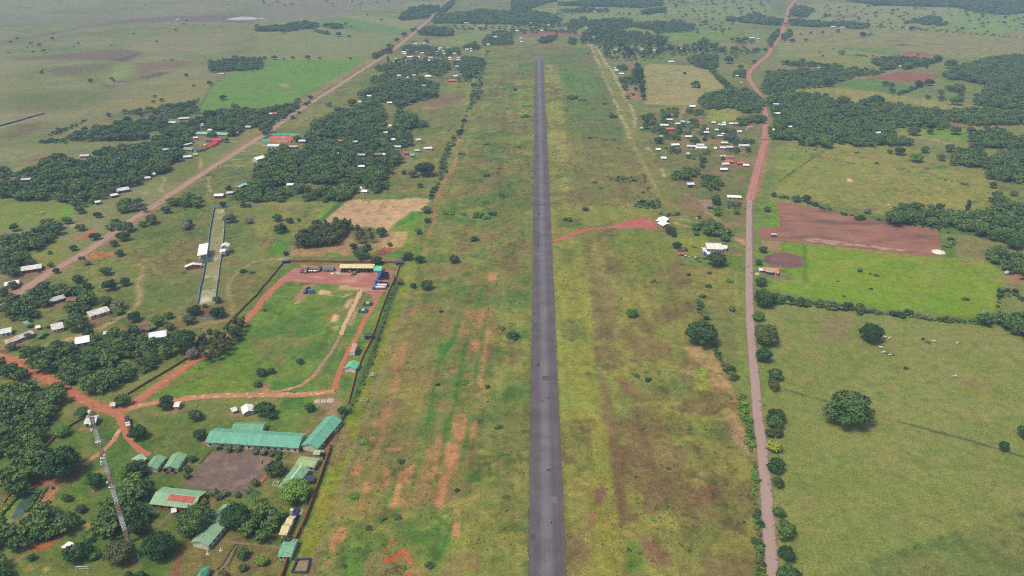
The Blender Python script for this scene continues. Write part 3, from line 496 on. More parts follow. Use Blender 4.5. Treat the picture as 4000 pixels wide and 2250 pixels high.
# edges measured at four rows of the photo; the strip runs on below the frame
rw=[(2064.7,2210.2,2250),(2080.4,2161,1080),(2087,2136.3,552),(2091,2119.5,223)]
rl=[U(a,y) for a,b_,y in rw];rr_=[U(b_,y) for a,b_,y in rw]
near=[(l[0]+r[0])/2 for l,r in zip(rl,rr_)];ys=[l[1] for l in rl];wid=[r[0]-l[0] for l,r in zip(rl,rr_)]
sl_=(near[3]-near[0])/(ys[3]-ys[0]);RWL=[(near[0]-sl_*110,ys[0]-110)]+list(zip(near,ys))
RW_W=wid[1]
strip('runway',RWL,RW_W,.06,runway_mat(),step=1.5,jit=.24,sm=0,seed=2,cross=12)
dark=noise_mat('tar_patch',(70,66,74),(54,50,56),.6)
for i,(t,x,y,a,b_,s) in enumerate([('k',265,890,4.5,1.0,1),('o',2210,460,1.0,1.3,2),('g',275,765,4,1.6,3),('g',262,1082,4,1.2,4),('o',2232,938,.9,.5,5),('g',262,190,5,1.2,6),('k',365,1220,1.5,.5,7),('k',310,1255,1.3,.6,8),('g',322,485,3,.7,9),('k',262,1380,.8,.5,10),('k',250,615,1.2,.7,11)]):
    cx,cy,_=G(t,x,y);q=random.Random(s)
    sheet('runway_stain',[(cx+b_*q.uniform(.45,1.15)*math.cos(th),cy+a*q.uniform(.45,1.15)*math.sin(th)) for th in [k*math.pi/9 for k in range(18)]],.068,dark,.02,.6,s)
def road_mat(name,c1,c2,cs,edge,stretch=(2.0,.03,1),c_patch=None,lopatch=.58,side=None):
    m,t,b=newmat(name);L=t.links.new
    uv=N(t,'ShaderNodeUVMap');co=N(t,'ShaderNodeTexCoord');sp=N(t,'ShaderNodeSeparateXYZ');L(uv.outputs[0],sp.inputs[0])
    mp=N(t,'ShaderNodeMapping');mp.inputs['Scale'].default_value=stretch;L(uv.outputs[0],mp.inputs[0])
    n1=NZ(t,mp.outputs[0],1.6,5)
    mr=MR(t,n1.outputs[0],.38,.62)
    mx=N(t,'ShaderNodeMix',data_type='RGBA');mx.inputs[6].default_value=(*alb(c1),1);mx.inputs[7].default_value=(*alb(c2),1);L(mr.outputs[0],mx.inputs[0])
    out=mx.outputs[2]
    if c_patch:
        n3=NZ(t,co.outputs['Object'],.35,5)
        s3=n3.outputs[0]
        if side is not None:      # broken asphalt along one side
            ma=N(t,'ShaderNodeMath',operation='MULTIPLY_ADD');ma.inputs[1].default_value=side;L(sp.outputs[0],ma.inputs[0]);L(s3,ma.inputs[2]);s3=ma.outputs[0]
        m3=MR(t,s3,lopatch,lopatch+.05)
        x3=N(t,'ShaderNodeMix',data_type='RGBA');x3.inputs[7].default_value=(*alb(c_patch),1);L(out,x3.inputs[6]);L(m3.outputs[0],x3.inputs[0]);out=x3.outputs[2]
    ab=N(t,'ShaderNodeMath',operation='ABSOLUTE');L(sp.outputs[0],ab.inputs[0])
    n2=NZ(t,co.outputs['Object'],.5,4)
    ad=N(t,'ShaderNodeMath',operation='MULTIPLY_ADD');ad.inputs[1].default_value=.5;L(n2.outputs[0],ad.inputs[0]);L(ab.outputs[0],ad.inputs[2])
    me=MR(t,ad.outputs[0],.98,1.22)
    x2=N(t,'ShaderNodeMix',data_type='RGBA');x2.inputs[7].default_value=(*alb(edge),1);L(out,x2.inputs[6]);L(me.outputs[0],x2.inputs[0])
    nf=NZ(t,co.outputs['Object'],1.4,3)
    mf=MR(t,nf.outputs[0],.3,.7,.86,1.14)
    vm=N(t,'ShaderNodeVectorMath',operation='SCALE');L(x2.outputs[2],vm.inputs[0]);L(mf.outputs[0],vm.inputs['Scale']);L(vm.outputs[0],b.inputs['Base Color'])
    return m
ROAD_L=GP('i','-700 690 60 240 430 10')+GP('e','580 1300 900 1130 1230 880 1600 650 1720 560 2000 380 2576 15')+GP('b','200 1275 400 1130 800 880 1200 620 1400 490 1640 290 1830 120 1930 0 1990 -80')
m_dirt=road_mat('dirt_road',(172,140,124),(158,120,104),None,(140,112,84))
m_red=road_mat('red_dirt',(162,108,92),(176,126,112),None,(152,98,74),c_patch=(190,140,120),lopatch=.60)
m_redn=road_mat('red_track',(168,98,68),(178,114,82),None,(160,104,70),stretch=(3,.04,1),c_patch=(188,138,104),lopatch=.60)
m_sand=road_mat('sandy_track',(186,136,100),(168,108,76),None,(150,118,74),stretch=(4,.03,1),c_patch=(200,164,126),lopatch=.56)
m_pave=road_mat('worn_asphalt_road',(168,140,132),(158,136,132),None,(124,96,90),c_patch=(116,106,114),lopatch=.70,side=.22)
strip('road',ROAD_L,9.5,.05,m_dirt,step=6,jit=.35,seed=11)
PV=GP('p','1740 1900 1705 1449 1670 1000 1642 600 1600 200 1575 0')+GP('k','2475 1448 2455 1150 2408 650 2388 300 2385 0')+GP('g','2385 900 2390 600')
strip('road',PV,6.3,.05,m_pave,step=2.0,jit=.22,seed=12)
RD=GP('g','2392 620 2408 560 2446 400 2498 200 2550 0')+GP('c','2538 1420 2560 1200 2530 1050 2480 930 2420 850 2372 770 2395 715 2455 655 2576 555')+GP('d','0 555 40 470 100 400 150 330 143 290 172 240 200 150 205 80 260 30 300 -60')
strip('road',RD,8.6,.058,m_red,step=4,jit=.45,seed=13,widths=([0,.08,.5,1],[9.2,8.4,9.5,13]))
strip('yellow_line',GP('p','1725 1449 1690 1000 1655 700 1600 250 1582 0') ,.16,.066,plain('road_paint',(190,160,110)),step=3,jit=.01,seed=14,cross=2)
R1=GP('i','-60 780 0 800 150 862 300 960 430 1005 530 1050 650 1130 760 1195 900 1270 1050 1340 1170 1352 1300 1310 1450 1195 1600 1085 1750 985 1900 885 2000 830 2080 770 2250 640 2440 480 2576 330')+GP('j','60 250 160 140 250 60 330 20')
strip('dirt_road',R1,6.4,.05,m_redn,step=2,jit=.4,seed=15,widths=([0,.3,.42,.5,.8,1],[6.6,6.2,6.6,5.6,5.6,6]))
strip('dirt_road',GP('i','1120 1340 1190 1390 1235 1448')+GP('m','1130 20 1165 80 1195 170 1265 262 1385 330'),4.6,.056,m_redn,step=1.5,jit=.3,seed=16,widths=([0,.35,1],[7,4.6,3.0]))
strip('dirt_track',GP('m','1115 80 1075 160 1035 215 950 290 850 360 790 420'),3.0,.062,m_sand,step=1.5,jit=.25,seed=17)
strip('dirt_road',GP('i','1280 1330 1450 1290 1600 1262 1900 1225 2200 1195 2576 1195')+GP('j','300 1190 600 1182 790 1155'),5.4,.054,m_sand,step=2,jit=.45,seed=18)
strip('dirt_track',GP('j','800 1140 795 1080 832 980 872 880 922 780 962 700 1012 610 1072 480 1130 380 1180 300 1210 230 1250 150'),3.6,.058,m_redn,step=2,jit=.25,seed=19)
strip('dirt_track',GP('j','170 1165 350 1130 490 1080 600 980'),2.6,.06,m_sand,step=2,jit=.35,seed=20)
m_mud=road_mat('mud_track',(126,104,84),(168,142,112),None,(120,112,70),stretch=(5,.05,1))
strip('dirt_track',GP('j','600 980 680 860 760 760 820 650 850 590'),2.8,.06,m_mud,step=2,jit=.3,seed=21)
m_pale=road_mat('pale_track',(206,170,138),(184,146,116),None,(160,136,92),stretch=(5,.05,1))
strip('dirt_track',GP('j','850 590 880 520 940 380 1000 260 1050 160 1075 110'),3.6,.06,m_pale,step=2,jit=.4,seed=22)
YARD=noise_mat('yard_soil',(158,98,84),(168,114,100),.12,c3=(188,146,128),s3=.07,stretch=(.5,1.6,1))
sheet('yard',GP('f','210 1440 330 1350 400 1310 480 1300 560 1285 860 1290 1240 1300 1390 1335 1372 1448')+GP('j','1350 0 1325 110 1255 200 1180 235 1150 180 1070 145 1050 108 850 85 600 70 330 52 220 80'),.07,YARD,.5,3,31)
APR=noise_mat('red_gravel',(166,84,76),(176,100,90),.2,c3=(178,112,98),s3=.05)
sheet('taxiway',GP('g','388 1030 412 1052 550 1008 700 950 850 914 1000 908 1200 906 1390 910 1440 910 1455 880 1440 850 1390 820 1330 806 1220 812 1160 830 1100 850 1000 885 850 897 720 912 640 932 560 962 450 1010'),.07,APR,.4,3,32)
PLOW=noise_mat('plowed_soil',(132,88,70),(150,106,86),.05,c3=(106,78,70),s3=.03,stretch=(.7,1.6,1),fine=.6,finek=.16)
sheet('plowed_field',GP('h','80 640 120 632 640 730 1180 838 1620 905 1720 945 1738 1010 1735 1140 1690 1165 1600 1188 1180 1140 760 1095 380 1058 -60 1018 -95 985 -100 940 -80 900 60 890 130 890 100 760'),.044,PLOW,.6,4,33)
PALE=noise_mat('pale_clod_soil',(172,140,122),(140,100,82),.16,lo=.45,hi=.6,stretch=(.8,2.0,1),fine=.8)
sheet('plowed_strip',GP('h','340 1010 460 1000 800 1050 1250 1105 1450 1120 1400 1138 1150 1115 800 1080 400 1035'),.056,PALE,.9,4,34)
PL2=noise_mat('dark_plowed_soil',(112,78,74),(124,88,80),.1,c3=(96,70,72),s3=.06,stretch=(.6,1.8,1))
sheet('plowed_field',GP('h','-60 1240 -20 1185 60 1160 160 1150 270 1165 340 1200 368 1240 350 1280 300 1298 220 1303 100 1290 20 1270'),.05,PL2,.25,3,35)
sheet('plowed_field',GP('h','-70 1030 130 1035 132 1135 0 1130 -60 1100'),.046,noise_mat('garden_soil',(158,122,92),(140,110,80),.3,c3=(110,118,60),s3=.25),.3,3,36)
PAR=noise_mat('old_concrete',(104,84,78),(118,98,90),.25,c3=(132,110,98),s3=.12,fine=1.2)
sheet('parade_ground',GP('n','560 285 640 292 1100 345 1075 420 1040 480 980 550 905 600 850 700 700 680 600 655 262 612 400 460'),.06,PAR,.08,3,37)
PTH=noise_mat('footpath',(138,112,90),(122,98,78),.8)
for P,w in [(GP('n','600 1115 750 1140 1000 1165 1170 1190'),1.4),(GP('n','765 1160 730 1230 655 1370 580 1430 560 1470'),1.7),(GP('n','655 1375 700 1449 720 1500'),1.7),(GP('n','170 850 110 930 30 1000'),1.3),(GP('n','945 265 880 325'),1.3),(GP('n','1255 300 1180 385'),1.0),(GP('n','1060 530 960 660'),1.0),(GP('n','600 700 690 728 800 745 880 745'),.9),(GP('n','300 410 430 420'),1.2)]:
    strip('footpath',P,w,.064,PTH,step=1,jit=.08,seed=40,cross=4)
PAD=noise_mat('brick_apron',(150,96,80),(138,86,72),.8)
for s,n_ in [('445 215 450 232 560 240 900 262 1335 292 1345 268 900 225 470 200','pavement'),('1340 285 1500 300 1530 275 1700 20 1680 0 1500 260','pavement'),('1345 272 1500 288 1510 298 1345 292','pavement'),('70 490 95 440 230 470 330 350 310 340 340 345 240 500','pavement'),('0 785 0 800 280 840 290 820','pavement'),('1265 900 1360 918 1382 825 1300 815','pavement')]:
    sheet(n_,GP('n',s),.055,PAD,.05,2,41)
sheet('puddle',GP('a','2280 195 2330 180 2450 165 2576 175 2600 190 2500 200 2380 205'),.05,noise_mat('pool_glint',(196,190,182),(160,150,138),.05,rough=.25,spec=.5),3,12,42)  # pale base colour stands in for the white glint on the pools
sheet('puddle',GP('b','0 183 60 178 105 186 60 192'),.05,MATS['pool_glint'],2,10,43)
sheet('puddle',GP('a','1760 205 1800 178 1808 182 1785 205'),.05,MATS['pool_glint'],2,10,44)
sheet('puddle',GP('b','890 12 940 8 990 10 930 15'),.05,MATS['pool_glint'],2,10,45)
sheet('puddle',GP('a','1000 842 1150 838 1280 835 1270 843 1100 848'),.05,noise_mat('shallow_water',(120,122,116),(96,96,88),.05,rough=.25,spec=.5),1,10,46)

sheet('bull_track',GP('C','378 1225 412 1050 448 860 480 640 510 470 545 300 565 180 572 110 690 110 690 200 678 380 662 520 640 700 612 900 592 1080 582 1220 560 1240 420 1245'),.05,noise_mat('track_sand',(146,136,98),(132,130,82),.12,c3=(196,182,166),s3=.055,stretch=(1,.6,1)),.4,3,70)
sheet('bull_track_green',GP('C','575 235 650 235 650 380 610 450 560 440'),.055,noise_mat('track_grass',(112,122,66),(130,132,80),.2),1.0,3,71);sheet('bull_track_green',GP('C','440 930 560 900 575 1050 430 1080'),.055,MATS['track_grass'],1.0,3,72)

for k,(t,q,c) in enumerate([('o','2035 1040 2090 1038 2092 1100 2036 1104',(84,76,86)),('g','226 1160 330 1158 331 1166 226 1168',(126,120,124)),('k','205 470 260 470 262 560 204 560',(90,80,88)),('g','222 660 368 668 368 676 222 670',(80,72,80)),('o','2180 700 2290 702 2292 760 2180 756',(112,106,112)),('k','300 1000 440 1004 442 1050 300 1046',(88,80,88)),('c','232 570 308 566 310 600 232 604',(120,106,108))]):
    sheet('runway_patch',GP(t,q),.064,noise_mat(f'patch_{k}',c,tuple(v*.93 for v in c),.8),.12,1.5,80+k)

# ------------------------------------------------------------------ trees
def leaf_mat(name,ca,cb,cc,k=.88):
    m,t,b=newmat(name);L=t.links.new
    oi=N(t,'ShaderNodeObjectInfo');at=N(t,'ShaderNodeAttribute',attribute_name='tint')
    ma=N(t,'ShaderNodeMath',operation='MULTIPLY_ADD');ma.inputs[1].default_value=.7;ma.inputs[2].default_value=-.33;L(oi.outputs['Random'],ma.inputs[0])
    ad=N(t,'ShaderNodeMath',operation='ADD');L(at.outputs['Fac'],ad.inputs[0]);L(ma.outputs[0],ad.inputs[1])
    cr=N(t,'ShaderNodeValToRGB');L(ad.outputs[0],cr.inputs[0]);e=cr.color_ramp.elements
    e[0].position=.1;e[0].color=(*alb(ca,k),1);e[1].position=.9;e[1].color=(*alb(cc,k),1)
    q=e.new(.5);q.color=(*alb(cb,k),1)
    L(cr.outputs[0],b.inputs['Base Color']);b.inputs['Roughness'].default_value=.65;b.inputs['Specular IOR Level'].default_value=.22
    return m
LEAF=dict(dark=leaf_mat('leaf_dark',(44,74,36),(60,92,44),(96,120,58)),
            olive=leaf_mat('leaf_olive',(66,84,44),(88,102,56),(116,118,70)),
            bright=leaf_mat('leaf_bright',(74,116,40),(94,136,48),(124,156,60)),
            yellow=leaf_mat('leaf_yellow',(112,128,40),(136,150,46),(160,166,62)),
            pale=leaf_mat('leaf_pale',(88,102,78),(108,118,92),(132,138,112)),
            bare=leaf_mat('leaf_bare',(120,114,100),(134,126,112),(150,142,128)))
BARK=noise_mat('bark',(112,98,82),(86,74,62),2.0)
NP=np.random.default_rng(7)
ICO_V=None
def ico():
    global ICO_V
    if ICO_V is None:
        p=(1+5 ** .5)/2
        v=np.array([(-1,p,0),(1,p,0),(-1,-p,0),(1,-p,0),(0,-1,p),(0,1,p),(0,-1,-p),(0,1,-p),(p,0,-1),(p,0,1),(-p,0,-1),(-p,0,1)],float)
        v /= np.linalg.norm(v[0])
        f=np.array([(0,11,5),(0,5,1),(0,1,7),(0,7,10),(0,10,11),(1,5,9),(5,11,4),(11,10,2),(10,7,6),(7,1,8),(3,9,4),(3,4,2),(3,2,6),(3,6,8),(3,8,9),(4,9,5),(2,4,11),(6,2,10),(8,6,7),(9,8,1)])
        ICO_V=(v,f)
    return ICO_V
def crown_arrays(rng,lobes,leaves,shape='dome',leaf=.13):
    """unit crown: radius ~1 across, base at z=0, top at ~1.35: lobes of leaf faces round leafy cores"""
    V=[];T=[];Q=[];TR=[];n=0;iv,if_=ico()
    for k in range(lobes):
        while True:
            u=rng.normal(size=3);u /= np.linalg.norm(u)
            if shape == 'column':
                r=rng.uniform(.0,.45);th=rng.uniform(0,6.28);c=np.array([r*math.cos(th),r*math.sin(th),rng.uniform(.3,2.6)]);lr=rng.uniform(.30,.5)*(1.15-c[2]/4);break
            if shape == 'slim':
                r=rng.uniform(0,.62) ** .8;th=rng.uniform(0,6.28);z=rng.uniform(.1,1.5);c=np.array([r*math.cos(th),r*math.sin(th),z]);lr=rng.uniform(.24,.42)*(1.1-abs(z-.8)*.35);break
            if shape == 'flat':
                r=rng.uniform(0,.8) ** .7;th=rng.uniform(0,6.28);c=np.array([r*math.cos(th),r*math.sin(th),.55+.18*rng.normal()-.2*r]);lr=rng.uniform(.24,.38);break
            if u[2]<-.35: continue
            rr=rng.uniform(.25,.84);c=np.array([u[0]*rr,u[1]*rr,.55+u[2]*rr*.75]);lr=rng.uniform(.20,.44);break
        tint=np.clip(rng.normal(.45,.10)+.10*(c[2]-.6),0,1)
        sq=np.array([1.0,1.0,rng.uniform(.55,.85)]) if shape != 'column' else np.ones(3)
        core=iv*sq*(lr*.78)*rng.uniform(.8,1.2,(12,1))+c
        V.append(core);T.append(np.full(12,tint));TR.append(if_+n);n += 12
        d=rng.normal(size=(leaves,3));d /= np.linalg.norm(d,axis=1)[:,None];d[:,2]=np.where(d[:,2]<-.5,-d[:,2],d[:,2])
        p=c+d*sq*(lr*rng.uniform(.72,1.28,(leaves,1)))
        nn=d+rng.normal(size=(leaves,3))*.55;nn /= np.linalg.norm(nn,axis=1)[:,None]
        a=np.cross(nn,rng.normal(size=(leaves,3)));a /= np.linalg.norm(a,axis=1)[:,None]+1e-9;b_=np.cross(nn,a)
        s=leaf*rng.uniform(.6,1.35,(leaves,1))
        q=np.stack([p+a*s,p+b_*s*.75,p-a*s,p-b_*s*.75],1).reshape(-1,3)
        V.append(q);T.append(np.repeat(np.clip(tint+rng.normal(0,.13,leaves),0,1),4));Q.append(np.arange(leaves*4).reshape(-1,4)+n);n += leaves*4
    return np.concatenate(V),np.concatenate(T),np.concatenate(TR),np.concatenate(Q)
def mesh_from(name,V,T,TR,Q,m):
    me=bpy.data.meshes.new(name);me.vertices.add(len(V));me.vertices.foreach_set('co',V.astype(np.float32).ravel())
    me.loops.add(TR.size+Q.size);me.loops.foreach_set('vertex_index',np.concatenate([TR.ravel(),Q.ravel()]).astype(np.int32))
    me.polygons.add(len(TR)+len(Q));me.polygons.foreach_set('loop_start',np.concatenate([np.arange(len(TR))*3,TR.size+np.arange(len(Q))*4]).astype(np.int32))
    me.update(calc_edges=True)
    at=me.attributes.new('tint','FLOAT','POINT');at.data.foreach_set('value',T.astype(np.float32))
    me.materials.append(m);return me
CROWN={}
def crowns(kind):
    if kind not in CROWN:
        spec=dict(big=(78,150,'dome',.062,6),mid=(40,90,'dome',.088,8),column=(14,80,'column',.09,4),flat=(22,100,'flat',.08,3),bush=(11,80,'dome',.12,6),slim=(22,70,'slim',.10,6))[kind]
        CROWN[kind]=[mesh_from('crown_'+kind,*crown_arrays(NP,spec[0]+int(NP.integers(-3,4)),spec[1],spec[2],spec[3]),LEAF['dark']) for _ in range(spec[4])]
    return CROWN[kind]
def trunk_mesh(h):
    q=MB();q.rod((0,0,-.1),(.02,.01,h*.5),.055,.04,7);q.rod((.02,.01,h*.5),(-.05,.03,h+.35),.04,.015,6)
    for k in range(4):
        a=k*1.57+.5;q.rod((.02,.01,h*(.45+.1*k)),(.42*math.cos(a),.42*math.sin(a),h+.25),.026,.01,5)
    return q.mesh('trunk',BARK)
TRUNKS={k: trunk_mesh(k) for k in (.25,.5,1.0)}
def tree(name,x,y,r,crown='mid',leaf='dark',lift=.25,zs=1.0,label=None,cat='tree',group=None,trunk=True):
    """an Empty at the foot > crown, trunk; r is the crown radius in metres"""
    e=empty(name,(x,y,0),rnd.uniform(0,6.28));e.scale=(r*rnd.uniform(.93,1.07),r*rnd.uniform(.93,1.07),r*zs)
    tag(e,label,cat,group)
    c=bpy.data.objects.new('crown',rnd.choice(crowns(crown)));link(c,e);c.location=(0,0,lift)
    if leaf != 'dark': c.material_slots[0].link = 'OBJECT';c.material_slots[0].material=LEAF[leaf]
    if trunk:
        t=bpy.data.objects.new('trunk',TRUNKS[min(TRUNKS,key=lambda k: abs(k-(lift+.3)))]);link(t,e)
    return e
def shrub(x,y,r,leaf='dark',zs=.8,label=None,group=None,name='shrub'):
    o=bpy.data.objects.new(name,rnd.choice(crowns('bush')));link(o)
    o.location=(x,y,-.12*r);o.scale=(r*rnd.uniform(.85,1.2),r*rnd.uniform(.85,1.2),r*zs);o.rotation_euler=(0,0,rnd.uniform(0,6.28))
    if leaf != 'dark': o.material_slots[0].link = 'OBJECT';o.material_slots[0].material=LEAF[leaf]
    return tag(o,label,'shrub',group)
# --- woods and groves, each a region of crowns: (tile, outline, crown radius, spacing, leaf mix, name of the place, kind)
WOODS=[]
W0 = 'settlement by the red road'
W1 = 'scrubby trees along the stubble field'
W2 = 'hedge on the edge of the paved road'
W3 = 'village at the far end of the airfield'
W4 = 'great grove between the long road and the airfield'
W5 = 'scattered trees of the far savanna'
W6 = 'broken far wood'
W7 = 'row of trees beside the foot track'
W8 = 'round wood in the far pasture'
W9 = 'great forest beyond the pastures'
W10 = 'hedge between the bright field and the cow pasture'
W11 = 'scrub line at the foot of the plain'
W12 = 'small grove beyond the dark wood'
W13 = 'weedy hedge along the airfield'
W14 = 'far blue wood on the skyline'
W15 = 'broken wood behind the runway'
W16 = 'airy eucalyptus wood past the runway'
W17 = 'scattered trees round the red plots'
W18 = 'clump before the red plots'
W19 = 'far farm by the red road'
W20 = 'trees on the red road'
W21 = 'thicket round the power line'
W22 = 'hedge above the long plowed field'
W23 = 'dark bushes below the power poles'
W24 = 'bushes by the pickups'
W25 = 'hedge below the big round tree'
W26 = 'clump below the scattered houses'
W27 = 'dark grove on the far side of the long road'
W28 = 'scrub on the bank of the long road'
W29 = 'dark trees below the white hall roof'
W30 = 'dense trees at the corner of the compound'
W31 = 'square stand of slim trees by the stubble field'
W32 = 'trees behind the lattice mast'
W33 = 'trees below the pond'
W34 = 'scattered trees of the far plain'
W35 = 'tree line in the far pasture'
def wood(t,s,r,gap,place,mix='dark',kind='tree',keep=1.0): WOODS.append((t,s,r,gap,place,mix,kind,keep))
wood('a','210 69 213 64 228 61 235 58 252 58 262 59 262 68 248 69 230 70 211 71',6.5,1.15,'island wood at the near edge of the brown plain')
wood('a','120 112 140 110 170 106 188 102 196 105 201 112 188 116 170 118 160 116 145 114',5,1.5,'thin belt of wood along the plain','mix',keep=.8)
wood('a','69 135 95 127 108 127 120 124 128 119 135 124 150 118 170 120 172 125 156 129 148 131 148 137 133 139 105 139 90 140 70 140',5.5,1.15,'wood between the marsh and the long green school roof')
wood('a','150 145 159 135 164 129 172 126 190 121 202 120 206 113 216 112 228 110 240 108 258 111 258 124 246 129 235 133 229 132 215 131 210 129 198 132 190 137 193 145',5.5,1.25,'wood around the school','mix')
wood('b','0 111 20 109 38 103 44 100 40 108 25 118 12 125 0 127',5,1.2,'trees along the bright green field')
wood('a','47 134 62 128 76 123 86 119 86 120 70 129 50 135',3.5,1.4,W11,'mix','scrub')
wood('a','40 140 65 138 66 142 40 142',3.5,1.2,W11,'mix','scrub');wood('a','179 105 196 99 202 96 196 105 185 107',4,1.4,'scrub beside the bright green field','mix','scrub')
wood('b','144 18 153 10 165 6 183 6 184 10 174 12 174 16 160 18 148 19',7.5,1.2,'far wood where the long road leaves the picture')
wood('b','177 20 183 14 210 12 230 10 258 11 280 11 295 14 307 18 306 21 293 21 258 23 230 23 180 22',6.5,1.2,'long wood across the far end of the airfield','mix')
wood('b','183 14 189 6 199 -1 199 3 190 11',6,1.2,'far trees along the long road');wood('b','-1 26 9 28 25 25 50 22 62 24 62 26 40 29 33 30 12 30 -1 30',6.5,1.1,'dark wood at the head of the far green field')
wood('b','74 25 80 24 87 25 85 28 77 28',6,1.1,W12);wood('b','58 30 64 30 75 34 74 34 64 32',4.5,1.2,W12,'mix')
wood('b','164 33 172 27 188 28 198 30 196 34 185 35 170 34',7,1.15,'grove between the long road and the village')
wood('b','116 58 122 54 129 50 137 46 138 51 128 55 118 58',5,1.3,'trees on the verge of the long road',keep=.8)
wood('b','147 48 156 45 180 47 183 49 203 48 205 54 192 56 176 56 170 53 148 53',5.5,1.35,W3,'mix')
wood('b','119 66 130 64 150 59 172 59 196 60 196 68 186 76 176 74 170 69 162 74 158 83 130 83 116 83 116 79 144 70 123 71',5.8,1.55,W3,'mix',keep=.85)
wood('b','199 63 210 57 227 59 223 66 219 76 209 78 206 70 200 69',5.5,1.4,W3);wood('b','209 46 220 44 225 47 224 49 210 49',5.5,1.3,W3)
wood('b','228 42 233 35 246 31 258 33 258 44 248 44 230 45',5.5,1.5,'scattered wood past the runway end','mix')
wood('b','104 95 111 89 128 85 150 86 164 78 183 84 180 95 164 99 154 102 145 107 135 101 120 101 106 98',6,1.25,W4,'mix')
wood('b','92 104 95 100 100 105 106 101 123 103 130 112 120 118 115 110 100 107',5.5,1.4,W4)
wood('b','48 145 50 139 59 124 78 112 93 110 110 109 130 113 125 125 130 130 142 123 145 112 159 116 160 126 150 130 156 139 156 145',6.2,1.12,W4,'mix')
wood('f','0 54 0 26 15 11 26 7 43 10 68 7 100 3 113 7 146 10 146 22 137 29 127 42 118 50 110 46 90 44 86 37 76 44 54 42 34 42 15 48',6.2,1.10,W4,'mix')
wood('f','50 60 56 55 68 49 90 48 103 50 90 61 66 61',5.2,1.2,W1,'mix');wood('f','0 50 15 50 40 47 54 47 54 51 30 57 27 61 0 62',5,1.25,W1,'mix');wood('f','118 47 133 44 135 48 120 53',4,1.5,W1,'mix')
wood('f','174 60 178 50 184 39 187 21 193 5 199 -4 201 -3 196 8 192 20 190 35 185 44 180 52 178 60',3,1.2,W13,'mix','scrub',.9)
wood('b','200 139 206 128 210 113 215 100 217 88 224 70 232 50 235 50 229 68 226 78 228 90 223 100 213 110 206 138',3.6,1.5,W13,'mix','scrub',.7)
wood('b','160 95 180 93 183 97 164 100',4,1.5,'scrub at the end of the great grove','mix','scrub');wood('b','164 122 172 121 172 126 165 127',5,1.1,'clump standing apart from the great grove')
wood('c','0 0 46 0 43 1 34 2 16 8 0 9',7,1.2,W14);wood('c','46 4 70 1 150 0 152 4 130 7 110 6 70 5',7,1.2,W14);wood('c','49 10 70 8 96 9 98 11 85 12 56 12',6.5,1.4,W6,keep=.7);wood('c','129 13 134 10 154 8 154 11 140 13',7,1.15,W6)
wood('c','78 20 120 19 122 23 138 22 164 21 183 24 183 30 146 33 138 29 120 26 110 28 90 33 72 34 76 26',6,1.45,W15,keep=.9);wood('c','60 20 73 18 76 23 64 29 56 26',6,1.4,W15)
wood('c','70 43 72 33 90 31 110 32 140 36 156 40 156 43 135 45 120 44 96 47 90 44',4.6,1.6,W16,'mix','slender',.9)
wood('c','87 49 95 48 120 46 180 48 195 41 206 48 206 54 182 54 164 55 130 59 100 60 93 56',4.8,1.8,W16,'mix','slender',.8);wood('c','176 59 190 55 206 57 207 66 199 69 185 66 180 62',5,1.2,'wood at the corner of the square pale field')
wood('c','0 30 20 28 46 30 64 29 64 33 40 32 0 34',5,2.0,W17,keep=.7);wood('c','27 42 30 38 44 36 44 38 36 42',5.5,1.1,W18);wood('c','56 42 59 38 64 40 62 44',5.5,1.1,W18);wood('c','2 23 30 22 60 24 56 27 30 28 2 26',5,2.0,W17,keep=.7)
wood('c','199 69 201 69 209 77 217 84 221 90 219 91 208 80',4.5,1.2,'hedge of trees round the square pale field');wood('c','186 101 196 94 210 94 218 88 236 89 246 95 252 105 248 112 232 111 225 107 195 108',5.8,1.25,'wood above the settlement','mix')
wood('c','120 74 128 67 130 77 133 98 131 99 128 85 120 77',4.5,1.2,W7,'dark','slender');wood('c','106 79 110 78 124 79 126 83 116 83 108 81',4.5,1.5,W7);wood('c','100 69 105 66 114 65 116 69 106 69',4.5,1.6,W7)
wood('c','222 72 236 70 233 77 223 76',5,1.4,'trees at the bend of the red road');wood('c','214 20 221 17 226 18 224 20',6.5,1.2,W6);wood('c','228 19 240 14 256 16 272 20 271 24 258 24 230 21',7,1.2,'wood where the red road fades away');wood('c','222 40 233 37 238 40 248 43 246 44 225 43',5,1.8,W19,keep=.7);wood('c','258 40 264 33 268 29 269 33 262 43 260 48',4.5,1.4,W20,keep=.8)
wood('c','209 49 230 47 248 50 240 54 210 53',5,2.2,W19,keep=.6)
wood('d','22 13 26 7 36 6 46 10 38 16 25 15',6.5,1.3,'far grove beside the red road');wood('d','22 20 30 20 56 22 68 22 78 22 100 24 101 27 88 28 70 25 48 26 23 24',6.5,1.3,'hedge wood with two white roofs');wood('d','14 36 23 30 24 35 16 40',5.5,1.3,W20)
wood('d','80 0 270 0 270 11 230 13 198 8 190 6 150 5 110 4 96 2',7.5,1.15,'far blue forest on the skyline');wood('d','195 11 210 9 230 12 250 12 248 14 225 13',6,1.8,'fringe of the far forest',keep=.6)
wood('d','150 20 160 17 174 18 174 21 160 24 150 22',7,1.15,W8);wood('d','138 22 148 19 148 22 140 23',5,1.2,W8,'mix');wood('d','168 24 180 22 180 24 170 25',5,1.3,W8,'mix')
wood('d','103 61 120 58 145 58 162 61 170 58 174 60 145 67 138 68 136 65 129 65 128 68 120 69 114 65',6.5,1.2,'wood with a long white shed');wood('d','10 62 25 62 45 63 55 66 70 66 90 70 118 70 110 74 90 75 70 81 60 85 40 87 15 91 -4 93 -6 90 0 72 30 70 60 70 56 66 30 65',5.8,1.35,'broad wood by the bend of the red road','mix')
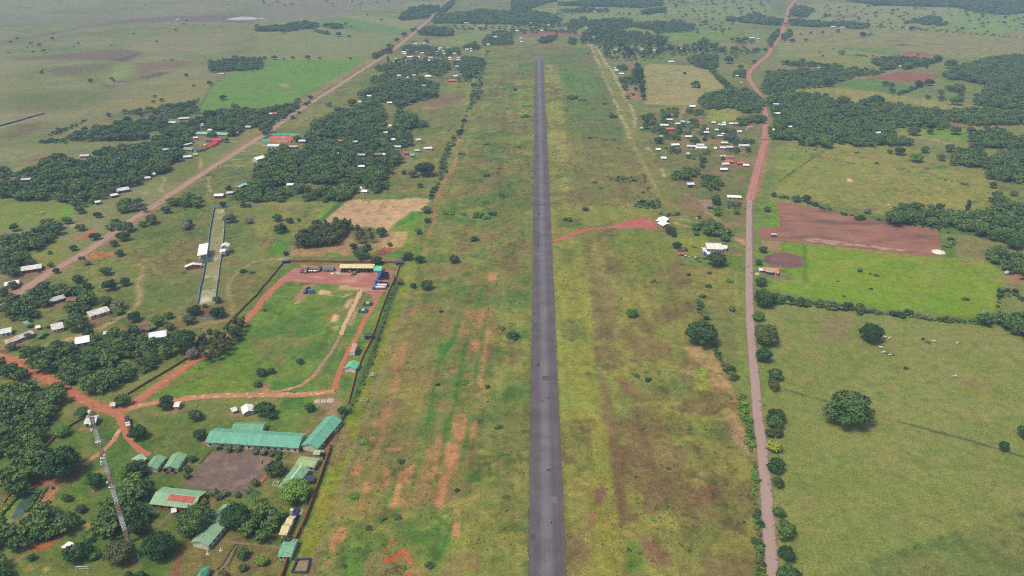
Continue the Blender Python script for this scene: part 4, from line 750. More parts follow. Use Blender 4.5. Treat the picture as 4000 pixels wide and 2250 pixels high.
wood('d','174 74 185 70 196 66 220 59 245 56 265 56 265 108 240 108 209 104 210 96 220 91 221 84 196 79 185 78',6.2,1.15,W9,'mix');wood('d','179 87 196 86 196 91 184 90',5.5,1.2,'bushy edge of the great forest','mix');wood('d','128 94 140 90 150 85 156 82 157 85 144 90 132 94',4,1.1,'hedge between the pastures','mix','scrub')
wood('d','0 99 18 93 33 93 60 97 62 102 76 98 86 104 65 107 64 110 90 103 110 99 116 103 130 105 150 107 170 112 190 111 210 110 225 111 240 112 265 113 265 124 240 123 205 124 182 120 178 127 165 124 164 127 130 124 125 131 118 133 143 139 143 144 90 145 70 138 60 144 40 145 38 140 6 138 0 129 8 125 6 116',6.0,1.12,'long wood across the red road','mix')
wood('d','204 139 215 131 228 127 245 137 265 139 265 146 206 146',6,1.15,W9,'mix')
wood('h','185 20 190 12 215 10 220 16 220 23 210 26 187 24',6.5,1.05,'round grove in the right pasture','mix');wood('h','223 22 235 14 265 11 265 42 240 42 224 38 220 30',6,1.15,W9,'mix')
wood('h','122 79 126 71 134 68 158 69 170 69 180 72 190 74 189 86 174 85 150 83 127 84',6.0,1.0,'grove above the long plowed field','mix');wood('h','190 76 196 76 206 75 220 71 235 69 240 65 265 71 265 100 248 108 240 102 220 98 207 93 190 88',5.6,1.15,W21,'mix');wood('h','225 62 230 57 240 62 236 66 226 64',5,1.2,W21)
wood('h','222 114 233 112 248 118 265 118 265 136 248 132 240 130 224 122',5.2,1.15,'thicket round the parked pickups','mix');wood('h','176 107 175 104 183 98 191 100 189 106',3.6,1.1,'bushes at the corner of the plowed field','mix','scrub')
wood('h','0 56 8 56 42 61 50 64 60 69 80 74 96 79 95 80 60 71 40 64 10 58',2.8,1.25,W22,'mix','scrub',.9);wood('h','96 77 125 83 150 84 190 90 205 95 190 95 150 87 115 82',2.6,1.8,W22,'mix','scrub',.7)
wood('l','-6 15 0 13 13 16 33 21 42 23 60 24 70 27 93 28 94 32 70 30 60 28 42 26 33 26 20 25 -6 22',3.6,1.0,W10,'mix','scrub');wood('l','96 32 105 31 110 34 130 34 150 36 150 38 130 37 100 35',3.0,1.05,W10,'mix','scrub');wood('l','150 37 170 40 190 40 200 43 215 43 215 46 190 44 150 40',2.4,1.15,W10,'mix','scrub')
wood('l','217 46 220 41 235 44 242 47 258 56 265 64 265 50 258 42 245 39 235 42',4.6,1.05,W23,'mix');wood('l','236 43 245 39 260 37 265 56 258 57 245 52',4.8,1.05,W23);wood('l','235 11 258 13 258 23 250 19 236 16',3.2,1.4,W24,'mix','scrub');wood('l','233 9 235 9 233 33 231 32',2,1.6,W24,'mix','scrub')
wood('p','144 0 148 -4 152 6 153 14 150 15 147 8',1.9,1.0,W2,'bright','scrub');wood('p','149 19 152 18 154 29 150 29',1.7,1.1,W2,'bright','scrub');wood('p','152 38 155 38 157 70 155 78 150 74 153 70',1.6,1.2,W2,'bright','scrub');wood('p','154 81 159 82 160 100 160 120 150 115 155 108 155 96',1.9,1.1,W2,'mix','scrub');wood('p','156 120 160 120 164 145 164 160 156 160',1.8,1.1,W2,'mix','scrub')
wood('k','203 69 207 68 213 83 221 90 228 102 223 103 216 95 209 83',2.2,1.1,W25,'mix','scrub');wood('k','227 119 233 119 239 138 240 145 232 140',2.2,1.0,W25,'bright','scrub');wood('k','183 24 188 22 195 33 198 42 193 41 188 33',2.2,1.3,'hedge above the big round tree','mix','scrub')
wood('g','159 38 163 34 180 30 187 34 186 37 170 40',4.6,1.15,W26,'mix');wood('g','193 46 195 40 206 38 211 45 206 49 200 50',4.4,1.3,W26,'mix');wood('g','190 86 205 84 210 90 218 94 214 98 205 96 194 92',4.6,1.05,'row of trees behind the airfield office','mix');wood('g','124 66 134 62 147 60 148 68 142 69 126 69',2.8,1.4,'bushes above the red gravel','mix','scrub');wood('g','148 74 160 74 163 76 149 78',2.4,1.3,'bushes behind the white office','mix','scrub');wood('g','216 62 230 64 231 69 220 70',2.4,1.3,'low bushes below the grey house','mix','scrub');wood('g','130 35 134 35 142 60 140 62 133 45',2.2,1.8,'weeds on the foot track','mix','scrub',.7);wood('g','96 41 108 37 130 39 128 41 110 43',2.4,1.7,'weed patch on the airfield','mix','scrub',.7)
wood('V','20 45 40 46 52 52 78 54 108 52 110 64 90 65 84 72 62 69 33 69 20 68 19 62 45 60',4.2,1.6,W0,'mix',keep=.95);wood('V','54 36 78 34 80 42 64 47 56 47',4,1.5,W0,'mix',keep=.95);wood('V','93 33 119 35 119 42 108 42 96 40',4,1.4,W0,'mix',keep=.95);wood('V','114 69 120 60 136 64 156 62 170 64 170 76 156 80 136 79 115 74',4.2,1.7,W0,'mix',keep=.95);wood('V','156 78 172 72 174 80 190 86 186 92 170 87 158 84',4.2,1.4,W0,'mix',keep=.95);wood('V','65 96 86 98 85 104 66 102',3.6,1.5,W0,'mix',keep=.95);wood('V','152 94 176 95 177 101 156 101',3.2,1.2,W0,'mix',keep=.8);wood('V','49 70 56 70 83 76 82 81 52 80',3.4,1.5,W0,'mix',keep=.95);wood('V','100 96 130 95 130 106 102 111',3.0,1.5,W0,'mix','scrub',keep=.7)
wood('V','188 47 200 44 216 46 215 53 190 54',5.2,1.05,W0);wood('V','175 51 180 48 188 52 188 57 178 58',5,1.1,W0);wood('V','28 48 33 46 40 49 40 54 29 54',4.6,1.0,W0)
wood('e','0 56 0 45 13 41 28 31 42 26 60 18 72 21 90 19 115 9 133 7 150 5 170 4 185 7 186 13 183 19 169 22 169 31 164 34 148 35 145 42 120 47 110 54 90 64 80 66 60 61 54 56 44 59 24 59',6.2,1.10,W27,'mix');wood('e','0 31 6 31 10 36 6 40 0 40',5.5,1.1,W27)
wood('e','0 103 10 97 35 93 45 84 60 83 62 88 56 96 45 105 25 115 31 124 12 138 0 130',5.2,1.12,'trees beside the small paddock','mix');wood('e','168 64 170 61 193 58 202 60 202 66 180 66',4.6,1.1,'row of trees at the head of the bull track','mix');wood('e','105 85 115 78 128 88 113 91',3.6,1.2,W28,'mix','scrub');wood('e','118 64 124 60 133 64 146 65 145 72 130 72 120 70',4.2,1.4,W28,'mix');wood('e','225 56 231 48 240 47 239 52',3.6,1.3,W1,'mix','scrub');wood('e','234 56 243 48 258 43 258 62 234 60',4.6,1.2,W1,'mix')
wood('i','2 26 13 21 33 21 35 9 50 7 80 10 81 17 93 20 92 25 86 28 85 35 72 39 69 33 64 28 66 20 48 20 47 25 37 30 38 38 30 42 12 42 2 33',5.0,1.12,'dark trees round the old roofs','mix');wood('i','23 70 33 68 39 76 30 80 22 76',4.6,1.0,W29)
wood('i','33 78 56 65 68 65 90 59 100 54 115 54 134 56 148 61 164 66 169 72 169 79 154 83 154 90 140 94 135 80 120 78 115 87 95 88 88 99 86 105 70 106 64 98 52 95 40 92 30 84',5.0,1.02,W29,'mix');wood('i','87 110 98 101 106 97 124 92 137 94 124 104 100 113 92 113',4.2,1.0,'oval clump beside the walled compound','mix');wood('i','0 87 13 89 29 96 23 100 6 100 -4 96',4.2,1.0,'dark trees beside the red dirt road');wood('i','-6 113 20 112 50 112 59 108 63 116 56 132 52 145 -6 145',5.2,1.0,W30,'mix');wood('m','-8 0 39 0 38 11 35 23 0 32 -8 32',5.2,1.0,W30,'mix')
wood('i','197 66 205 59 220 61 235 49 245 44 249 48 240 64 225 78 212 86 204 84 201 74',2.6,1.35,'stand of slim trees across the red track','olive','slender',.9);wood('f','39 109 44 99 62 89 84 87 94 88 94 93 84 101 80 106 50 109',2.8,.78,W31,'olive','slender');wood('f','97 90 100 88 105 90 117 89 119 93 120 103 103 105 100 95',2.8,1.7,W31,'olive','slender',.9)
wood('m','4 44 24 26 37 25 38 34 30 46 20 64 7 62',4.8,1.0,'tall trees on the sloping lawn','mix');wood('m','106 63 117 54 139 53 137 64 126 74 111 74',4.6,1.0,W32,'mix');wood('m','87 101 88 89 100 80 110 77 113 78 138 77 138 86 125 93 116 100 100 103',4.4,1.0,W32,'mix');wood('m','33 89 40 79 49 84 60 89 69 88 68 95 58 101 48 108 32 107 15 118 6 112 3 101 15 98',4.2,1.0,W33,'mix');wood('m','80 111 100 107 135 96 140 101 120 106 100 110',2.2,1.2,'bushes at the foot of the mast','mix','scrub');wood('m','-4 96 3 98 6 114 -4 125',4.4,1.0,W33);wood('m','-4 133 9 135 6 145 -4 145',4,1.0,'trees at the corner of the lawn')
wood('n','83 101 98 90 104 83 118 84 119 93 113 104 104 109 90 107',4.2,1.0,'shade trees on the school lawn','mix');wood('j','140 4 131 28 126 45 116 78 108 98 100 118 93 138 99 136 106 112 115 92 122 72 130 45 136 28 144 6',.95,1.2,'weedy foot of the compound fence','mix','scrub',.8)
# wide savanna, single trees scattered thinly
wood('d','26 4 258 11 258 33 10 26',4.6,7,W5,'mix',keep=.75);wood('c','140 12 215 6 258 4 258 12 230 15 215 33 185 33 190 20 150 16',4.6,7,W5,'mix',keep=.75);wood('b','199 20 220 25 258 26 258 30 200 30',4.4,3.2,'row of far trees',keep=.7);wood('c','42 10 125 12 130 18 90 18 50 16',4.2,7,W5,'mix',keep=.6);wood('c','155 0 258 0 258 4 170 6',4.6,5,W5,'mix',keep=.6)
wood('b','0 0 140 0 130 4 90 6 30 6 0 4',5,8,W34,'mix',keep=.6);wood('d','100 24 140 26 180 30 230 34 258 37 258 38 220 35 170 31 100 26',3.6,3.0,W35,'mix','scrub',.9);wood('d','85 54 130 57 130 58 85 55',3.2,2.0,W35,'mix','scrub',.8);wood('h','25 6 62 8 60 10 43 22 25 34 11 44 10 44 24 33 42 20',1.6,3,'fence line in the pasture','mix','scrub',.5);wood('h','176 40 190 42 212 47 211 48 190 45 176 41',2.2,1.8,'bushes in the pasture','dark','scrub',.8);wood('a','0 38 200 20 200 40 120 46 0 56',4.2,14,W34,'mix',keep=.5)

def ring_pts(P,n_try,gap,rs):
    P=np.array(P);x0,y0=P.min(0);x1,y1=P.max(0);cell=gap;grid={};out=[]
    def inside(px,py):
        c=False;m=len(P)
        for k in range(m):
            (ax,ay),(bx,by)=P[k],P[k-1]
            if (ay>py) != (by>py) and px<(bx-ax)*(py-ay)/(by-ay)+ax: c=not c
        return c
    area=(x1-x0)*(y1-y0)
    for _ in range(int(min(60000,9*area/(gap*gap)+30))):
        px,py=rs.uniform(x0,x1),rs.uniform(y0,y1);i,j=int(px/cell),int(py/cell)
        if any(math.dist((px,py),q)<gap for di in (-1,0,1) for dj in (-1,0,1) for q in grid.get((i+di,j+dj),())): continue
        if inside(px,py): grid.setdefault((i,j),[]).append((px,py));out.append((px,py))
    return out
HOUSE_SPOTS=[]                                  # filled by the buildings: (x, y, radius) kept free of crowns

# ------------------------------------------------------------------ buildings
WHITE_R,GREY_R,RUST=(214,216,216),(176,178,176),(134,92,78)
def cl(v): return '_'.join(str(int(q)) for q in v)
def RM(c,st=None): return roof_mat('roof_'+cl(c)+('_s'+cl(st) if st else ''),c,st)
def WM(c): return noise_mat('wall_'+cl(c),c,tuple(v*.88 for v in c),.5,c3=tuple(v*.80 for v in c),s3=.6,fine=4,finek=.08)
GLASS=plain('dark_opening',(38,40,42),rough=.3,spec=.5)
WOOD=noise_mat('grey_timber',(132,120,104),(104,94,82),1.5)
STEEL=plain('grey_steel',(150,152,150),rough=.5)
def spot(x,y,r,z=2): HOUSE_SPOTS.append((x,y,r,z))
def build_house(name,label,cat,x,y,ang,L,Wd,hw=2.7,rise=1.2,roof=WHITE_R,stain=None,wall=(206,200,190),wins=2,kind='gable',group=None,over=.6,door=True,front_posts=0,cap=None,patch=None):
    """ridge along local x; parts: wall, roof (> ridge_cap), each window, door, posts"""
    e=empty(name,(x,y,0),ang);tag(e,label,cat,group);hl,hd=L/2,Wd/2
    w=MB()
    if kind == 'gable': w.prism([(-hd,-.1),(hd,-.1),(hd,hw),(0,hw+rise-.06),(-hd,hw)],-hl,hl)
    elif kind == 'hip': w.box(-hl,hl,-hd,hd,-.1,hw)
    else: w.prism([(-hd,-.1),(hd,-.1),(hd,hw+rise-.06),(-hd,hw-.06)],-hl,hl)
    w.obj('wall',WM(wall),e)
    r=MB();ox=hl+over;oy=hd+over;th=.14
    if kind == 'gable':
        dz=rise*over/hd
        for s in (-1,1):
            a=[(-ox,s*oy,hw-dz),(ox,s*oy,hw-dz),(ox,0,hw+rise),(-ox,0,hw+rise)]
            if s>0: a=a[::-1]
            r.hexa(a,[(p[0],p[1],p[2]+th) for p in a])
        ro=r.obj('roof',RM(roof,stain),e)
        cp=MB();cp.prism([(-.3,hw+rise+.08),(0,hw+rise+.26),(.3,hw+rise+.08)],-ox+.05,ox-.05);cp.obj('ridge_cap',RM(cap or tuple(min(255,v*1.06) for v in roof)),ro)
        if patch:                                   # a differently coloured stretch of roofing laid on one slope
            x0,x1,f0,f1,pc,s=patch;pm=MB()
            q=lambda f: (s*oy*(1-f),hw-dz+(rise+dz)*f+th)
            a=[(x0,*q(f0)),(x1,*q(f0)),(x1,*q(f1)),(x0,*q(f1))]
            if s>0: a=a[::-1]
            pm.hexa([(p[0],p[1],p[2]+.01) for p in a],[(p[0],p[1],p[2]+.06) for p in a]);po=pm.obj('roof_patch',RM(pc),ro);po['label'] = 'rust red stretch of roof sheets'
    elif kind == 'hip':
        k=min(hd,hl)*.95;A=[(-ox,-oy,hw),(ox,-oy,hw),(ox,oy,hw),(-ox,oy,hw)];T=[(-hl+k,0,hw+rise),(hl-k,0,hw+rise)]
        r.add(A+T+[(p[0],p[1],hw-.14) for p in A],[(0,1,5,4),(1,2,5),(2,3,4,5),(3,0,4),(9,8,7,6),(0,6,7,1),(1,7,8,2),(2,8,9,3),(3,9,6,0)]);r.obj('roof',RM(roof,stain),e)
    else:
        sl=rise/Wd;a=[(-ox,-oy,hw-sl*over),(ox,-oy,hw-sl*over),(ox,oy,hw+rise+sl*over),(-ox,oy,hw+rise+sl*over)]
        r.hexa(a,[(p[0],p[1],p[2]+th) for p in a]);r.obj('roof',RM(roof,stain),e)
    for s in (-1,1):
        for k in range(wins):
            cx=-hl+L*(k+.5)/wins;ww=min(1.3,L/wins*.4)
            wb=MB();wb.box(cx-ww/2,cx+ww/2,s*hd-.05,s*hd+.05,.95,min(2.1,hw-.3));wb.obj('window',GLASS,e)
    if door:
        d=MB();d.box(hl*.12,hl*.12+1.0,-hd-.06,-hd+.04,0,min(2.05,hw-.2)) if wins % 2==0 else d.box(-hl-.06,-hl+.04,-.5,.5,0,2.05);d.obj('door',WOOD,e)
    for k in range(front_posts):
        px_=-hl+L*k/max(1,front_posts-1);pb=MB();pb.rod((px_,-hd-1.6,-.1),(px_,-hd-1.6,hw-.35),.09);pb.obj('post',STEEL,e)
    if front_posts:
        v=MB();a=[(-ox,-hd-2.0,hw-.55),(ox,-hd-2.0,hw-.55),(ox,-hd-.4,hw-.18),(-ox,-hd-.4,hw-.18)];v.hexa(a,[(p[0],p[1],p[2]+.1) for p in a]);v.obj('porch_roof',RM(roof,stain),e)
    spot(x,y,max(L,Wd)/2+1,hw)
    return e
def ridge(t,xa,ya,xb,yb,hw,rise):            # ridge ends in the photo -> centre, heading, length
    a=G(t,xa,ya,hw+rise);b_=G(t,xb,yb,hw+rise)
    return (a[0]+b_[0])/2,(a[1]+b_[1])/2,math.atan2(b_[1]-a[1],b_[0]-a[0]),math.dist(a[:2],b_[:2])
def RH(t,xa,ya,xb,yb,Wd,label,cat='building',name='building',hw=3.0,rise=1.6,**kw):
    x,y,a,L=ridge(t,xa,ya,xb,yb,hw,rise)
    return build_house(name,label,cat,x,y,a,max(2.0,L-1.0),Wd,hw,rise,**kw)
def HH(t,x,y,wz,label,dep=.62,ang=0.0,hw=2.6,rise=1.0,cat='house',name='house',**kw):
    """a house from the middle of its roof and the roof's width in the photo"""
    gx,gy,_=G(t,x,y,hw+rise*.5);k=PX(gx,gy,hw)
    L=wz/TILES[t][2]/k-.8
    if 'wins' not in kw: kw['wins']=2 if L>6 else 1
    return build_house(name,label,cat,gx,gy,R(ang),max(2.4,L),max(2.4,L*dep),hw,rise,**kw)
TEAL,GRN_R,PALEG=(104,166,142),(122,166,126),(152,172,122)
CREAM=(222,216,204)
# the school compound
RH('n',522,108,1378,160,11.5,'very long teal metal roof above the concrete square',hw=3.4,rise=2.2,roof=TEAL,stain=(92,154,130),wall=CREAM,wins=14)
RH('n',1438,224,1672,-42,8.8,'teal roofed hall standing at an angle to the very long teal building',hw=3.4,rise=2.0,roof=TEAL,stain=(92,154,130),wall=CREAM,wins=8)
RH('n',740,45,1024,48,7.5,'short dull green roof just behind the very long teal building',hw=2.8,rise=1.3,roof=(108,158,124),wall=(214,214,200),wins=3)
RH('n',1372,420,1222,618,7.8,'light green roof with a white stripe along its ridge',hw=3.0,rise=1.5,roof=GRN_R,wall=CREAM,wins=4,cap=(238,240,238))
RH('n',1338,366,1516,388,6.5,'yellowish green low roof behind the light green striped roof',hw=2.6,rise=.8,roof=PALEG,wall=CREAM,wins=3)
RH('n',20,672,425,716,11.0,'green roof with a big rust red patch, below the concrete square',hw=3.0,rise=1.8,roof=(136,172,136),stain=(148,150,130),wall=(176,110,84),wins=6,patch=(-3.5,9.5,.42,.96,(172,92,76),-1))
RH('n',722,778,418,1128,8.0,'long mossy green roof running askew between two big trees',hw=3.2,rise=1.5,roof=(128,166,128),stain=(158,160,142),wall=(232,226,214),wins=8)
RH('m',1318,322,1252,366,5.6,'pale mint curved hut roof, first of the three beside the lawn',hw=2.4,rise=1.2,roof=(150,190,164),stain=(190,206,190),wall=CREAM,wins=2)
RH('m',1480,322,1392,432,5.8,'middle green roof of the three beside the lawn',hw=2.6,rise=1.4,roof=GRN_R,wall=CREAM,wins=3)
RH('n',238,298,148,432,6.8,'green roof with two dark water tanks at its brick gable',hw=2.6,rise=1.5,roof=(124,168,128),wall=(222,212,200),wins=3)
RH('n',1238,918,1292,924,5.5,'small cream roofed cabin beside the dark water tank','cabin','cabin',hw=2.4,rise=1.0,roof=(208,194,148),wall=(232,230,224),wins=1)
RH('n',1192,986,1262,992,7.0,'larger cream roofed cabin in front of the smaller one','cabin','cabin',hw=2.5,rise=1.2,roof=(206,190,140),wall=(232,228,218),wins=1)
RH('n',1182,1172,1306,1176,9.5,'small square green roofed building at the end of the red wall',hw=2.8,rise=.8,roof=(116,164,132),wall=CREAM,wins=3)
RH('n',400,1412,470,1420,9,'teal hipped roof cut by the bottom edge of the photo',hw=2.8,rise=1.8,roof=(88,158,130),wall=CREAM,wins=2,kind='hip')
RH('m',790,-8,900,-22,6.5,'teal walled hut under a pale grey roof behind the mast top','hut','hut',hw=2.8,rise=.9,roof=(198,204,204),wall=(98,168,150),wins=2)
RH('m',600,1190,668,1138,4.0,'white tin shelter roof half under a tree at the lower lawn','shelter','shelter',hw=2.2,rise=.5,roof=(236,236,232),wall=(150,150,140),wins=1)
RH('j',988,842,942,908,6.6,'white cabin with a mint green tile roof beside the dirt track','cabin','cabin',hw=2.9,rise=1.5,roof=(104,186,142),stain=(96,168,130),wall=(238,238,236),wins=2)
RH('i',1768,1272,1800,1272,4.4,'tiny white hut behind a tree on the sandy track','hut','hut',hw=2.4,rise=.8,roof=(226,226,222),wall=(220,214,206),wins=1)
RH('i',2478,1282,2500,1350,5.5,'white tunnel roofed hut between two trees below the sandy track','hut','hut',hw=2.4,rise=1.2,roof=(228,230,228),wall=(190,180,170),wins=1)
RH('i',2330,1335,2370,1322,3.6,'pale lean to shelter beside the tunnel roofed hut','shelter','shelter',hw=1.8,rise=.5,roof=(206,212,206),wall=(160,170,160),wins=1)
RH('i',1120,1272,1158,1270,3.2,'tiny sentry hut at the dirt road junction','hut','hut',hw=2.2,rise=.7,roof=(200,190,180),wall=(206,190,176),wins=1)
# open vehicle shed of the yard
def shed():
    hw=4.0;a=G('A',880,186,hw);b_=G('A',1542,190,hw);c=G('A',1578,132,hw+.8)
    L=math.dist(a[:2],b_[:2]);x,y=(a[0]+b_[0])/2,(a[1]+b_[1])/2;D=max(6,(c[1]-b_[1]));e=empty('vehicle_shed',(x,y,0),math.atan2(b_[1]-a[1],b_[0]-a[0]))
    tag(e,'long open vehicle shed with a cream metal roof on the red yard','shed')
    r=MB();q=[(-L/2-.5,-.3,hw),(L/2+.3,-.3,hw),(L/2+.3,D,hw+.8),(-L/2-.5,D,hw+.8)];r.hexa(q,[(p[0],p[1],p[2]+.16) for p in q]);r.obj('roof',RM((206,196,146),(188,172,128)),e)
    w=MB();w.box(-L/2,L/2,D-.5,D-.3,0,hw+.6);w.obj('wall',WM((140,128,110)),e)
    for k in range(11):
        p=MB();px_=-L/2+L*k/10;p.box(px_-.12,px_+.12,.1,.34,-.1,hw-.02);p.obj('post',STEEL,e)
    spot(x,y+4,10,3);return x,y,e.rotation_euler[2],L,D
SHED=shed()
RH('A',1570,162,1712,168,8.5,'mint green roofed office at the end of the open vehicle shed','office','office',hw=3.2,rise=1.0,roof=(104,190,160),wall=(228,220,200),wins=2)
# bull track: grandstand, judges' tower, canteen
def stand():
    x0,y0,z1=G('C',366,658,7.0);x1=G('C',472,662,7.0)[0];yb=G('C',494,505,8.0)[1];w_=x1-x0;D=yb-y0;sh=G('C',494,505,8.0)[0]-x1
    e=empty('grandstand',((x0+x1)/2,y0,0),-math.atan2(sh,D));tag(e,'white grandstand roof on the fence of the long bull track','grandstand')
    r=MB();q=[(-w_/2,0,7.0),(w_/2,0,7.6),(w_/2,D,7.6),(-w_/2,D,7.0)];r.hexa(q,[(p[0],p[1],p[2]+.2) for p in q]);r.obj('roof',RM((226,230,232),(206,212,214)),e)
    for sx in (-1,1):
        for f in (.03,.35,.66,.97):
            p=MB();p.box(sx*(w_/2-.7)-.18,sx*(w_/2-.7)+.18,D*f-.18,D*f+.18,-.1,7.0 if sx<0 else 7.5);p.obj('post',WM((226,226,222)),e)
    for k in range(6):
        t_=MB();t_.box(-w_/2+1+k*(w_-2)/6,-w_/2+1+(k+1)*(w_-2)/6-.02,1,D-1,3.4-k*.55,3.8-k*.55);t_.obj('seat_row',WM((212,208,200)),e)
    spot((x0+x1)/2,y0+D/2,8,5)
stand()
def judges():
    x,y,_=G('C',664,676);e=empty('judges_tower',(x,y,0),.1);tag(e,'white two level booth facing the grandstand across the bull track','tower')
    k=MB();k.box(-2.4,2.4,0,6,2.4,2.7);k.obj('deck',WM((226,226,222)),e)
    k=MB();k.box(-2.4,2.4,0,6,4.6,4.85);k.obj('lower_roof',RM((230,232,230)),e)
    for sx in (-1,1):
        for sy in (.2,5.8,7.0,12.2):
            k=MB();k.box(sx*2.2-.14+(sy>6)*.9,sx*2.2+.14+(sy>6)*.9,sy-.14,sy+.14,-.1,4.6 if sy<6 else 6.4);k.obj('post',WM((230,230,226)),e)
    k=MB();k.box(-1.6,3.4,6.8,12.4,2.6,2.9);k.obj('upper_deck',WM((220,220,216)),e)
    k=MB();k.box(-1.6,3.4,6.8,7.0,2.9,4.0);k.obj('railing',WM((226,226,222)),e)
    k=MB()
    for s in (-1,1):
        a=[(.9,6.2,8.0),(.9,13,8.0),(.9+s*3.4,13,6.4),(.9+s*3.4,6.2,6.4)]
        if s>0: a=a[::-1]
        k.hexa(a,[(p[0],p[1],p[2]+.14) for p in a])
    k.obj('upper_roof',RM((232,234,234)),e);spot(x,y+6,7,4)
judges()
RH('C',312,742,312,764,11.5,'white roofed brick canteen beside the grandstand','canteen','canteen',hw=2.8,rise=1.5,roof=(222,226,228),wall=(178,108,82),wins=1)
# houses of the near settlement, lower edge of the long road
RH('i',480,228,640,182,7,'grey tin roof among dark trees, higher of the two old roofs','house','house',hw=2.6,rise=1.2,roof=(176,178,176),stain=(120,116,112),wall=(120,96,84))
RH('i',672,212,772,204,6.5,'dark red rusted roof beside the grey tin roof','house','house',hw=2.6,rise=1.2,roof=(128,84,80),stain=(150,120,112),wall=(170,164,158))
RH('i',876,362,1078,302,8.5,'striped old white roof over a cream wall beside a bare plot','house','house',hw=2.9,rise=1.5,roof=(206,204,198),stain=(128,122,116),wall=(218,202,152))
RH('i',510,500,630,470,9.5,'squarish white and rust roof over white walls','house','house',hw=2.8,rise=1.0,roof=(204,200,196),stain=(164,110,98),wall=(220,216,212),wins=3)
RH('i',752,632,898,604,9.0,'bright white hall roof among the dark trees','hall','hall',hw=3.0,rise=1.2,roof=(242,244,246),stain=(226,230,232),wall=(200,196,190))
RH('i',1496,576,1672,548,8.5,'white roof over open brick walls at the end of the grove','house','house',hw=3.0,rise=1.5,roof=(226,230,236),stain=(206,210,216),wall=(170,122,100))
RH('i',1340,508,1506,476,6.0,'maroon roof half hidden by banana plants','house','house',hw=2.6,rise=1.3,roof=(116,66,72),stain=(128,82,86),wall=(206,204,200))
RH('i',0,538,112,516,7,'white roof at the left edge above a blue door wall','house','house',hw=2.7,rise=1.2,roof=(210,208,208),stain=(190,176,170),wall=(222,222,222))
RH('i',40,648,172,606,5.5,'long rusted roof, lower half of the bent house','house','house',hw=2.4,rise=.9,roof=(190,150,144),stain=(206,200,196),wall=(200,196,190))
RH('i',160,606,320,545,5.5,'long grey roof joined to the rusted one','house','house',hw=2.4,rise=.9,roof=(186,186,184),stain=(160,158,156),wall=(190,184,178))
RH('i',352,504,400,492,3.6,'tiny white shed among banana plants','shed','shed',hw=2.0,rise=.5,roof=(222,222,220),wall=(190,190,186),wins=1)
RH('i',1040,558,1098,552,3.4,'tiny pale roof in front of the maroon roof','shed','shed',hw=2.0,rise=.6,roof=(206,210,210),wall=(180,178,172),wins=1)
RH('i',232,460,272,446,4,'small blue grey roof among the old trees','shed','shed',hw=2.0,rise=.6,roof=(136,156,162),wall=(140,136,130),wins=1)
RH('e',210,1300,418,1268,9,'red walled long house beside the long dirt road','house','house',hw=2.7,rise=1.2,roof=(206,206,208),stain=(190,140,134),wall=(170,60,66),wins=4)
RH('i',40,66,192,40,7,'white roof with a tree before it on the far road bank','house','house',hw=2.5,rise=.9,roof=(220,222,224),stain=(196,196,196),wall=(180,176,170))
RH('e',1155,512,1290,488,10,'large pale grey tin roof at the foot of the dark grove','house','house',hw=2.8,rise=1.2,roof=(198,202,210),stain=(160,160,158),wall=(120,112,104))
RH('e',1106,566,1180,552,6.5,'small ribbed white roof before the large pale grey one','house','house',hw=2.5,rise=.8,roof=(212,214,214),stain=(140,140,138),wall=(70,72,80))
RH('e',950,634,1006,624,6,'pale tin roofed brick hut by the green paddock','hut','hut',hw=2.3,rise=.7,roof=(204,208,212),wall=(150,90,78))
HH('e',265,405,90,'dark little house with a grey roof on the edge of the marsh',roof=(176,180,184),wall=(120,116,112),ang=8)
HH('e',855,168,90,'lone grey roofed house at the back of the dark grove',roof=(186,188,196),stain=(140,140,142),wall=(150,142,136),ang=6)
HH('e',1485,390,52,'white hut at the mouth of the dark grove',roof=(206,206,210),wall=(180,140,132),ang=15)
HH('e',1545,352,34,'tiny white box hut on the grove edge',roof=(222,222,222),wall=(210,210,206),ang=15)
HH('e',1885,178,78,'white roofed green hut near the school fence',roof=(208,214,220),wall=(110,180,110),ang=15)
HH('e',1968,155,40,'little mint stall at the school corner',roof=(140,190,150),wall=(110,176,120),ang=15,name='stall',cat='stall')
HH('e',1675,105,80,'grey tin roofs deep inside the dark grove',roof=(178,182,186),stain=(140,110,104),wall=(120,110,104),ang=10)
HH('e',2205,564,90,'white roofed brick house at the head of the bull track',roof=(226,230,234),wall=(150,112,98),ang=4,dep=.75,hw=3)
HH('e',2308,540,60,'pale grey shed beside the white roofed brick house',roof=(196,204,208),wall=(150,140,130),ang=25,name='shed',cat='shed')
RH('e',2390,488,2440,462,4,'shed with a mint green tarp end','shed','shed',hw=2.2,rise=.5,roof=(170,182,184),stain=(90,190,160),wall=(120,150,140),wins=1)
HH('e',2464,456,44,'turquoise roofed hut in the scrub',roof=(72,200,166),wall=(90,180,156),ang=10,name='hut',cat='hut')
# the school on the long road
RH('S',640,360,1112,376,9,'long pale green school roof with open classrooms','school','school',hw=3.2,rise=1.5,roof=(136,176,144),stain=(150,184,156),wall=(200,196,160),wins=12)
RH('S',808,548,918,496,8,'crimson roof with a yellow gable wall','classroom','classroom',hw=3,rise=1.4,roof=(198,54,70),stain=(180,50,64),wall=(222,182,84))
RH('S',884,462,1010,458,8,'crimson roof with arched openings behind the yellow gabled one','classroom','classroom',hw=3,rise=1.4,roof=(196,66,80),stain=(170,90,96),wall=(196,160,150))
RH('S',776,460,890,462,7,'maroon and grey roof joined to the arched crimson one','classroom','classroom',hw=2.8,rise=1.3,roof=(110,84,88),stain=(170,130,130),wall=(190,140,120))
RH('S',596,612,732,584,8,'charcoal roof with a yellow gable at the school corner','classroom','classroom',hw=3,rise=1.4,roof=(94,92,98),stain=(112,110,114),wall=(222,190,92),wins=3)
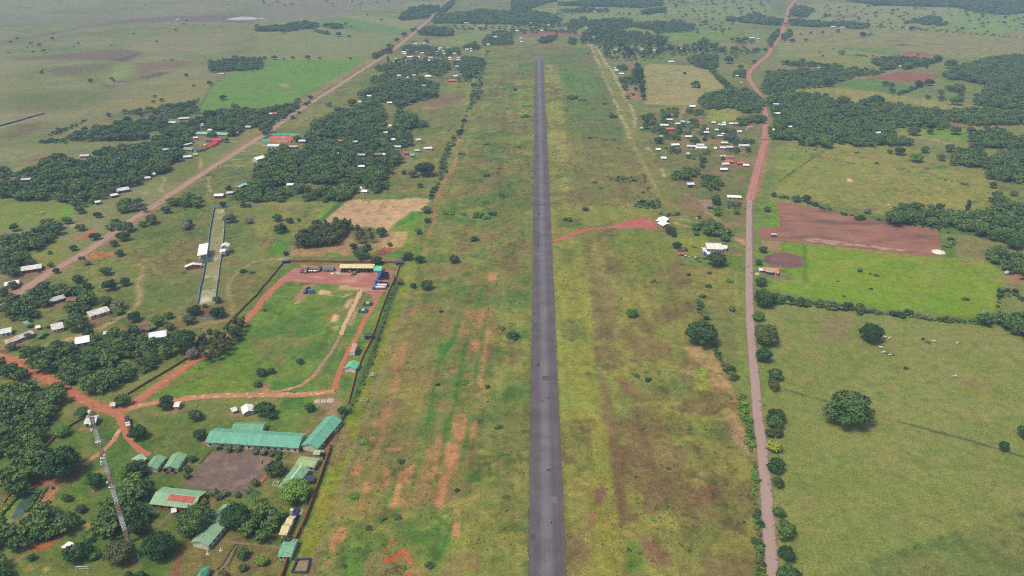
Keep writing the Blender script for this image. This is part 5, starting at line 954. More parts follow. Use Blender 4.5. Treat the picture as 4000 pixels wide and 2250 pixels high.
RH('S',458,592,598,602,8.5,'green roof under the dark grove at the school','classroom','classroom',hw=2.8,rise=1.3,roof=(120,160,120),stain=(110,140,110),wall=(150,170,130),wins=3)
RH('S',416,560,560,522,4.5,'narrow grey covered walkway at the school','walkway','covered_walkway',hw=2.5,rise=.5,roof=(186,196,206),wall=(140,140,140),wins=3)
RH('S',732,558,776,540,5,'small yellow school hut','hut','hut',hw=2.6,rise=.8,roof=(206,176,110),wall=(222,190,110),wins=1)
RH('S',1492,748,1628,712,9,'white gabled hall alone on the grass beside the grove','hall','hall',hw=3.2,rise=1.6,roof=(238,240,242),stain=(220,222,224),wall=(226,224,222),wins=4)
RH('S',1704,545,1880,545,10,'white roofed house below the turquoise fenced plot','house','house',hw=3.2,rise=1.2,roof=(206,212,216),stain=(180,186,190),wall=(232,234,236),wins=3)
HH('S',2080,572,130,'mottled old roof next to the white roofed house',roof=(184,172,170),stain=(140,96,90),wall=(140,120,110),dep=.5)
HH('S',455,152,150,'long ribbed grey roof by the bright green field',roof=(196,200,208),stain=(130,130,136),wall=(170,150,120),ang=14,dep=.4)
HH('S',276,214,110,'white and aqua hut behind the school',roof=(206,216,220),wall=(110,196,186),dep=.5)
HH('S',838,326,62,'white tank hut behind the long school roof',roof=(226,228,230),wall=(190,190,190));HH('S',1408,280,80,'grey roofed house at the school fence end',roof=(196,194,200),stain=(150,120,120),wall=(110,90,86));HH('S',1800,80,70,'rose red roof beside the bright green field',roof=(190,110,110),wall=(170,130,124),ang=12);HH('S',1738,84,50,'pale roof beside the rose red one',roof=(210,208,212),wall=(160,140,140));HH('S',630,440,60,'orange walled kiosk behind the school trees',roof=(200,204,210),wall=(200,120,60),name='kiosk',cat='kiosk');HH('S',2038,1136,96,'white roof alone in the scrub before the great grove',roof=(228,230,234),wall=(150,110,100));HH('S',2215,488,100,'pale roof at the mouth of the great grove',roof=(212,214,218),wall=(150,130,124));HH('S',1240,366,44,'rosy grey hut near the round school tree',roof=(184,160,160),wall=(140,110,106))
# houses in and around the great grove
for a in [('b',1358,1260,46,'white house with its gable showing in the great grove',(228,230,232),(232,232,232),.9),('b',1304,1328,44,'low pale roof in front of the white gabled house',(196,206,212),(120,120,116),.6),('b',1372,1398,60,'white shed roof above a red wall in the great grove',(226,230,232),(170,90,90),.6),('b',840,1410,80,'long rose tinted rusty roof at the grove edge',(182,130,126),(150,110,100),.35),('b',990,1420,60,'grey roof beside the rusty long one',(184,192,200),(140,120,110),.6),('b',1345,1028,54,'bright white roof at the far end of the great grove',(232,236,236),(190,190,186),.6),('b',1138,960,46,'white roof under the round trees by the long road',(222,226,228),(170,170,166),.6),('b',1045,1020,30,'tiny white hut on the grass near the long road',(220,220,216),(200,190,180),.8),('b',1630,1400,48,'small pale house on the open edge of the grove',(206,212,216),(200,200,200),.6),('b',1500,1412,26,'tiny white box in the open edge of the grove',(230,230,230),(220,220,220),.8),
          ('f',1730,92,84,'white house alone near the airfield hedge',(214,218,222),(230,230,230),.6),('f',1515,142,46,'raspberry red tarp roof near the airfield hedge',(196,50,74),(150,60,70),.7),('f',1572,162,40,'little teal hut near the airfield hedge',(96,190,166),(90,150,136),.7),('f',1622,116,50,'aqua walled hut behind the raspberry roof',(150,190,186),(100,170,160),.5),('f',1062,160,74,'ribbed grey roof inside the great grove',(172,176,180),(120,100,96),.45),('f',1230,152,80,'brown thatched roof inside the great grove',(132,112,98),(110,96,84),.8),('f',1298,154,44,'white roof beside the thatched one',(224,228,230),(170,170,170),.5),('f',1425,78,70,'grey mint roof at the far edge of the grove',(190,206,206),(140,160,150),.5),('f',1062,275,66,'white roof in the grassy lane of the grove',(222,226,230),(170,160,150),.6),('f',932,365,44,'narrow white roof at the end of the grassy lane',(222,224,226),(150,150,150),.6),('f',345,460,64,'white roof over a brick wall in the scrub',(226,230,232),(160,110,98),.6),('f',1086,524,74,'white house above the stubble field',(232,236,240),(232,228,220),.6),('f',1046,495,34,'tilted white tin roof above the stubble field',(222,226,230),(170,170,170),.7),('f',820,146,24,'tiny white box deep in the great grove',(228,230,230),(210,210,206),.8),('f',430,8,60,'pale roofs on the far side of the turquoise fence',(200,200,204),(160,130,120),.5)]:
    HH(a[0],a[1],a[2],a[3],a[4],roof=a[5],wall=a[6],dep=a[7],stain=tuple(v*.8 for v in a[5]),ang=rnd.uniform(-12,12))
# village past the far end of the great grove
NV=[(412,318,110,'white roof nearest the long road in the far village',(226,230,232)),(420,350,80,'lower white roof beside the one nearest the long road',(214,218,220)),(470,272,56,'red roof at the entrance of the far village',(196,74,84)),(636,152,76,'flat pale roof on the village rim by the pasture',(206,208,208)),(758,158,54,'orange red roof on the village rim',(190,92,76)),(812,142,56,'white strip roof on the village rim',(222,224,224)),(520,414,106,'broad white roof in front of the village trees',(230,232,232)),(686,420,70,'pale mint white roof in the village',(210,220,218)),(782,338,104,'mottled white roof in the middle of the village',(210,206,204)),(664,322,74,'rosy brown roof in the middle of the village',(172,132,122)),(938,428,86,'pinkish white roof in the village',(206,190,186)),(906,486,32,'tiny white cube house in the village',(234,236,236)),(1126,240,56,'white gable house at the village back',(228,228,230)),(1094,266,60,'grey white roof before the white gable house',(206,208,210)),(1062,312,66,'old rose roof at the village back',(176,140,136)),(1036,350,66,'brown tin roof at the village back',(150,124,112)),(1192,300,44,'small pale roof at the village back lane',(206,206,200)),(1218,350,40,'small white roof at the village back lane',(222,224,224)),(1284,226,44,'greyish rose roof on the village back corner',(182,160,154)),(1428,346,88,'white roof with a bright blue tarp',(200,206,212)),(1672,264,78,'pale blue roofed house at the village end',(196,212,220)),(1744,250,30,'white tank tower hut at the village end',(226,228,230)),(1750,298,26,'tiny white block at the village end',(228,230,230)),(1332,430,64,'white house at the lane corner',(214,214,212)),(1334,470,70,'cluttered pale roof at the lane corner',(200,196,192)),(1524,440,100,'rosy white villa beside the lane',(200,182,178)),(1490,478,80,'low grey white wall roof beside the lane',(196,196,190)),(1470,606,72,'blue grey roof over a brown wall',(186,198,206)),(1510,776,84,'blue roof of the two tone house',(112,136,186)),(1440,800,82,'white boxy front of the two tone house',(222,222,214)),(886,798,136,'big white barrel roof under the village trees',(240,242,242)),(1366,884,126,'coral red hipped roof inside a clipped hedge',(206,98,92)),(808,990,96,'rusty grey pink roof before the village',(176,158,156)),(600,782,66,'patched white roof among the airy trees',(202,204,204)),(308,790,76,'scattered white tin roof among the airy trees',(206,210,210)),(474,832,28,'tiny white hut among the airy trees',(226,228,228)),(238,450,40,'whitish hut by the long road trees',(196,196,190)),(452,490,50,'faded red roof under the village trees',(160,110,100)),(120,1335,96,'bright white roof on the rim of the great grove',(234,236,236)),(2094,166,64,'white twin roof past the runway end',(220,224,226))]
for x,y,w_,lb,rc in NV:
    HH('N',x,y,w_,lb,roof=rc,stain=tuple(v*.84 for v in rc),wall=(206,202,196) if rc[0]>190 else (180,160,150),dep=.6 if w_>50 else .8,ang=rnd.uniform(-14,14),kind='hip' if 'hipped' in lb or 'barrel' in lb else 'gable',rise=1.8 if 'hipped' in lb or 'barrel' in lb else 1.0)
# settlement by the red road
VV=[(1024,294,92,'white roofed blue hut at the top of the settlement',(236,238,242),(100,140,170)),(705,430,76,'salmon roof among the upper settlement trees',(206,138,134),(150,100,96)),(662,503,98,'bluish white roof under the salmon one',(204,214,220),(150,150,146)),(582,588,132,'white roof with a crimson middle strip',(210,214,216),(180,160,154)),(672,648,124,'coral tiled roof with a pointed gable',(202,116,100),(190,120,104)),(222,636,46,'grey shack by the foot track',(180,182,178),(140,130,120)),(870,532,58,'pale aqua roof in the settlement',(176,206,206),(140,170,166)),(792,568,84,'flat white aqua roof in the settlement',(206,222,220),(150,170,166)),(958,550,34,'small turquoise cube hut',(130,200,186),(120,186,170)),(1356,546,64,'grey white roof at the corner of the lime green field',(200,206,208),(170,166,160)),(1522,552,48,'white roof by the lime green field',(216,218,220),(150,140,140)),(1512,584,68,'white roofed aqua house',(228,234,236),(120,190,180)),(1445,580,26,'tiny aqua hut beside the white roofed aqua house',(170,210,206),(130,190,180)),(1632,566,62,'pale blue white roof in the lane',(206,214,220),(170,164,160)),(1708,566,84,'long beige walled yard house',(196,178,160),(176,150,130)),(1926,618,98,'cream two storey house near the red road',(176,130,106),(222,206,176)),(1762,690,72,'white roofed house facing the red road',(216,222,226),(206,206,206)),(1262,650,32,'tiny cream box in the trees',(220,214,200),(206,200,186)),(1238,702,96,'narrow white roof hidden by bananas',(206,212,212),(140,140,136)),(1410,664,66,'grey blue roof hidden by bananas',(196,206,212),(140,140,136)),(1468,756,96,'pale hipped roof at the middle of the settlement',(206,210,214),(170,166,160)),(1508,724,60,'thin white roof behind the pale hipped one',(216,216,220),(170,166,160)),(530,764,46,'grey blue shack among bushes',(168,180,188),(120,116,112)),(964,768,110,'white roof over brown walls by the dirt lane',(214,218,220),(160,126,108)),(750,896,132,'large white roof with an open porch',(222,228,234),(120,104,92)),(1012,918,152,'long grey white roof of the triple house',(204,208,214),(170,160,150)),(1150,900,116,'back roof of the triple house',(206,210,216),(170,160,150)),(1160,944,170,'front white roof of the triple house',(232,236,240),(196,206,204)),(1528,866,106,'grey ribbed roof over a brown house',(198,200,200),(140,112,96)),(1500,942,84,'low white roof behind garden bushes',(210,212,212),(170,160,150)),(1606,934,104,'low grey roof behind garden bushes',(190,196,192),(150,140,130)),(1384,950,42,'white toolshed roof by the tall bushes',(226,230,234),(190,190,190)),(1834,908,166,'long white cream house with dark windows',(206,206,204),(226,224,212)),(486,968,72,'white hut by the foot track',(230,234,238),(170,170,166)),(574,1104,82,'white hut with a turquoise end wall',(222,230,236),(80,196,186)),(954,1038,50,'pale shed behind a dark tree',(204,210,212),(150,146,140)),(1612,1086,108,'raspberry red roof over a white wall',(208,82,94),(232,226,224)),(1506,1076,84,'pale green roof beside the raspberry one',(186,200,160),(170,170,150)),(1598,1158,128,'orange walled house, nearer the foot track',(190,96,84),(214,112,76)),(1786,1180,128,'orange walled house, nearer the red road',(190,96,88),(214,106,76)),(1546,1196,110,'grey white roof over pinkish walls',(206,208,210),(206,190,180)),(1866,1216,88,'white roof beside the red road',(232,232,236),(176,150,136)),(1516,1280,112,'white roof over a dark open porch',(220,226,230),(90,92,100))]
for x,y,w_,lb,rc,wc in VV:
    HH('V',x,y,w_,lb,roof=rc,stain=tuple(v*.86 for v in rc),wall=wc,dep=.42 if w_>140 or 'narrow' in lb or 'flat' in lb else .62,ang=rnd.uniform(-7,5),kind='hip' if 'hipped' in lb else 'gable',hw=4.6 if 'storey' in lb else 2.6)
HH('g',1795,452,70,'bluish white clustered roof in the middle pasture',roof=(206,210,222),stain=(150,160,180),wall=(170,164,160),dep=.8)
HH('g',2235,582,136,'long white roofed grey block house beside the road',roof=(232,234,238),wall=(170,168,160),dep=.5,ang=-8,wins=3,rise=.6)
HH('g',1992,684,54,'dark blue tarp shelter on red soil',roof=(78,92,118),wall=(86,80,84),dep=.7,hw=1.8,rise=.6,name='shelter',cat='shelter')
# airfield office: two white wings in an L
RH('X',362,172,300,235,8,'north wing of the white airfield office at the end of the red gravel','office','office',hw=3.0,rise=1.3,roof=(246,246,242),stain=(236,236,232),wall=(196,170,146),wins=3)
RH('X',320,236,402,282,8,'south wing of the white airfield office with a brick porch','office','office',hw=3.0,rise=1.3,roof=(246,246,242),stain=(236,236,232),wall=(190,150,124),wins=3)
RH('X',985,590,1225,598,13,'large chalk white roof behind a spreading tree, facing the road','house','house',hw=3.4,rise=1.2,roof=(222,214,206),stain=(206,192,178),wall=(220,222,224),wins=5)
RH('X',1228,606,1304,616,7,'small white annex on the road side of the chalk white roof','annex','annex',hw=2.6,rise=1.0,roof=(214,220,226),wall=(226,230,232),wins=2)
RH('X',930,650,980,650,8,'grey white lean to on the far side of the chalk white roof','annex','annex',hw=2.6,rise=.8,roof=(200,206,210),stain=(150,156,166),wall=(206,210,220),wins=1)
RH('X',985,706,1030,702,6,'blue and white hut in front of the chalk white roof','hut','hut',hw=3.0,rise=.6,roof=(206,212,222),wall=(170,190,220),wins=1)
HH('X',1992,432,74,'grey tin stilt hut at the edge of the plowed field',roof=(180,184,186),wall=(130,112,100),dep=.7,name='hut',cat='hut',rise=.4)
RH('X',1830,930,2064,950,6.5,'farmhouse with terracotta roof strips and a glassy lean to','farmhouse','farmhouse',hw=2.8,rise=1.2,roof=(200,124,96),stain=(150,140,136),wall=(170,140,124),wins=4)
RH('X',2010,985,2064,990,5,'rose roofed front room of the terracotta farmhouse','annex','annex',hw=2.6,rise=.6,roof=(196,120,120),wall=(214,190,170),wins=1)
RH('X',1880,960,1990,975,6,'glassy green lean to of the terracotta farmhouse','annex','annex',hw=2.5,rise=.7,roof=(140,160,156),stain=(100,100,104),wall=(110,104,100),wins=1)
RH('X',1780,950,1818,952,4,'white shed at the road side of the terracotta farmhouse','shed','shed',hw=2.2,rise=.5,roof=(220,222,224),wall=(190,180,176),wins=1)
# far houses
for t,x,y,w_,lb,rc in [('d',80,1042,60,'pale roof under the trees across the red road',(196,206,212)),('d',104,1134,84,'white roofed brick house beside the red road',(222,226,228)),('d',222,1268,40,'hidden white roof in the wood across the red road',(206,210,214)),('d',56,1300,24,'tiny white box at the red road bend',(230,232,234)),('d',1108,1330,48,'white roof in the clearing of the long wood',(222,226,228)),('d',1324,662,62,'long white shed in the wood by the pasture',(206,208,206)),('d',514,678,32,'mint green walled hut by the broad wood',(170,206,190)),('d',652,264,44,'bright white roof of the pair along the hedge wood',(226,228,230)),('d',750,272,48,'reddish white roof of the pair along the hedge wood',(206,196,194)),('c',1600,615,56,'white farmhouse in the trees of the pale field',(222,226,230)),('c',1050,702,40,'white house along the foot track, farther one',(226,230,232)),('c',1100,736,48,'white house along the foot track, nearer one',(222,224,226)),('c',1036,680,24,'tiny house behind the farther white one',(196,200,202)),('c',2264,758,40,'pale hut in the bend of the red road',(206,212,216)),('c',2306,826,20,'pink walled hut near the bend of the red road',(196,160,160)),('c',1305,494,34,'pale mint roof in the airy wood',(196,212,208)),('c',1426,502,40,'white and blue roof in the airy wood',(206,216,222)),('c',1690,484,30,'faint pale roof in the airy wood',(196,196,190)),('c',1040,498,34,'grey roof in the airy wood by the track',(190,194,194)),('c',820,372,24,'white hut on the far track',(222,226,226)),('c',752,280,24,'small white hut by the far red plot',(226,228,228)),('c',184,230,36,'white roof under the far wood',(222,226,226)),('c',366,250,26,'tiny white roof near the far wood',(218,220,220)),('c',300,304,28,'tiny white roof before the far wood',(218,222,222)),('c',50,308,30,'white shack by the runway end plots',(214,216,216)),('c',92,380,28,'pale shack before the red plot',(206,206,206)),('c',96,418,26,'white shack beyond the end of the runway',(216,218,218)),('c',2412,378,60,'white roofs of the far farm by the red road',(216,220,224)),('c',2474,386,26,'tiny shed of the far farm',(210,212,216)),('c',832,114,26,'white speck of a house by the broken far wood',(214,216,216)),('b',2114,226,50,'beige house before the far wood',(196,180,168)),('b',2334,444,38,'twin white hut near the runway end',(216,220,222)),('b',2410,366,40,'pale blue roof in the scattered wood',(196,206,212)),('a',2226,738,60,'pink walled house below the island wood',(200,176,168))]:
    HH(t,x,y,w_,lb,roof=rc,wall=(206,200,196) if 'brick' not in lb else (176,106,84),wins=1,dep=.55,ang=rnd.uniform(-10,10))
# plain huts of the walled compound
def box_hut(t,x,y,w_,d_,h_,c,roofc,label,cat='guard post',name='guard_post',ang=0.0):
    gx,gy,_=G(t,x,y);e=empty(name,(gx,gy+d_/2,0),R(ang));tag(e,label,cat)
    b=MB();b.box(-w_/2,w_/2,-d_/2,d_/2,-.1,h_);b.obj('wall',WM(c),e)
    b=MB();b.box(-w_/2-.25,w_/2+.25,-d_/2-.25,d_/2+.25,h_+.003,h_+.2);b.obj('roof',RM(roofc),e)
    b=MB();b.box(-w_*.3,w_*.05,-d_/2-.05,-d_/2+.03,.2,h_-.3);b.obj('door',GLASS,e)
    b=MB();b.box(w_*.15,w_*.4,-d_/2-.05,-d_/2+.03,1.1,h_-.4);b.obj('window',GLASS,e)
    spot(gx,gy+d_/2,3)
box_hut('A',2038,132,5.2,4.2,2.6,(84,104,122),(70,82,96),'blue grey guard post at the corner behind the vehicle shed')
box_hut('f',298,1262,5.0,4.0,2.6,(70,100,124),(96,116,130),'blue guard post at the corner of the brick wall near the stand of trees')
box_hut('j',1130,636,5.0,4.0,2.8,(92,112,120),(76,78,82),'grey green guard post leaning on the long brick wall')
def bunker(t,x,y,label):
    gx,gy,_=G(t,x,y);e=empty('tank_plinth',(gx,gy+2.2,0),-.05);tag(e,label,'plinth','low blue walled tank plinths')
    b=MB()
    for a in ((-3.2,3.2,-2.2,-1.7),(-3.2,3.2,1.7,2.2),(-3.2,-2.7,-1.695,1.695),(2.7,3.2,-1.695,1.695)): b.box(*a,-.1,1.5)
    b.obj('wall',WM((66,116,128)),e);b=MB();b.box(-2.69,2.69,-1.69,1.69,-.1,.9);b.obj('filling',WM((70,84,84)),e);b=MB();b.box(-1.0,1.3,-.9,1.1,.905,1.9);b.obj('tank',WM((214,214,176)),e)
bunker('A',1420,930,'low blue walled plinth, farther of the pair by the dirt track');bunker('A',1330,1066,'low blue walled plinth, nearer of the pair by the dirt track')

# worn earth round the houses, then the ground itself
for hx,hy,hr,hz in HOUSE_SPOTS:
    if hy<330: continue
    r_=hr*1.15;ty=-.5*hr;PAINT.append(([(hx+r_*math.cos(a)*rnd.uniform(.8,1.5),hy+ty+r_*math.sin(a)*rnd.uniform(.8,1.6)) for a in [k*math.pi/4 for k in range(8)]],'poly',rnd.choice([(150,118,92),(140,112,88),(156,116,96),(128,112,80)]),2.0,.9,0,None,rnd.uniform(.35,.75)))
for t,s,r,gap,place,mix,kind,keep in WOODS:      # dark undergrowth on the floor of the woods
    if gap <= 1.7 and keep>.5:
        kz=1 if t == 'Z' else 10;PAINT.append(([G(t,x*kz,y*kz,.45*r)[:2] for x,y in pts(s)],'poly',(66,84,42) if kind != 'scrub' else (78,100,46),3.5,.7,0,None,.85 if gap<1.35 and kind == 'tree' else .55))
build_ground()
spot(*G('S',742,330)[:2],7,6);spot(*G('C',540,800)[:2],6,1)
# ------------------------------------------------------------------ single trees, named by what they stand by
SINGLES=[]      # (tile, x, y, radius in that view, leaf, crown, label)
def S_(t,s,group_label,leaf='dark',crown='mid',group=None):
    for q in s.split(';'):
        v=q.split();x,y,r=map(float,v[:3]);SINGLES.append((t,x,y,r,v[3] if len(v)>3 else leaf,v[4] if len(v)>4 else crown,group_label,group))
def ONE(t,x,y,r,label,leaf='dark',crown='mid'): SINGLES.append((t,x,y,r,leaf,crown,label,None))
ONE('l',828,1325,210,'huge round dark tree alone in the cow pasture','dark','big');ONE('l',1052,560,112,'dome shaped tree with cows resting beside it','dark','big')
ONE('k',1900,565,150,'big round dark tree between the airfield and the paved road','dark','big');ONE('k',1210,362,54,'round bright bush tree alone on the airfield grass','bright');ONE('k',2215,318,36,'small tree on the strip between airfield and paved road')
ONE('X',1130,795,135,'wide olive crown in front of the chalk white roof','olive','big');ONE('X',1272,488,66,'round dark tree behind the chalk white roof');ONE('X',835,310,74,'bright yellow green round tree by the airfield office','bright');ONE('X',465,370,78,'dark reddish tree beside the airfield office','dark');ONE('X',508,440,42,'small tree below the dark reddish one');ONE('X',552,592,66,'dark bushy tree on the fence by the scrap trucks');ONE('X',880,178,36,'small round tree by the notice board');ONE('X',842,420,45,'small olive tree behind the lawn of the chalk white roof','olive')
ONE('X',1150,75,62,'tree beside the dark tarp shelter');ONE('X',1152,120,58,'green tree below the tarp shelter','bright');ONE('X',1440,105,40,'small dark tree between tarp shelter and road')

S_('k','2505 50 55;2535 215 100;2490 400 62;2548 580 120 olive;2530 790 92','tree on the pasture side of the paved road, upper stretch',group='roadside trees along the cow pasture')
S_('l','70 985 72;55 1085 64 olive;85 1395 88','tree on the pasture side of the paved road, middle stretch',group='roadside trees along the cow pasture')
S_('p','1680 120 45 olive;1765 110 52 olive','olive tree on the pasture side of the paved road',group='roadside trees along the cow pasture')
ONE('p',1725,235,66,'yellowish round tree on the pasture side of the paved road','yellow')
S_('p','1720 10 80;1752 425 86;1765 570 58;1765 850 55;1825 1010 100;1838 1240 74;1880 1440 130','tree on the pasture side of the paved road, lower stretch',group='roadside trees along the cow pasture')
ONE('q',2395,240,50,'small dark tree on the fence across the cow pasture');ONE('q',2610,110,80,'tree on the frame edge above the pasture fence')
S_('X','1835 660 62;1780 850 56;1795 1140 70;1800 1360 90','roadside tree near the terracotta farmhouse',group='roadside trees near the terracotta farmhouse');ONE('X',1900,60,52,'pale leafed tree beside the plowed field corner','pale')
ONE('h',1328,120,54,'round dark tree in the upper right pasture');ONE('h',1228,128,28,'small tree next to the round dark one');ONE('h',1505,178,72,'spreading bright tree by the power poles','bright','flat');ONE('h',1830,95,48,'tree before the round grove');ONE('h',1745,185,46,'round tree between power poles and grove');ONE('h',1580,110,46,'brownish tree behind the spreading bright one','olive')
S_('h','340 40 34;590 35 70;730 25 42','tree at the top edge of the pasture',group='trees at the top edge of the pasture');ONE('h',290,605,44,'pair of dark bushes on the hedge above the plowed field');ONE('h',385,600,44,'second dark bush on the hedge above the plowed field');ONE('h',60,565,28,'bush where the hedge meets the red road')
ONE('h',2010,700,42,'tall narrow tree in the grove above the plowed field','dark','column');ONE('h',2260,465,40,'dark bush at the pasture corner');ONE('h',2475,550,36,'round bush in the far right paddock');ONE('h',1000,725,36,'bare grey tree on the hedge','bare');ONE('h',930,1320,28,'bleached shrub in the bright green field','pale','flat');ONE('h',2480,1050,75,'dark tree at the edge of the dry maize')
ONE('d',1470,1310,58,'rounded tree in the lime clearing beyond the long wood','olive');ONE('d',1630,1318,36,'small tree in the lime clearing');ONE('d',1895,1308,52,'olive tree at the end of the lime clearing','olive');ONE('d',1735,1278,34,'bright small tree in the lime clearing','bright');ONE('d',1362,1262,28,'bushy little tree at the head of the lime clearing','olive');ONE('d',2050,1310,40,'low wide tree beyond the lime clearing')
ONE('d',1090,728,28,'dark tree at the wood corner by the red field');ONE('d',1182,838,30,'tree in the dark green plot');ONE('d',1245,850,30,'second tree in the dark green plot');ONE('d',1250,905,32,'third tree in the dark green plot');ONE('d',1520,840,42,'tree at the corner of the red field');ONE('d',1630,825,42,'round tree beside the red field corner');ONE('d',770,1010,48,'round tree in the pasture beside the long wood');ONE('d',690,1035,42,'tree at the tip of the long wood');ONE('d',1100,1010,68,'tall round tree on top of the long wood');ONE('d',610,825,52,'rounded tree at the tip of the broad wood')
S_('d','1612 972 28;1740 982 32;1742 922 30;1905 1005 60;1940 955 36;1840 640 52;1595 668 22;1790 995 14','tree in the pasture before the great forest',group='trees in the pasture before the great forest')
S_('d','742 524 32;245 405 26;378 400 18;552 560 14;958 342 32;1015 348 18;1040 330 16;706 308 24;552 322 18;435 326 16;1450 282 28;1505 544 15;1720 590 36;580 150 22;618 150 18;2400 145 24;1550 50 36;1080 28 34;325 340 12;518 524 12;655 490 10','lone tree of the far savanna pasture',group='lone trees of the far savanna pasture')
ONE('c',1376,1190,44,'round dark tree at the edge of the settlement');ONE('c',1850,838,48,'low wide tree in the square pale field','dark','flat');ONE('c',1740,735,18,'small round tree in the square pale field');ONE('c',1135,870,38,'round tree beside the foot track');ONE('c',1160,970,26,'small tree by the white foot track');ONE('c',1245,890,22,'small tree on the bare red plot');ONE('c',1218,945,18,'tiny tree on the bare red plot')
S_('c','2180 600 44;2250 550 32;2434 615 24;2215 480 24;2110 490 34;2545 500 26;2470 500 30;2300 670 30','tree in the scrub pasture by the red road',group='trees in the scrub pasture by the red road');S_('c','1180 132 18;1650 60 18;2045 290 18;2105 285 14;2190 290 16;1945 222 30;2030 35 14;1865 295 16;460 135 14;1080 130 14','lone tree of the far pasture beyond the runway',group='lone trees of the far pasture beyond the runway')
S_('c','1770 1340 40;1840 1415 54;1480 1410 42','round tree among the scattered settlement houses',group='round trees among the scattered settlement houses');S_('V','1190 1130 66;1180 1230 46;970 1080 46;1908 980 42;1215 815 38;610 950 30;1500 1110 40;1960 840 46;840 690 40','garden tree between the settlement houses',group='garden trees between the settlement houses')

S_('b','40 575 14;88 580 22;180 575 28;370 578 18;520 572 28;640 582 16;950 585 20;278 590 14','tree on the far hedge of the bright green field',group='row of trees on the far hedge of the bright green field');S_('b','700 252 28;900 240 26;830 340 30;935 362 20;280 318 24;1120 150 12;1262 195 14;960 268 12','lone tree of the far green field',group='lone trees of the far green field');S_('b','1415 400 26;1490 345 28;1340 460 30;1570 300 22;1600 290 18;1200 550 36;1330 500 34;1715 410 22;1580 420 16','tree beside the far stretch of the long road',group='trees beside the far stretch of the long road');ONE('b',2260,285,24,'broad tree in the row beyond the airfield')
S_('b','2200 258 12;2325 285 12;2395 285 12;2450 285 16;2500 285 14;2140 290 12;2065 296 10','small tree of the row beyond the airfield',group='small trees of the row beyond the airfield');ONE('b',1410,645,24,'tall tree on the grass before the far village','dark','column');ONE('b',1330,610,22,'slim tree on the far village grass','dark','column');ONE('b',2040,795,18,'clipped tree inside the coral roofed garden');ONE('b',2108,795,18,'second clipped tree inside the coral roofed garden')

ONE('b',965,1025,46,'pointed tree beside the long road by the great grove','dark');ONE('b',725,1045,34,'pale scrubby tree near the long road','pale');ONE('b',90,1285,70,'broad bush by the long road near the turquoise fence','dark','flat');ONE('b',405,1390,44,'dark tree on the turquoise fence corner');S_('b','545 975 26;420 1000 30;500 1045 22;370 1175 22;430 1130 16;530 1028 20','bushy tree on the long road verge',group='bushy trees on the long road verge')
S_('a','105 420 16;395 448 18;525 385 20;792 434 14;1120 458 10;908 808 24;1122 785 18;1146 808 14;415 725 18;428 700 12;1555 965 18;1625 1002 22;1540 1020 20;1870 752 22;1950 860 14;1728 600 16;1465 50 10;2290 48 10;1850 240 10;2050 248 8;2118 104 8;2242 590 14;2110 832 28;1660 602 8;330 520 14;275 478 10','lone tree of the open plain',group='lone trees of the open plain')
ONE('a',2240,970,40,'dark oval tree alone in the bright green field','dark','flat');ONE('a',1090,1150,26,'tree at the end of the plain belt');ONE('a',1415,1155,24,'round tree below the plain belt');ONE('a',1280,1205,44,'dark tree on top of the marsh wood');ONE('a',2440,1240,48,'round bright crown beside the school','olive');ONE('a',2335,1330,46,'pointed round tree at the end of the school roof');ONE('a',2110,1150,56,'round dark tree under the bright green field');ONE('a',2270,1410,30,'low round tree before the crimson roof');ONE('a',2130,1360,50,'tree in front of the school roof')
# near side of the long road
for x,y,r,lf,lb in [(130,895,50,'dark','tree in the corner of the cattle field'),(670,820,48,'dark','tree at the tip of the roadside grove'),(800,715,50,'olive','flat bush at the bright corner of the cattle field'),(980,765,40,'dark','round dark tree between the cattle field and the long road'),(1240,700,60,'bright','bright crown on the long road bank'),(1340,690,52,'pale','pale crown on the long road bank'),(1290,885,62,'dark','dark tree overhanging the long road, upper of two'),(1235,980,62,'dark','dark tree overhanging the long road, lower of two'),(1150,1050,44,'dark','bush below the overhanging trees'),(810,890,46,'dark','tree beside the orange bare plot'),(950,980,50,'dark','tree on the edge of the orange bare plot'),(1665,715,46,'dark','round tree above the bull track meadow'),(1525,810,62,'dark','wide round tree on the bull track meadow'),(1435,860,38,'dark','smaller round tree beside the wide one'),(1195,1150,44,'dark','tree at the end of the orange side track'),(735,1100,38,'dark','round tree in the small paddock'),(500,1145,24,'bright','small bright tree in the small paddock'),(1870,870,56,'pale','pale silvery tree on the bull track meadow'),(1900,850,46,'dark','darker crown behind the silvery tree'),(1060,1330,55,'dark','bush on the meadow below the orange side track'),(780,1410,56,'dark','dark tree by the long road, meadow side'),(870,1250,34,'bare','bare shrub beside the billboard'),(2310,800,58,'dark','dark tree leaning over the far end of the bull track'),(2240,660,38,'dark','small tree at the head gate of the bull track'),(2445,668,30,'dark','bush pair beyond the bull track, first'),(2500,672,24,'dark','bush pair beyond the bull track, second'),(2500,825,38,'bare','leafless grey tree beyond the bull track'),(560,1330,36,'dark','bush beside the red walled house'),(500,1270,34,'olive','brownish bush by the red walled house'),(433,1308,16,'dark','tiny clipped tree before the red walled house'),(390,1335,18,'dark','second clipped tree before the red walled house')]:
    if lb: ONE('e',x,y,r,lb,lf)
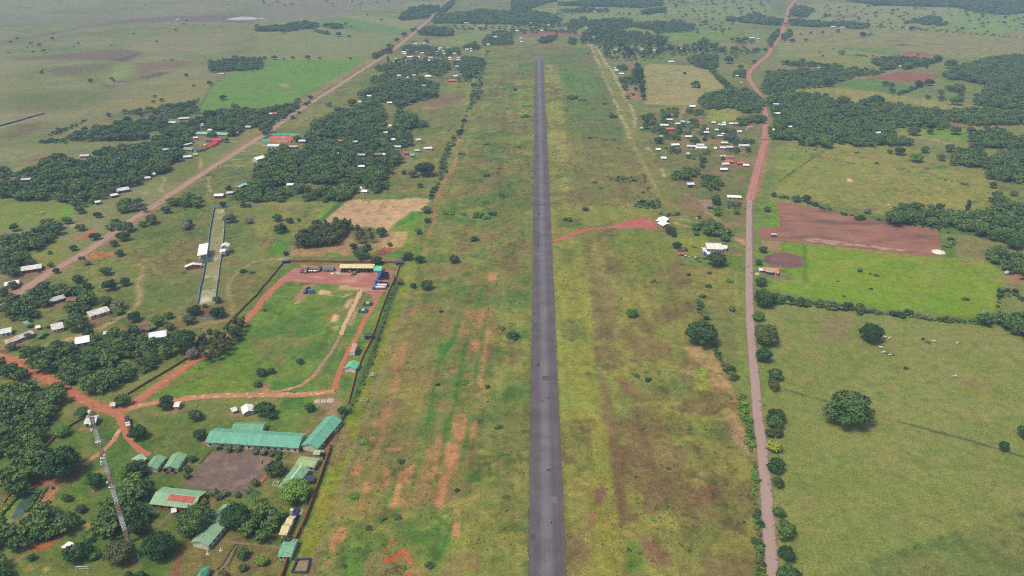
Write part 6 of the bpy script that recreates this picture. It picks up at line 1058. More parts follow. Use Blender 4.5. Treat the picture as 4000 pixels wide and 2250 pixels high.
for x,y,r,lf,lb in [(1100,80,70,'dark','round dark tree on the meadow above the cream walled house'),(1262,50,52,'dark','tree beside the round dark meadow tree'),(1060,245,62,'dark','dense tree behind the cream walled house'),(1190,280,70,'pale','feathery tree beside the cream walled house'),(1200,345,46,'bright','bright bush under the feathery tree'),(770,455,104,'dark','dark clipped looking tree between the white roofs'),(1840,635,136,'dark','big dark round tree beside the white roof of open brick walls'),(880,560,50,'dark','dark tree left of the white hall lane'),(585,690,66,'dark','dark tree in front of the white hall roof'),(1690,390,44,'dark','bush on the meadow near the slim trees'),(1350,400,64,'dark','tree on the lane bend above the maroon roof'),(1580,440,66,'bright','bright spreading tree behind the maroon roof'),(2190,350,72,'dark','dense dark tree at the lower end of the bull track'),(1950,335,66,'dark','dark tree at the lower gate of the bull track'),(2180,225,46,'pale','thin tree at the lower end of the bull track'),(1900,430,60,'pale','pale tree below the lower gate of the bull track'),(2060,292,26,'dark','tiny tree over the track gate'),(870,90,48,'dark','bush on the meadow by the old roofs'),(1230,1240,74,'dark','dark tree at the dirt road junction'),(830,1360,68,'dark','dark tree by the lattice mast top'),(1680,1262,84,'dark','dark tree standing in the sandy track'),(1960,1390,72,'dark','dark tree below the sandy track'),(1930,770,66,'bare','leafless pale tree at the wall gap'),(110,700,50,'pale','small pale tree before the bent house'),(135,80,50,'pale','thin tree before the far bank white roof'),(20,150,60,'dark','tree on the frame edge by the long road'),(1700,500,46,'olive','brown green bush beside the open brick house'),(280,590,40,'pale','grey tree before the long grey roof')]:
    ONE('i',x,y,r,lb,lf)
for x,y,r,lf,lb in [(580,100,62,'bright','bright rounded tree behind the mast'),(1270,115,80,'dark','round dark tree beside the forked red track'),(540,390,172,'dark','big spreading tree above the sandy hollow'),(870,555,84,'dark','dark tree on the slope beside the mast'),(1140,490,72,'bright','bright tree next to the mint hut'),(1260,440,92,'dark','dark tree beside the mint hut'),(1110,1215,130,'dark','large tree at the foot of the lattice mast'),(620,720,42,'dark','small round tree on the slope lawn, upper'),(750,825,46,'dark','small round tree on the slope lawn, lower'),(720,1215,112,'dark','round tree over the white tin shelter'),(870,1250,50,'dark','smaller round tree by the tin shelter tree'),(1465,1150,150,'dark','large spreading tree at the bottom of the school lawn'),(650,890,64,'dark','dark tree below the pond end'),(1290,1000,90,'dark','bushy tree right behind the mast foot'),(760,945,22,'dark','small bush on the slope lawn'),(290,1270,40,'olive','young tree on the lower lawn'),(1300,1445,60,'dark','tree cut by the bottom edge of the photo'),(1190,1445,40,'dark','smaller tree cut by the bottom edge')]:
    ONE('m',x,y,r,lb,lf,'big' if r>120 else 'mid')
for x,y,r,lf,lb in [(370,925,165,'dark','large dark tree beside the askew green roof'),(760,890,130,'dark','large tree hiding the far end of the askew green roof'),(1310,660,128,'bright','wide bright tree before the striped green roof'),(1120,440,84,'olive','round tree beside the flag platform'),(430,130,60,'dark','dark tree at the end of the very long teal roof'),(835,1240,58,'dark','upright dark tree on the front lawn'),(1000,1305,56,'bright','bright small tree on the front lawn'),(1240,1120,56,'olive','olive tree by the small square building'),(360,355,36,'dark','bush beside the roof with water tanks'),(310,450,38,'dark','clipped bush on the edge of the concrete square'),(310,515,32,'olive','second clipped bush on the edge of the concrete square'),(640,1430,46,'dark','bush by the teal hipped roof'),(830,1370,40,'olive','sparse young tree on the front lawn')]:
    if lb: ONE('n',x,y,r,lb,lf,'big' if r>120 else 'mid')
S_('n','590 240 36 pale;690 252 46 pale;765 256 46 pale;960 286 40 pale;1025 288 40 pale;1095 302 36 olive;1160 302 30 pale;1145 345 32 bright','pale clipped bush along the very long teal building','pale','mid','pale clipped bushes along the very long teal building');S_('n','545 668 46 pale;600 708 34 pale;658 675 40 pale;775 692 34 pale;882 650 36 pale;940 582 42 olive;465 756 40 yellow;130 625 36 dark','pale clipped bush on the lower edge of the concrete square','pale','mid','pale clipped bushes on the lower edge of the concrete square')
for x,y,r,lf,lb in [(530,1310,56,'dark','dark tree below the three gravel heaps'),(80,1325,96,'dark','large tree beside the tunnel roofed hut'),(160,1400,44,'dark','tree with lilac undergrowth below the sandy track'),(50,960,52,'olive','yellowish bush inside the walled meadow',),(150,945,42,'dark','dark bush inside the walled meadow'),(1720,80,60,'dark','round dark tree on the airfield by the mown strip'),(1580,90,32,'dark','small dark tree beside the round one on the airfield'),(1440,50,42,'pale','pale tree against the compound fence'),(870,1345,52,'dark','star leafed dark tree on the compound fence'),(10,1075,40,'dark','dark bush at the meadow edge'),(440,850,36,'dark','low weed clump inside the walled meadow'),(90,335,18,'dark','sapling inside the walled meadow')]:
    ONE('j',x,y,r,lb,lf)
for x,y,r,lf,lb in [(1270,935,60,'dark','round tree on the stubble beside the slim stand'),(1055,1155,76,'dark','dark tree beyond the vehicle shed, taller'),(980,1080,40,'dark','dark small crown beside the taller tree beyond the shed'),(1120,1090,42,'dark','dark crown behind the taller tree beyond the shed'),(1345,1065,26,'olive','slender tree on the stubble corner'),(1210,1228,58,'dark','dark round tree right behind the vehicle shed'),(300,1155,26,'dark','tree over the blue guard post'),(1712,715,44,'pale','pale crowned tree on the airfield side of the stubble field'),(1725,822,34,'dark','dark round tree on the airfield side of the stubble field'),(1645,1212,48,'dark','dark bush on the mown strip end'),(1997,1210,50,'dark','round tree alone on the left half of the airfield'),(215,797,46,'dark','dark tree of the four on the meadow, largest'),(335,822,38,'dark','second dark tree of the four on the meadow'),(430,818,22,'dark','smallest tree of the four on the meadow'),(245,900,62,'dark','dark bushy tree over the bright weeds on the meadow'),(1700,305,88,'dark','large dark tree near the airfield hedge'),(1490,342,26,'dark','round small tree near the airfield hedge'),(1572,352,50,'olive','olive bush near the airfield hedge'),(1650,470,30,'dark','tree by the airfield hedge, lower'),(1530,1180,50,'dark','dark bush at the fence corner'),(1480,1210,28,'dark','small bush at the fence corner'),(1625,930,40,'pale','thin pale tree in the lime crop')]:
    ONE('f',x,y,r,lb,lf)
ONE('g',2055,620,58,'tall tree behind the grey block house')
SHR=[('f',1930,750,56),('f',2100,760,36),('f',2240,785,60),('f',2320,800,46),('f',2380,765,44),('f',2200,1020,56),('f',2315,640,40),('f',2460,580,44),('f',2310,60,50),('f',2060,160,40),('f',2320,370,60),('g',565,820,56),('g',830,445,28),('g',885,498,28),('g',686,590,20),('g',1320,540,28),('g',1240,604,20),('g',1790,490,30),('g',1690,420,22),('g',1655,760,40),('g',70,90,40),('g',740,720,40),('c',540,1110,30),('c',930,1045,24),('c',1010,1180,48),('c',610,990,60),('c',700,1010,50),('c',130,1175,40),('c',40,905,30),('c',780,1390,30),('c',940,1405,28),('c',1020,1400,26),('c',760,540,24),('k',20,605,60),('k',1425,50,36),('k',1980,100,32),('k',1920,200,44),('k',1100,220,14),('k',1260,1000,44),('k',1365,1040,36),('k',1875,915,16),('k',1350,960,14),('p',485,80,40),('p',740,450,20),('p',600,925,28),('p',930,1205,24),('p',1165,570,28),('p',1225,590,22),('p',1375,950,32),('p',1440,945,20),('p',370,1200,26),('p',730,800,24),('p',440,530,22),('p',380,1340,22),('o',1755,55,40),('o',1815,700,36),('o',515,195,46),('o',860,385,34),('o',440,700,46),('o',830,890,40),('o',690,910,40),('o',890,1350,34),('o',560,990,36),('o',1370,640,26),('o',330,1330,40),('o',1110,1330,44),('j',1830,1080,30),('j',2100,1080,30),('j',2330,1110,30),('j',2480,520,36),('j',1520,860,20),('j',1860,350,26),('e',2450,1340,44),('e',2540,1350,40),('e',1850,1350,26),('h',1090,250,20),('h',890,145,22),('l',1040,120,22),('l',1980,230,44),('l',700,45,18),('l',765,195,24),('l',1060,340,40),('h',1090,1380,24),('h',1030,1360,18),('X',1330,1140,56),('X',1025,1215,54),('X',1035,1015,36),('X',930,1365,60),('X',820,625,42),('X',860,810,42),('X',720,1040,40),('X',640,880,40)]
PLACED=[]       # (x, y, crown radius) of trees already standing
def px_of(x,y,z):
    d=y*cT+(CAMH-z)*sT
    return (2000+FPX*x/d,1125-FPX*((z-CAMH)*cT+y*sT)/d)
HPX=[]
for hx,hy,hr,hz in HOUSE_SPOTS:
    u,v=px_of(hx,hy,hz);HPX.append((u,v,hr*PX(hx,hy,hz),hx,hy,hr))
def blocked(x,y,r,zc):
    u,v=px_of(x,y,zc);k=PX(x,y,zc);rp=r*k
    for hu,hv,hrp,hx,hy,hr in HPX:
        if math.dist((x,y),(hx,hy))<hr*.6+r*.5: return True
        if y<hy+hr and abs(u-hu)<hrp*.68+rp*.5 and abs(v-hv)<hrp*.34+rp*.66: return True
    return False
groups_seen={}
for t,x,y,rz,leaf,cr,lb,grp in SINGLES:
    s=TILES[t][2];r=4.0
    for _ in range(3):
        gx,gy,_z=G(t,x,y,.85*r);r=max(.9,rz/s/PX(gx,gy,.85*r))
    nm = 'broadleaf_tree' if r>2.2 else 'small_tree'
    if leaf == 'dark' and 'dark' not in lb: leaf=rnd.choices(['dark','olive','bright'],[60,30,10])[0]
    tree(nm,gx,gy,r,cr if cr != 'mid' or r<7 else 'big',leaf,lift=.25 if cr != 'flat' else .3,zs=.95,label=lb,group=grp)
    PLACED.append((gx,gy,r))
for t,x,y,rz in SHR:
    if rz<5: continue
    gx,gy,_z=G(t,x,y,.5);r=rz/TILES[t][2]/PX(gx,gy,.5)
    if len(PLACED): shrub(gx,gy,r,rnd.choice(['dark','dark','bright','olive']),rnd.uniform(.45,.7),'leafy green shrub standing on open grass','shrubs scattered on the open grass');PLACED.append((gx,gy,r))
# --- regions
CAND=[]
rs=random.Random(77)
for t,s,r,gap,place,mix,kind,keep in WOODS:
    if keep <= 0: continue
    if kind == 'tree' and gap<1.7 and r>4.8: r *= .86
    if 'hedge between the bright field' in place: gap *= .7
    kz=1 if t == 'Z' else 10;poly=[G(t,x*kz,y*kz,.8*r)[:2] for x,y in pts(s)]
    for (x,y) in ring_pts(poly,0,1.18*gap*r,rs):
        if rs.random()>keep: continue
        rr=r*rs.choice((rs.uniform(.6,.9),rs.uniform(.85,1.15),rs.uniform(1.0,1.4)))*(1.0 if kind != 'scrub' else rs.uniform(.7,1.15))
        if blocked(x,y,rr,.85*rr): continue
        if any(abs(x-a)<rr+c and math.dist((x,y),(a,b_))<.75*(rr+c) for a,b_,c in PLACED): continue
        u,v=px_of(x,y,rr)
        if v>2300 or v<-60 or u<-150 or u>4150:
            if rs.random()>.5: continue
            px_r=0.01
        else: px_r=rr*PX(x,y,rr)
        lf=mix if mix in LEAF else ('dark' if mix == 'dark' else rs.choices(['dark','olive','bright','pale','yellow'],[62,18,10,8,2])[0])
        CAND.append((px_r,x,y,rr,kind,lf,place))
CAND.sort(key=lambda q: -q[0])
n_tree=sum(1 for q in SINGLES);quota={'tree': max(0,298-n_tree),'slender': 150,'scrub': 210}
NAMES={'tree': 'broadleaf_tree','slender': 'slender_tree','scrub': 'shrub'}
HOW={'dark': 'dark green','olive': 'olive green','bright': 'bright green','pale': 'greyish green','yellow': 'yellow green'}
REST=[]
for q in CAND:
    px_r,x,y,rr,kind,lf,place=q
    if quota[kind]>0 and px_r>.5:
        quota[kind] -= 1
        if kind == 'tree': tree('broadleaf_tree',x,y,rr,'big' if px_r>34 else 'mid',lf,lift=.25,zs=rs.uniform(.9,1.2),label=f'{HOW[lf]} tree of the {place}',group=f'{HOW[lf]} trees, {place}')
        elif kind == 'slender': tree('slender_tree',x,y,rr*.95,'slim',lf,lift=1.0,zs=rs.uniform(.95,1.3),label=f'slim upright {HOW[lf]} tree of the {place}',group=f'slim {HOW[lf]} trees, {place}')
        else: shrub(x,y,rr,lf,rs.uniform(.6,1.0),f'{HOW[lf]} shrub of the {place}',f'{HOW[lf]} shrubs, {place}')
    else: REST.append(q)
def mass(name,items,label,cat,protos):
    V=[];T=[];TR=[];Q=[];n=0
    off={'dark': 0,'olive': .34,'bright': .5,'pale': .42,'yellow': .6,'bare': .6}
    for px_r,x,y,rr,kind,lf,place in items:
        v,tt,tr,qq=protos['column' if kind == 'slender' else 'bush' if kind == 'scrub' else 'mid'][rs.randrange(5)]
        a=rs.uniform(0,6.28);c,s=math.cos(a),math.sin(a);zs=rs.uniform(.85,1.15);k=rr*(.95 if kind == 'slender' else 1)
        w=np.empty_like(v);w[:,0]=(v[:,0]*c-v[:,1]*s)*k+x;w[:,1]=(v[:,0]*s+v[:,1]*c)*k+y;w[:,2]=v[:,2]*k*zs*(1.05 if kind == 'slender' else .7 if kind == 'scrub' else 1)+(.8*rr if kind == 'slender' else .25*rr if kind != 'scrub' else -.1*rr)
        V.append(w);T.append(np.clip(tt*.8+rs.uniform(-.22,.28)+off[lf],0,1));TR.append(tr+n);Q.append(qq+n);n += len(v)
    me=mesh_from(name,np.concatenate(V),np.concatenate(T),np.concatenate(TR),np.concatenate(Q),LEAF['dark'])
    return tag(link(bpy.data.objects.new(name,me)),label,cat,None,'stuff')
PROTO={'mid': [crown_arrays(NP,16,30,'dome',.14) for _ in range(5)],'column': [crown_arrays(NP,14,26,'slim',.15) for _ in range(5)],'bush': [crown_arrays(NP,6,28,'dome',.2) for _ in range(5)]}
print('TREES',len(SINGLES),len(CAND),len(REST),sum(1 for q in REST if q[4] == 'tree'))
mass('woodland',[q for q in REST if q[4] != 'scrub'],'mass of smaller and farther trees in the woods of the plain','woodland',PROTO)
mass('undergrowth',[q for q in REST if q[4] == 'scrub'],'low scrub and hedge growth along fields and tracks','undergrowth',PROTO)

# tussocks and weeds: far too many to count
def tussocks():
    V=[];T=[];TR=[];Q=[];n=0;pr=[crown_arrays(NP,2,16,'dome',.34) for _ in range(6)]
    for t,s,cnt,lo in [('Z',AIR,4200,.50),('Z',MID,1500,.52),('Z','0 760 130 690 420 490 600 380 560 500 520 900 200 1000 0 1000',900,.45),('j','0 160 270 60 900 90 1080 150 900 1330 0 1448',260,.48),('Z',RIGHT,900,.55),('Z',VIL,500,.45),('m','400 0 1663 0 1663 1449 60 1449 600 800',160,.4)]:
        P=np.array(GP(t,s));P[:,1]=np.clip(P[:,1],150,2300)
        u=NP.random((cnt*6,2));yy=190*(1500/190) ** u[:,1];xx=P[:,0].min()+(P[:,0].max()-P[:,0].min())*u[:,0]
        ins=np.zeros(len(xx),bool)
        for k in range(len(P)):
            (ax,ay),(bx,by)=P[k],P[k-1]
            if abs(by-ay)>1e-6: ins ^= ((ay>yy) != (by>yy)) & (xx<(bx-ax)*(yy-ay)/(by-ay)+ax)
        g=fbm(xx,yy,26,700,3);cx=np.interp(yy,[r_[1] for r_ in RWL],[r_[0] for r_ in RWL]);ok=ins & (g>lo) & (np.abs(xx-cx)>RW_W/2+.8);xx,yy=xx[ok][:cnt],yy[ok][:cnt]
        for x,y in zip(xx,yy):
            v,tt,tr,qq=pr[rs.randrange(6)];k=rs.uniform(.28,.75)*min(2.2,max(1,y/500))*(1.6 if rs.random()<.06 else 1)
            V.append(np.stack([v[:,0]*k+x,v[:,1]*k+y,v[:,2]*k*.55-.15*k],1));T.append(np.clip(tt+rs.uniform(-.1,.35),0,1));TR.append(tr+n);Q.append(qq+n);n += len(v)
    for k in range(1500):                          # grass creeping over the runway edges
        y=190*(1500/190) ** NP.random();x=np.interp(y,[r_[1] for r_ in RWL],[r_[0] for r_ in RWL])+rs.choice((-1,1))*(RW_W/2+rs.uniform(-.25,.9))
        v,tt,tr,qq=pr[rs.randrange(6)];q_=rs.uniform(.2,.42)*min(1.8,max(1,y/500));V.append(np.stack([v[:,0]*q_+x,v[:,1]*q_*1.6+y,v[:,2]*q_*.4-.1*q_],1));T.append(np.clip(tt+.25,0,1));TR.append(tr+n);Q.append(qq+n);n += len(v)
    me=mesh_from('weeds',np.concatenate(V),np.concatenate(T),np.concatenate(TR),np.concatenate(Q),LEAF['olive']);return tag(link(bpy.data.objects.new('weeds',me)),'weed tussocks in the rough grass of the plain','weeds',None,'stuff')
tussocks()

# ------------------------------------------------------------------ mast, walls, fences, poles, vehicles, animals, small things
def fit_h(t,bx,by,tx,ty):                     # height of an upright whose foot and top are seen at these pixels
    gx,gy,_=G(t,bx,by);want=F(t,tx,ty)[1];lo,hi=0.0,150.0
    for _ in range(40):
        m_=(lo+hi)/2
        if px_of(gx,gy,m_)[1]>want: lo=m_
        else: hi=m_
    return gx,gy,lo
def mast():
    gx,gy,H=fit_h('m',1192,1140,875,-60);e=empty('lattice_mast',(gx,gy,0),.3);tag(e,'tall slim red and white lattice mast among the compound trees','mast')
    red,wht=plain('mast_red',(208,172,160)),plain('mast_white',(252,252,250));n=9;w0,w1=.70,.52
    for s in range(n):
        q=MB();z0,z1=H*s/n,H*(s+1)/n;bays=5
        for b_ in range(bays):
            a0,a1=z0+(z1-z0)*b_/bays,z0+(z1-z0)*(b_+1)/bays;r0=w0+(w1-w0)*a0/H;r1=w0+(w1-w0)*a1/H
            c0=[(r0*sx,r0*sy,a0) for sx,sy in ((-1,-1),(1,-1),(1,1),(-1,1))];c1=[(r1*sx,r1*sy,a1) for sx,sy in ((-1,-1),(1,-1),(1,1),(-1,1))]
            for k in range(4): q.rod(c0[k],c1[k],.15,n=5);q.rod(c0[k],c1[(k+1) % 4],.12,n=4);q.rod(c1[k],c1[(k+1) % 4],.11,n=4)
        q.obj('mast_section',red if s % 2==0 else wht,e)
    q=MB();q.lathe([(.01,0),(.75,.1),(.85,.8),(.7,1.3),(.35,1.6),(.05,1.7)],14,(0,0,H+.1));q.obj('radome',plain('white_dome',(236,232,230)),e)
    q=MB();q.box(-1.1,1.1,-1.1,1.1,H-1.2,H-1.0);q.obj('platform',red,e)
    for k,(z,s) in enumerate([(.985,-1),(.93,-1),(.89,-1),(.70,1),(.655,-1),(.64,-1),(.50,-1)]):
        d=MB();d.rod((s*.7,-.3,H*z),(s*1.3,-.8,H*z),.5,.55,12);d.obj('dish',plain('dish_white',(226,228,222)),e)
    for z in (.96,.80,.68,.46): d=MB();d.box(-1.1,1.1,-.95,.95,H*z,H*z+.12);d.obj('rest_platform',wht,e)
mast()
def pole(name,t,bx,by,tx,ty,label,cat='pole',c=(186,184,172),r=.16,arm=0,group=None):
    gx,gy,H=fit_h(t,bx,by,tx,ty);H=max(2.5,min(H,16));e=empty(name,(gx,gy,0));tag(e,label,cat,group)
    q=MB();q.rod((0,0,-.1),(0,0,H),r,r*.62,8);q.obj('shaft',plain('pole_'+cl(c),c),e)
    if arm: q=MB();q.box(-arm,arm,-.07,.07,H-.6,H-.45);q.obj('crossarm',plain('pole_'+cl(c),c),e)
    return e,H
for i_,(bx,by,tx,ty,fc,fl,lb) in enumerate([(1000,566,968,392,(240,240,240),(962,430),'flagpole with the white flag'),(1022,538,980,318,(240,200,40),(972,336),'flagpole with the yellow flag'),(1040,500,1008,355,(196,40,50),(1012,378),'flagpole with the red flag')]):
    e,H=pole('flagpole','n',bx,by,tx,ty,lb + ' at the concrete square','flagpole',(216,208,202),.1)
    q=MB();L=2.6;vs=[]
    for a in range(9):
        u=a/8;vs += [(-u*.7-.05,.25*math.sin(u*5)*u-u*.3,H-.3-u*2.2),(-u*.7-.05,.25*math.sin(u*5+.6)*u-u*.3,H-2.3-u*1.6)]
    n=len(vs);q.add(vs+[(x,y+.03,z) for x,y,z in vs],[(2*k,2*k+1,2*k+3,2*k+2) for k in range(8)]+[(n+2*k+2,n+2*k+3,n+2*k+1,n+2*k) for k in range(8)]);q.obj('flag',plain('flag_'+cl(fc),fc),e)
a=[G('n',x,y,.5) for x,y in ((980,568),(1008,580),(1066,515),(1040,502))]
q=MB();q.hexa([(p[0],p[1],-.1) for p in a],[(p[0],p[1],.5) for p in a]);o=q.obj('flag_platform',noise_mat('brick_red',(182,104,84),(160,88,70),1.2));tag(o,'salmon brick platform under the three flagpoles','platform')
BRICK=noise_mat('old_brick_wall',(158,82,54),(132,72,52),.5,c3=(110,78,62),s3=.15)
def wall(name,P,h,w,m,label,cat='wall',cap=None):
    q=MB();prev=None;P=dens(P,6);n=len(P);rows=[]
    for k in range(n):
        a,c=P[max(0,k-1)],P[min(n-1,k+1)];dx,dy=c[0]-a[0],c[1]-a[1];l=math.hypot(dx,dy)+1e-9;nx,ny=dy/l*w/2,-dx/l*w/2
        rows.append([(P[k][0]-nx,P[k][1]-ny,-.1),(P[k][0]+nx,P[k][1]+ny,-.1),(P[k][0]+nx,P[k][1]+ny,h),(P[k][0]-nx,P[k][1]-ny,h)])
    vs=[v for r_ in rows for v in r_];fs=[(4*k+j,4*k+(j+1) % 4,4*k+4+(j+1) % 4,4*k+4+j) for k in range(n-1) for j in range(4)]+[(3,2,1,0),(4*n-4,4*n-3,4*n-2,4*n-1)]
    q.add(vs,fs);o=q.obj(name,m);return tag(o,label,cat)
wall('brick_wall',GP('n','1190 1470 1236 1330 1300 1160 1400 955 1470 770 1525 615 1595 415 1650 240') ,2.3,.55,BRICK,'red brick wall beside the green roofed compound, front stretch')
wall('brick_wall',GP('n','1600 225 1650 165')+GP('j','866 1440 900 1390'),2.0,.5,BRICK,'short red wall stub beside the teal angled hall')
wall('brick_wall',GP('j','930 1290 972 1120 1012 960 1082 800 1162 640 1210 500 1262 350 1312 215 1370 80 1402 5')+GP('f','1402 1440 1440 1300 1470 1262'),1.6,.5,noise_mat('mossy_wall',(168,96,66),(132,98,64),.06,c3=(100,104,60),s3=.04),'mossy brick wall along the mown strip, behind the mint roofed cabin')
wall('brick_wall',GP('f','325 1246 600 1246 900 1252 1200 1254 1412 1258'),1.6,.45,BRICK,'straight brick wall behind the open vehicle shed')
wall('brick_wall',GP('f','270 1262 200 1350 118 1448')+GP('j','60 120 0 200')+GP('i','2480 290 2400 375 2245 535'),1.5,.4,noise_mat('dark_wall',(150,96,70),(116,88,62),.1),'long brick wall between the bull track meadow and the red dirt road')
wall('brick_wall',GP('i','1900 822 1700 945 1500 1062 1400 1125 1285 1192'),1.5,.4,MATS['dark_wall'],'brick wall stretch ending at the dirt road junction')
wall('brick_wall',GP('m','385 300 470 210 560 120 720 22 800 -20'),1.4,.4,MATS['dark_wall'],'brick wall on the slope behind the lattice mast')
wall('board_fence',GP('m','0 850 60 760 130 660'),1.4,.3,BRICK,'low red fence at the corner behind the yellow green hedge','fence')
DOTF=plain('fence_concrete',(150,150,136));pm=MB();pm.box(-.09,.09,-.09,.09,-.1,2.6);pm.hexa([(-.09,-.09,2.6),(.09,-.09,2.6),(.09,.09,2.6),(-.09,.09,2.6)],[(.35,-.09,3.1),(.5,-.09,3.0),(.5,.09,3.0),(.35,.09,3.1)]);POSTM=pm.mesh('post',DOTF)
wm=bpy.data.materials.new('wire');
def wire_fence(P,label,n,m=None,h=2.5,cat='fence'):
    P=dens(P,2.0);e=empty('wire_fence',(P[0][0],P[0][1],0));tag(e,label,cat);S=[0]
    for a_,b_ in zip(P,P[1:]): S.append(S[-1]+math.dist(a_,b_))
    xs=[p[0] for p in P];ys_=[p[1] for p in P];pts_=[]
    for k in range(n):
        s=S[-1]*k/(n-1);x,y=np.interp(s,S,xs),np.interp(s,S,ys_);pts_.append((x-P[0][0],y-P[0][1]))
        o=bpy.data.objects.new('post',m or POSTM);link(o,e);o.location=(x-P[0][0],y-P[0][1],0)
    q=MB()
    for (x0,y0),(x1,y1) in zip(pts_,pts_[1:]):
        for z in (.3,.9,1.5,2.1,2.5):
            if z <= h: q.rod((x0,y0,z),(x1,y1,z),.012,n=3)
    q.obj('wires',STEEL,e);return e
wire_fence(GP('j','1420 70 1380 220 1330 330 1280 480 1230 600 1160 780 1090 920 1030 1080 975 1240 935 1340')+GP('o','325 10 290 90 245 220 180 380 110 560 60 700 10 850 -30 960'),'concrete post wire fence along the outside of the red brick wall',92)
wdp=MB();wdp.rod((0,0,-.1),(0,0,1.4),.07,.06,5);WPOST=wdp.mesh('post',WOOD)
wire_fence(GP('l','180 1140 350 1190 600 1255 660 1280')+GP('q','800 -70 1420 10 1700 90 2050 185 2400 290 2576 340'),'thin post and wire fence across the cow pasture',46,WPOST,1.5);wire_fence(GP('X','500 520 560 740 640 900 680 1000 740 1140 800 1290 850 1400')+GP('k','1750 0 1830 180 1900 330 1960 440'),'post and wire fence between the airfield and the roadside lots',44,WPOST,1.5);wire_fence(GP('h','610 95 500 185 430 215 250 345 110 445'),'wire fence up the upper right pasture',26,WPOST,1.5)
wire_fence(GP('b','40 600 600 597 1110 596'),'pale wire fence on the far edge of the bright green field',40,WPOST,1.5)
BLUE=noise_mat('blue_fence',(104,160,184),(88,146,172),.4,c3=(136,176,192),s3=.5)
wall('bull_track_fence',GP('e','2135 680 2160 705 2140 780 2105 1000 2085 1180 2060 1300 2036 1448')+GP('i','2020 100 2005 200 1992 275'),1.9,.35,BLUE,'blue board fence of the bull track, grandstand side','fence')
wall('bull_track_fence',GP('e','2255 790 2258 900 2245 1050 2228 1200 2205 1340 2196 1448')+GP('i','2188 60 2175 180 2165 255'),1.6,.3,noise_mat('faded_blue_fence',(160,186,196),(136,168,184),.4),'faded blue fence of the bull track, booth side','fence')
wall('bull_track_fence',GP('C','600 96 660 92 755 84'),1.3,.3,BLUE,'short blue fence across the head of the bull track','fence');wall('bull_track_fence',GP('C','380 1418 480 1416 600 1404'),1.2,.3,noise_mat('mint_fence',(140,186,180),(120,160,156),.4),'short mint fence across the lower end of the bull track','fence')
for k,(bx,by,tx,ty) in enumerate([(556,106,546,42),(528,240,520,178),(504,388,492,318),(420,875,402,785),(386,1066,368,972),(338,1232,328,1176),(714,150,700,68),(698,290,684,200),(686,370,672,275),(672,462,660,398),(636,795,618,690),(614,972,594,862),(588,1138,570,1052)]):
    pole('light_pole','C',bx,by,tx,ty,'pale light pole along the bull track fence, '+('grandstand side' if k<6 else 'booth side'),'light pole',(196,198,186),.13,.5,'light poles along the bull track, '+('grandstand side' if k<6 else 'booth side'))
TQ=noise_mat('turquoise_fence',(110,226,210),(92,208,192),.3,c3=(140,226,214),s3=.3)
wall('plot_fence',GP('S','1740 512 1615 505 1660 470 1740 418 1900 415 2050 418 2178 430'),3.0,.3,TQ,'turquoise mesh fence around the orange building plot','fence');wall('plot_fence',GP('S','1872 515 1945 517'),2.2,.3,TQ,'loose turquoise panel at the front of the orange plot','fence');wall('plot_fence',GP('S','2045 518 2062 495'),2.6,.3,TQ,'turquoise panel at the tree corner of the orange plot','fence')
sheet('building_plot',GP('S','1640 500 1735 425 2090 425 2070 500 2030 520 1800 520'),.06,noise_mat('orange_soil',(190,104,80),(172,92,72),.15,c3=(206,160,140),s3=.1),.5,4,50)
wall('dark_fence',GP('S','690 664 760 640 900 575 985 525'),1.6,.3,plain('dark_paling',(84,84,76)),'dark paling fence in front of the school roofs','fence')
def hedge(P,r,leaf,label,step=.8):
    V=[];T=[];TR=[];Q=[];n=0;P=dens(P,step)
    for x,y in P:
        v,tt,tr,qq=PROTO['bush'][rs.randrange(5)];k=r*rs.uniform(.85,1.15);V.append(np.stack([v[:,0]*k+x,v[:,1]*k+y,v[:,2]*k-.1],1));T.append(tt);TR.append(tr+n);Q.append(qq+n);n += len(v)
    o=link(bpy.data.objects.new('hedge',mesh_from('hedge',np.concatenate(V),np.concatenate(T),np.concatenate(TR),np.concatenate(Q),LEAF[leaf])));return tag(o,label,'hedge')
hedge(GP('m','-30 940 0 890 60 820 140 730 210 650'),1.7,'yellow','bright yellow green clipped hedge beside the pond');hedge(GP('m','250 850 300 780 370 660'),1.2,'bright','dark green hedge on the house side of the pond');hedge(GP('m','290 860 370 750 440 630'),.8,'dark','low dark hedge along the sandy hollow');hedge(GP('N','1270 935 1740 928 1745 880',0),1.6,'dark','clipped hedge around the coral roofed villa',1.6);hedge(GP('N','940 860 1160 862 1700 840'),1.3,'dark','clipped hedge behind the coral roofed villa',1.8);hedge(GP('i','120 680 200 650 280 620'),.9,'bright','clipped hedge in front of the bent house');hedge(GP('n','590 1395 650 1340 700 1250 760 1160'),.45,'dark','low border hedge on one side of the forked footpath',.7);hedge(GP('n','690 1360 720 1300 780 1170'),.45,'dark','low border hedge on the other side of the forked footpath',.7);hedge(GP('n','430 410 480 350 540 280'),.5,'dark','low hedge on the back edge of the concrete square',.8)
WATER=noise_mat('pond_water',(62,84,70),(78,98,84),.1,rough=.12,spec=.5,finek=.05)
sheet('pond',GP('m','246 672 345 676 320 720 240 850 200 912 95 920 150 820'),.05,WATER,.05,2,60)
q=MB();p0,p1=GP('m','250 668 350 672');q.rod((p0[0],p0[1],.2),(p1[0],p1[1],.2),.25,n=6);o=q.obj('pond_curb',plain('pale_concrete',(170,166,150)));tag(o,'pale concrete curb at the head of the pond','curb')
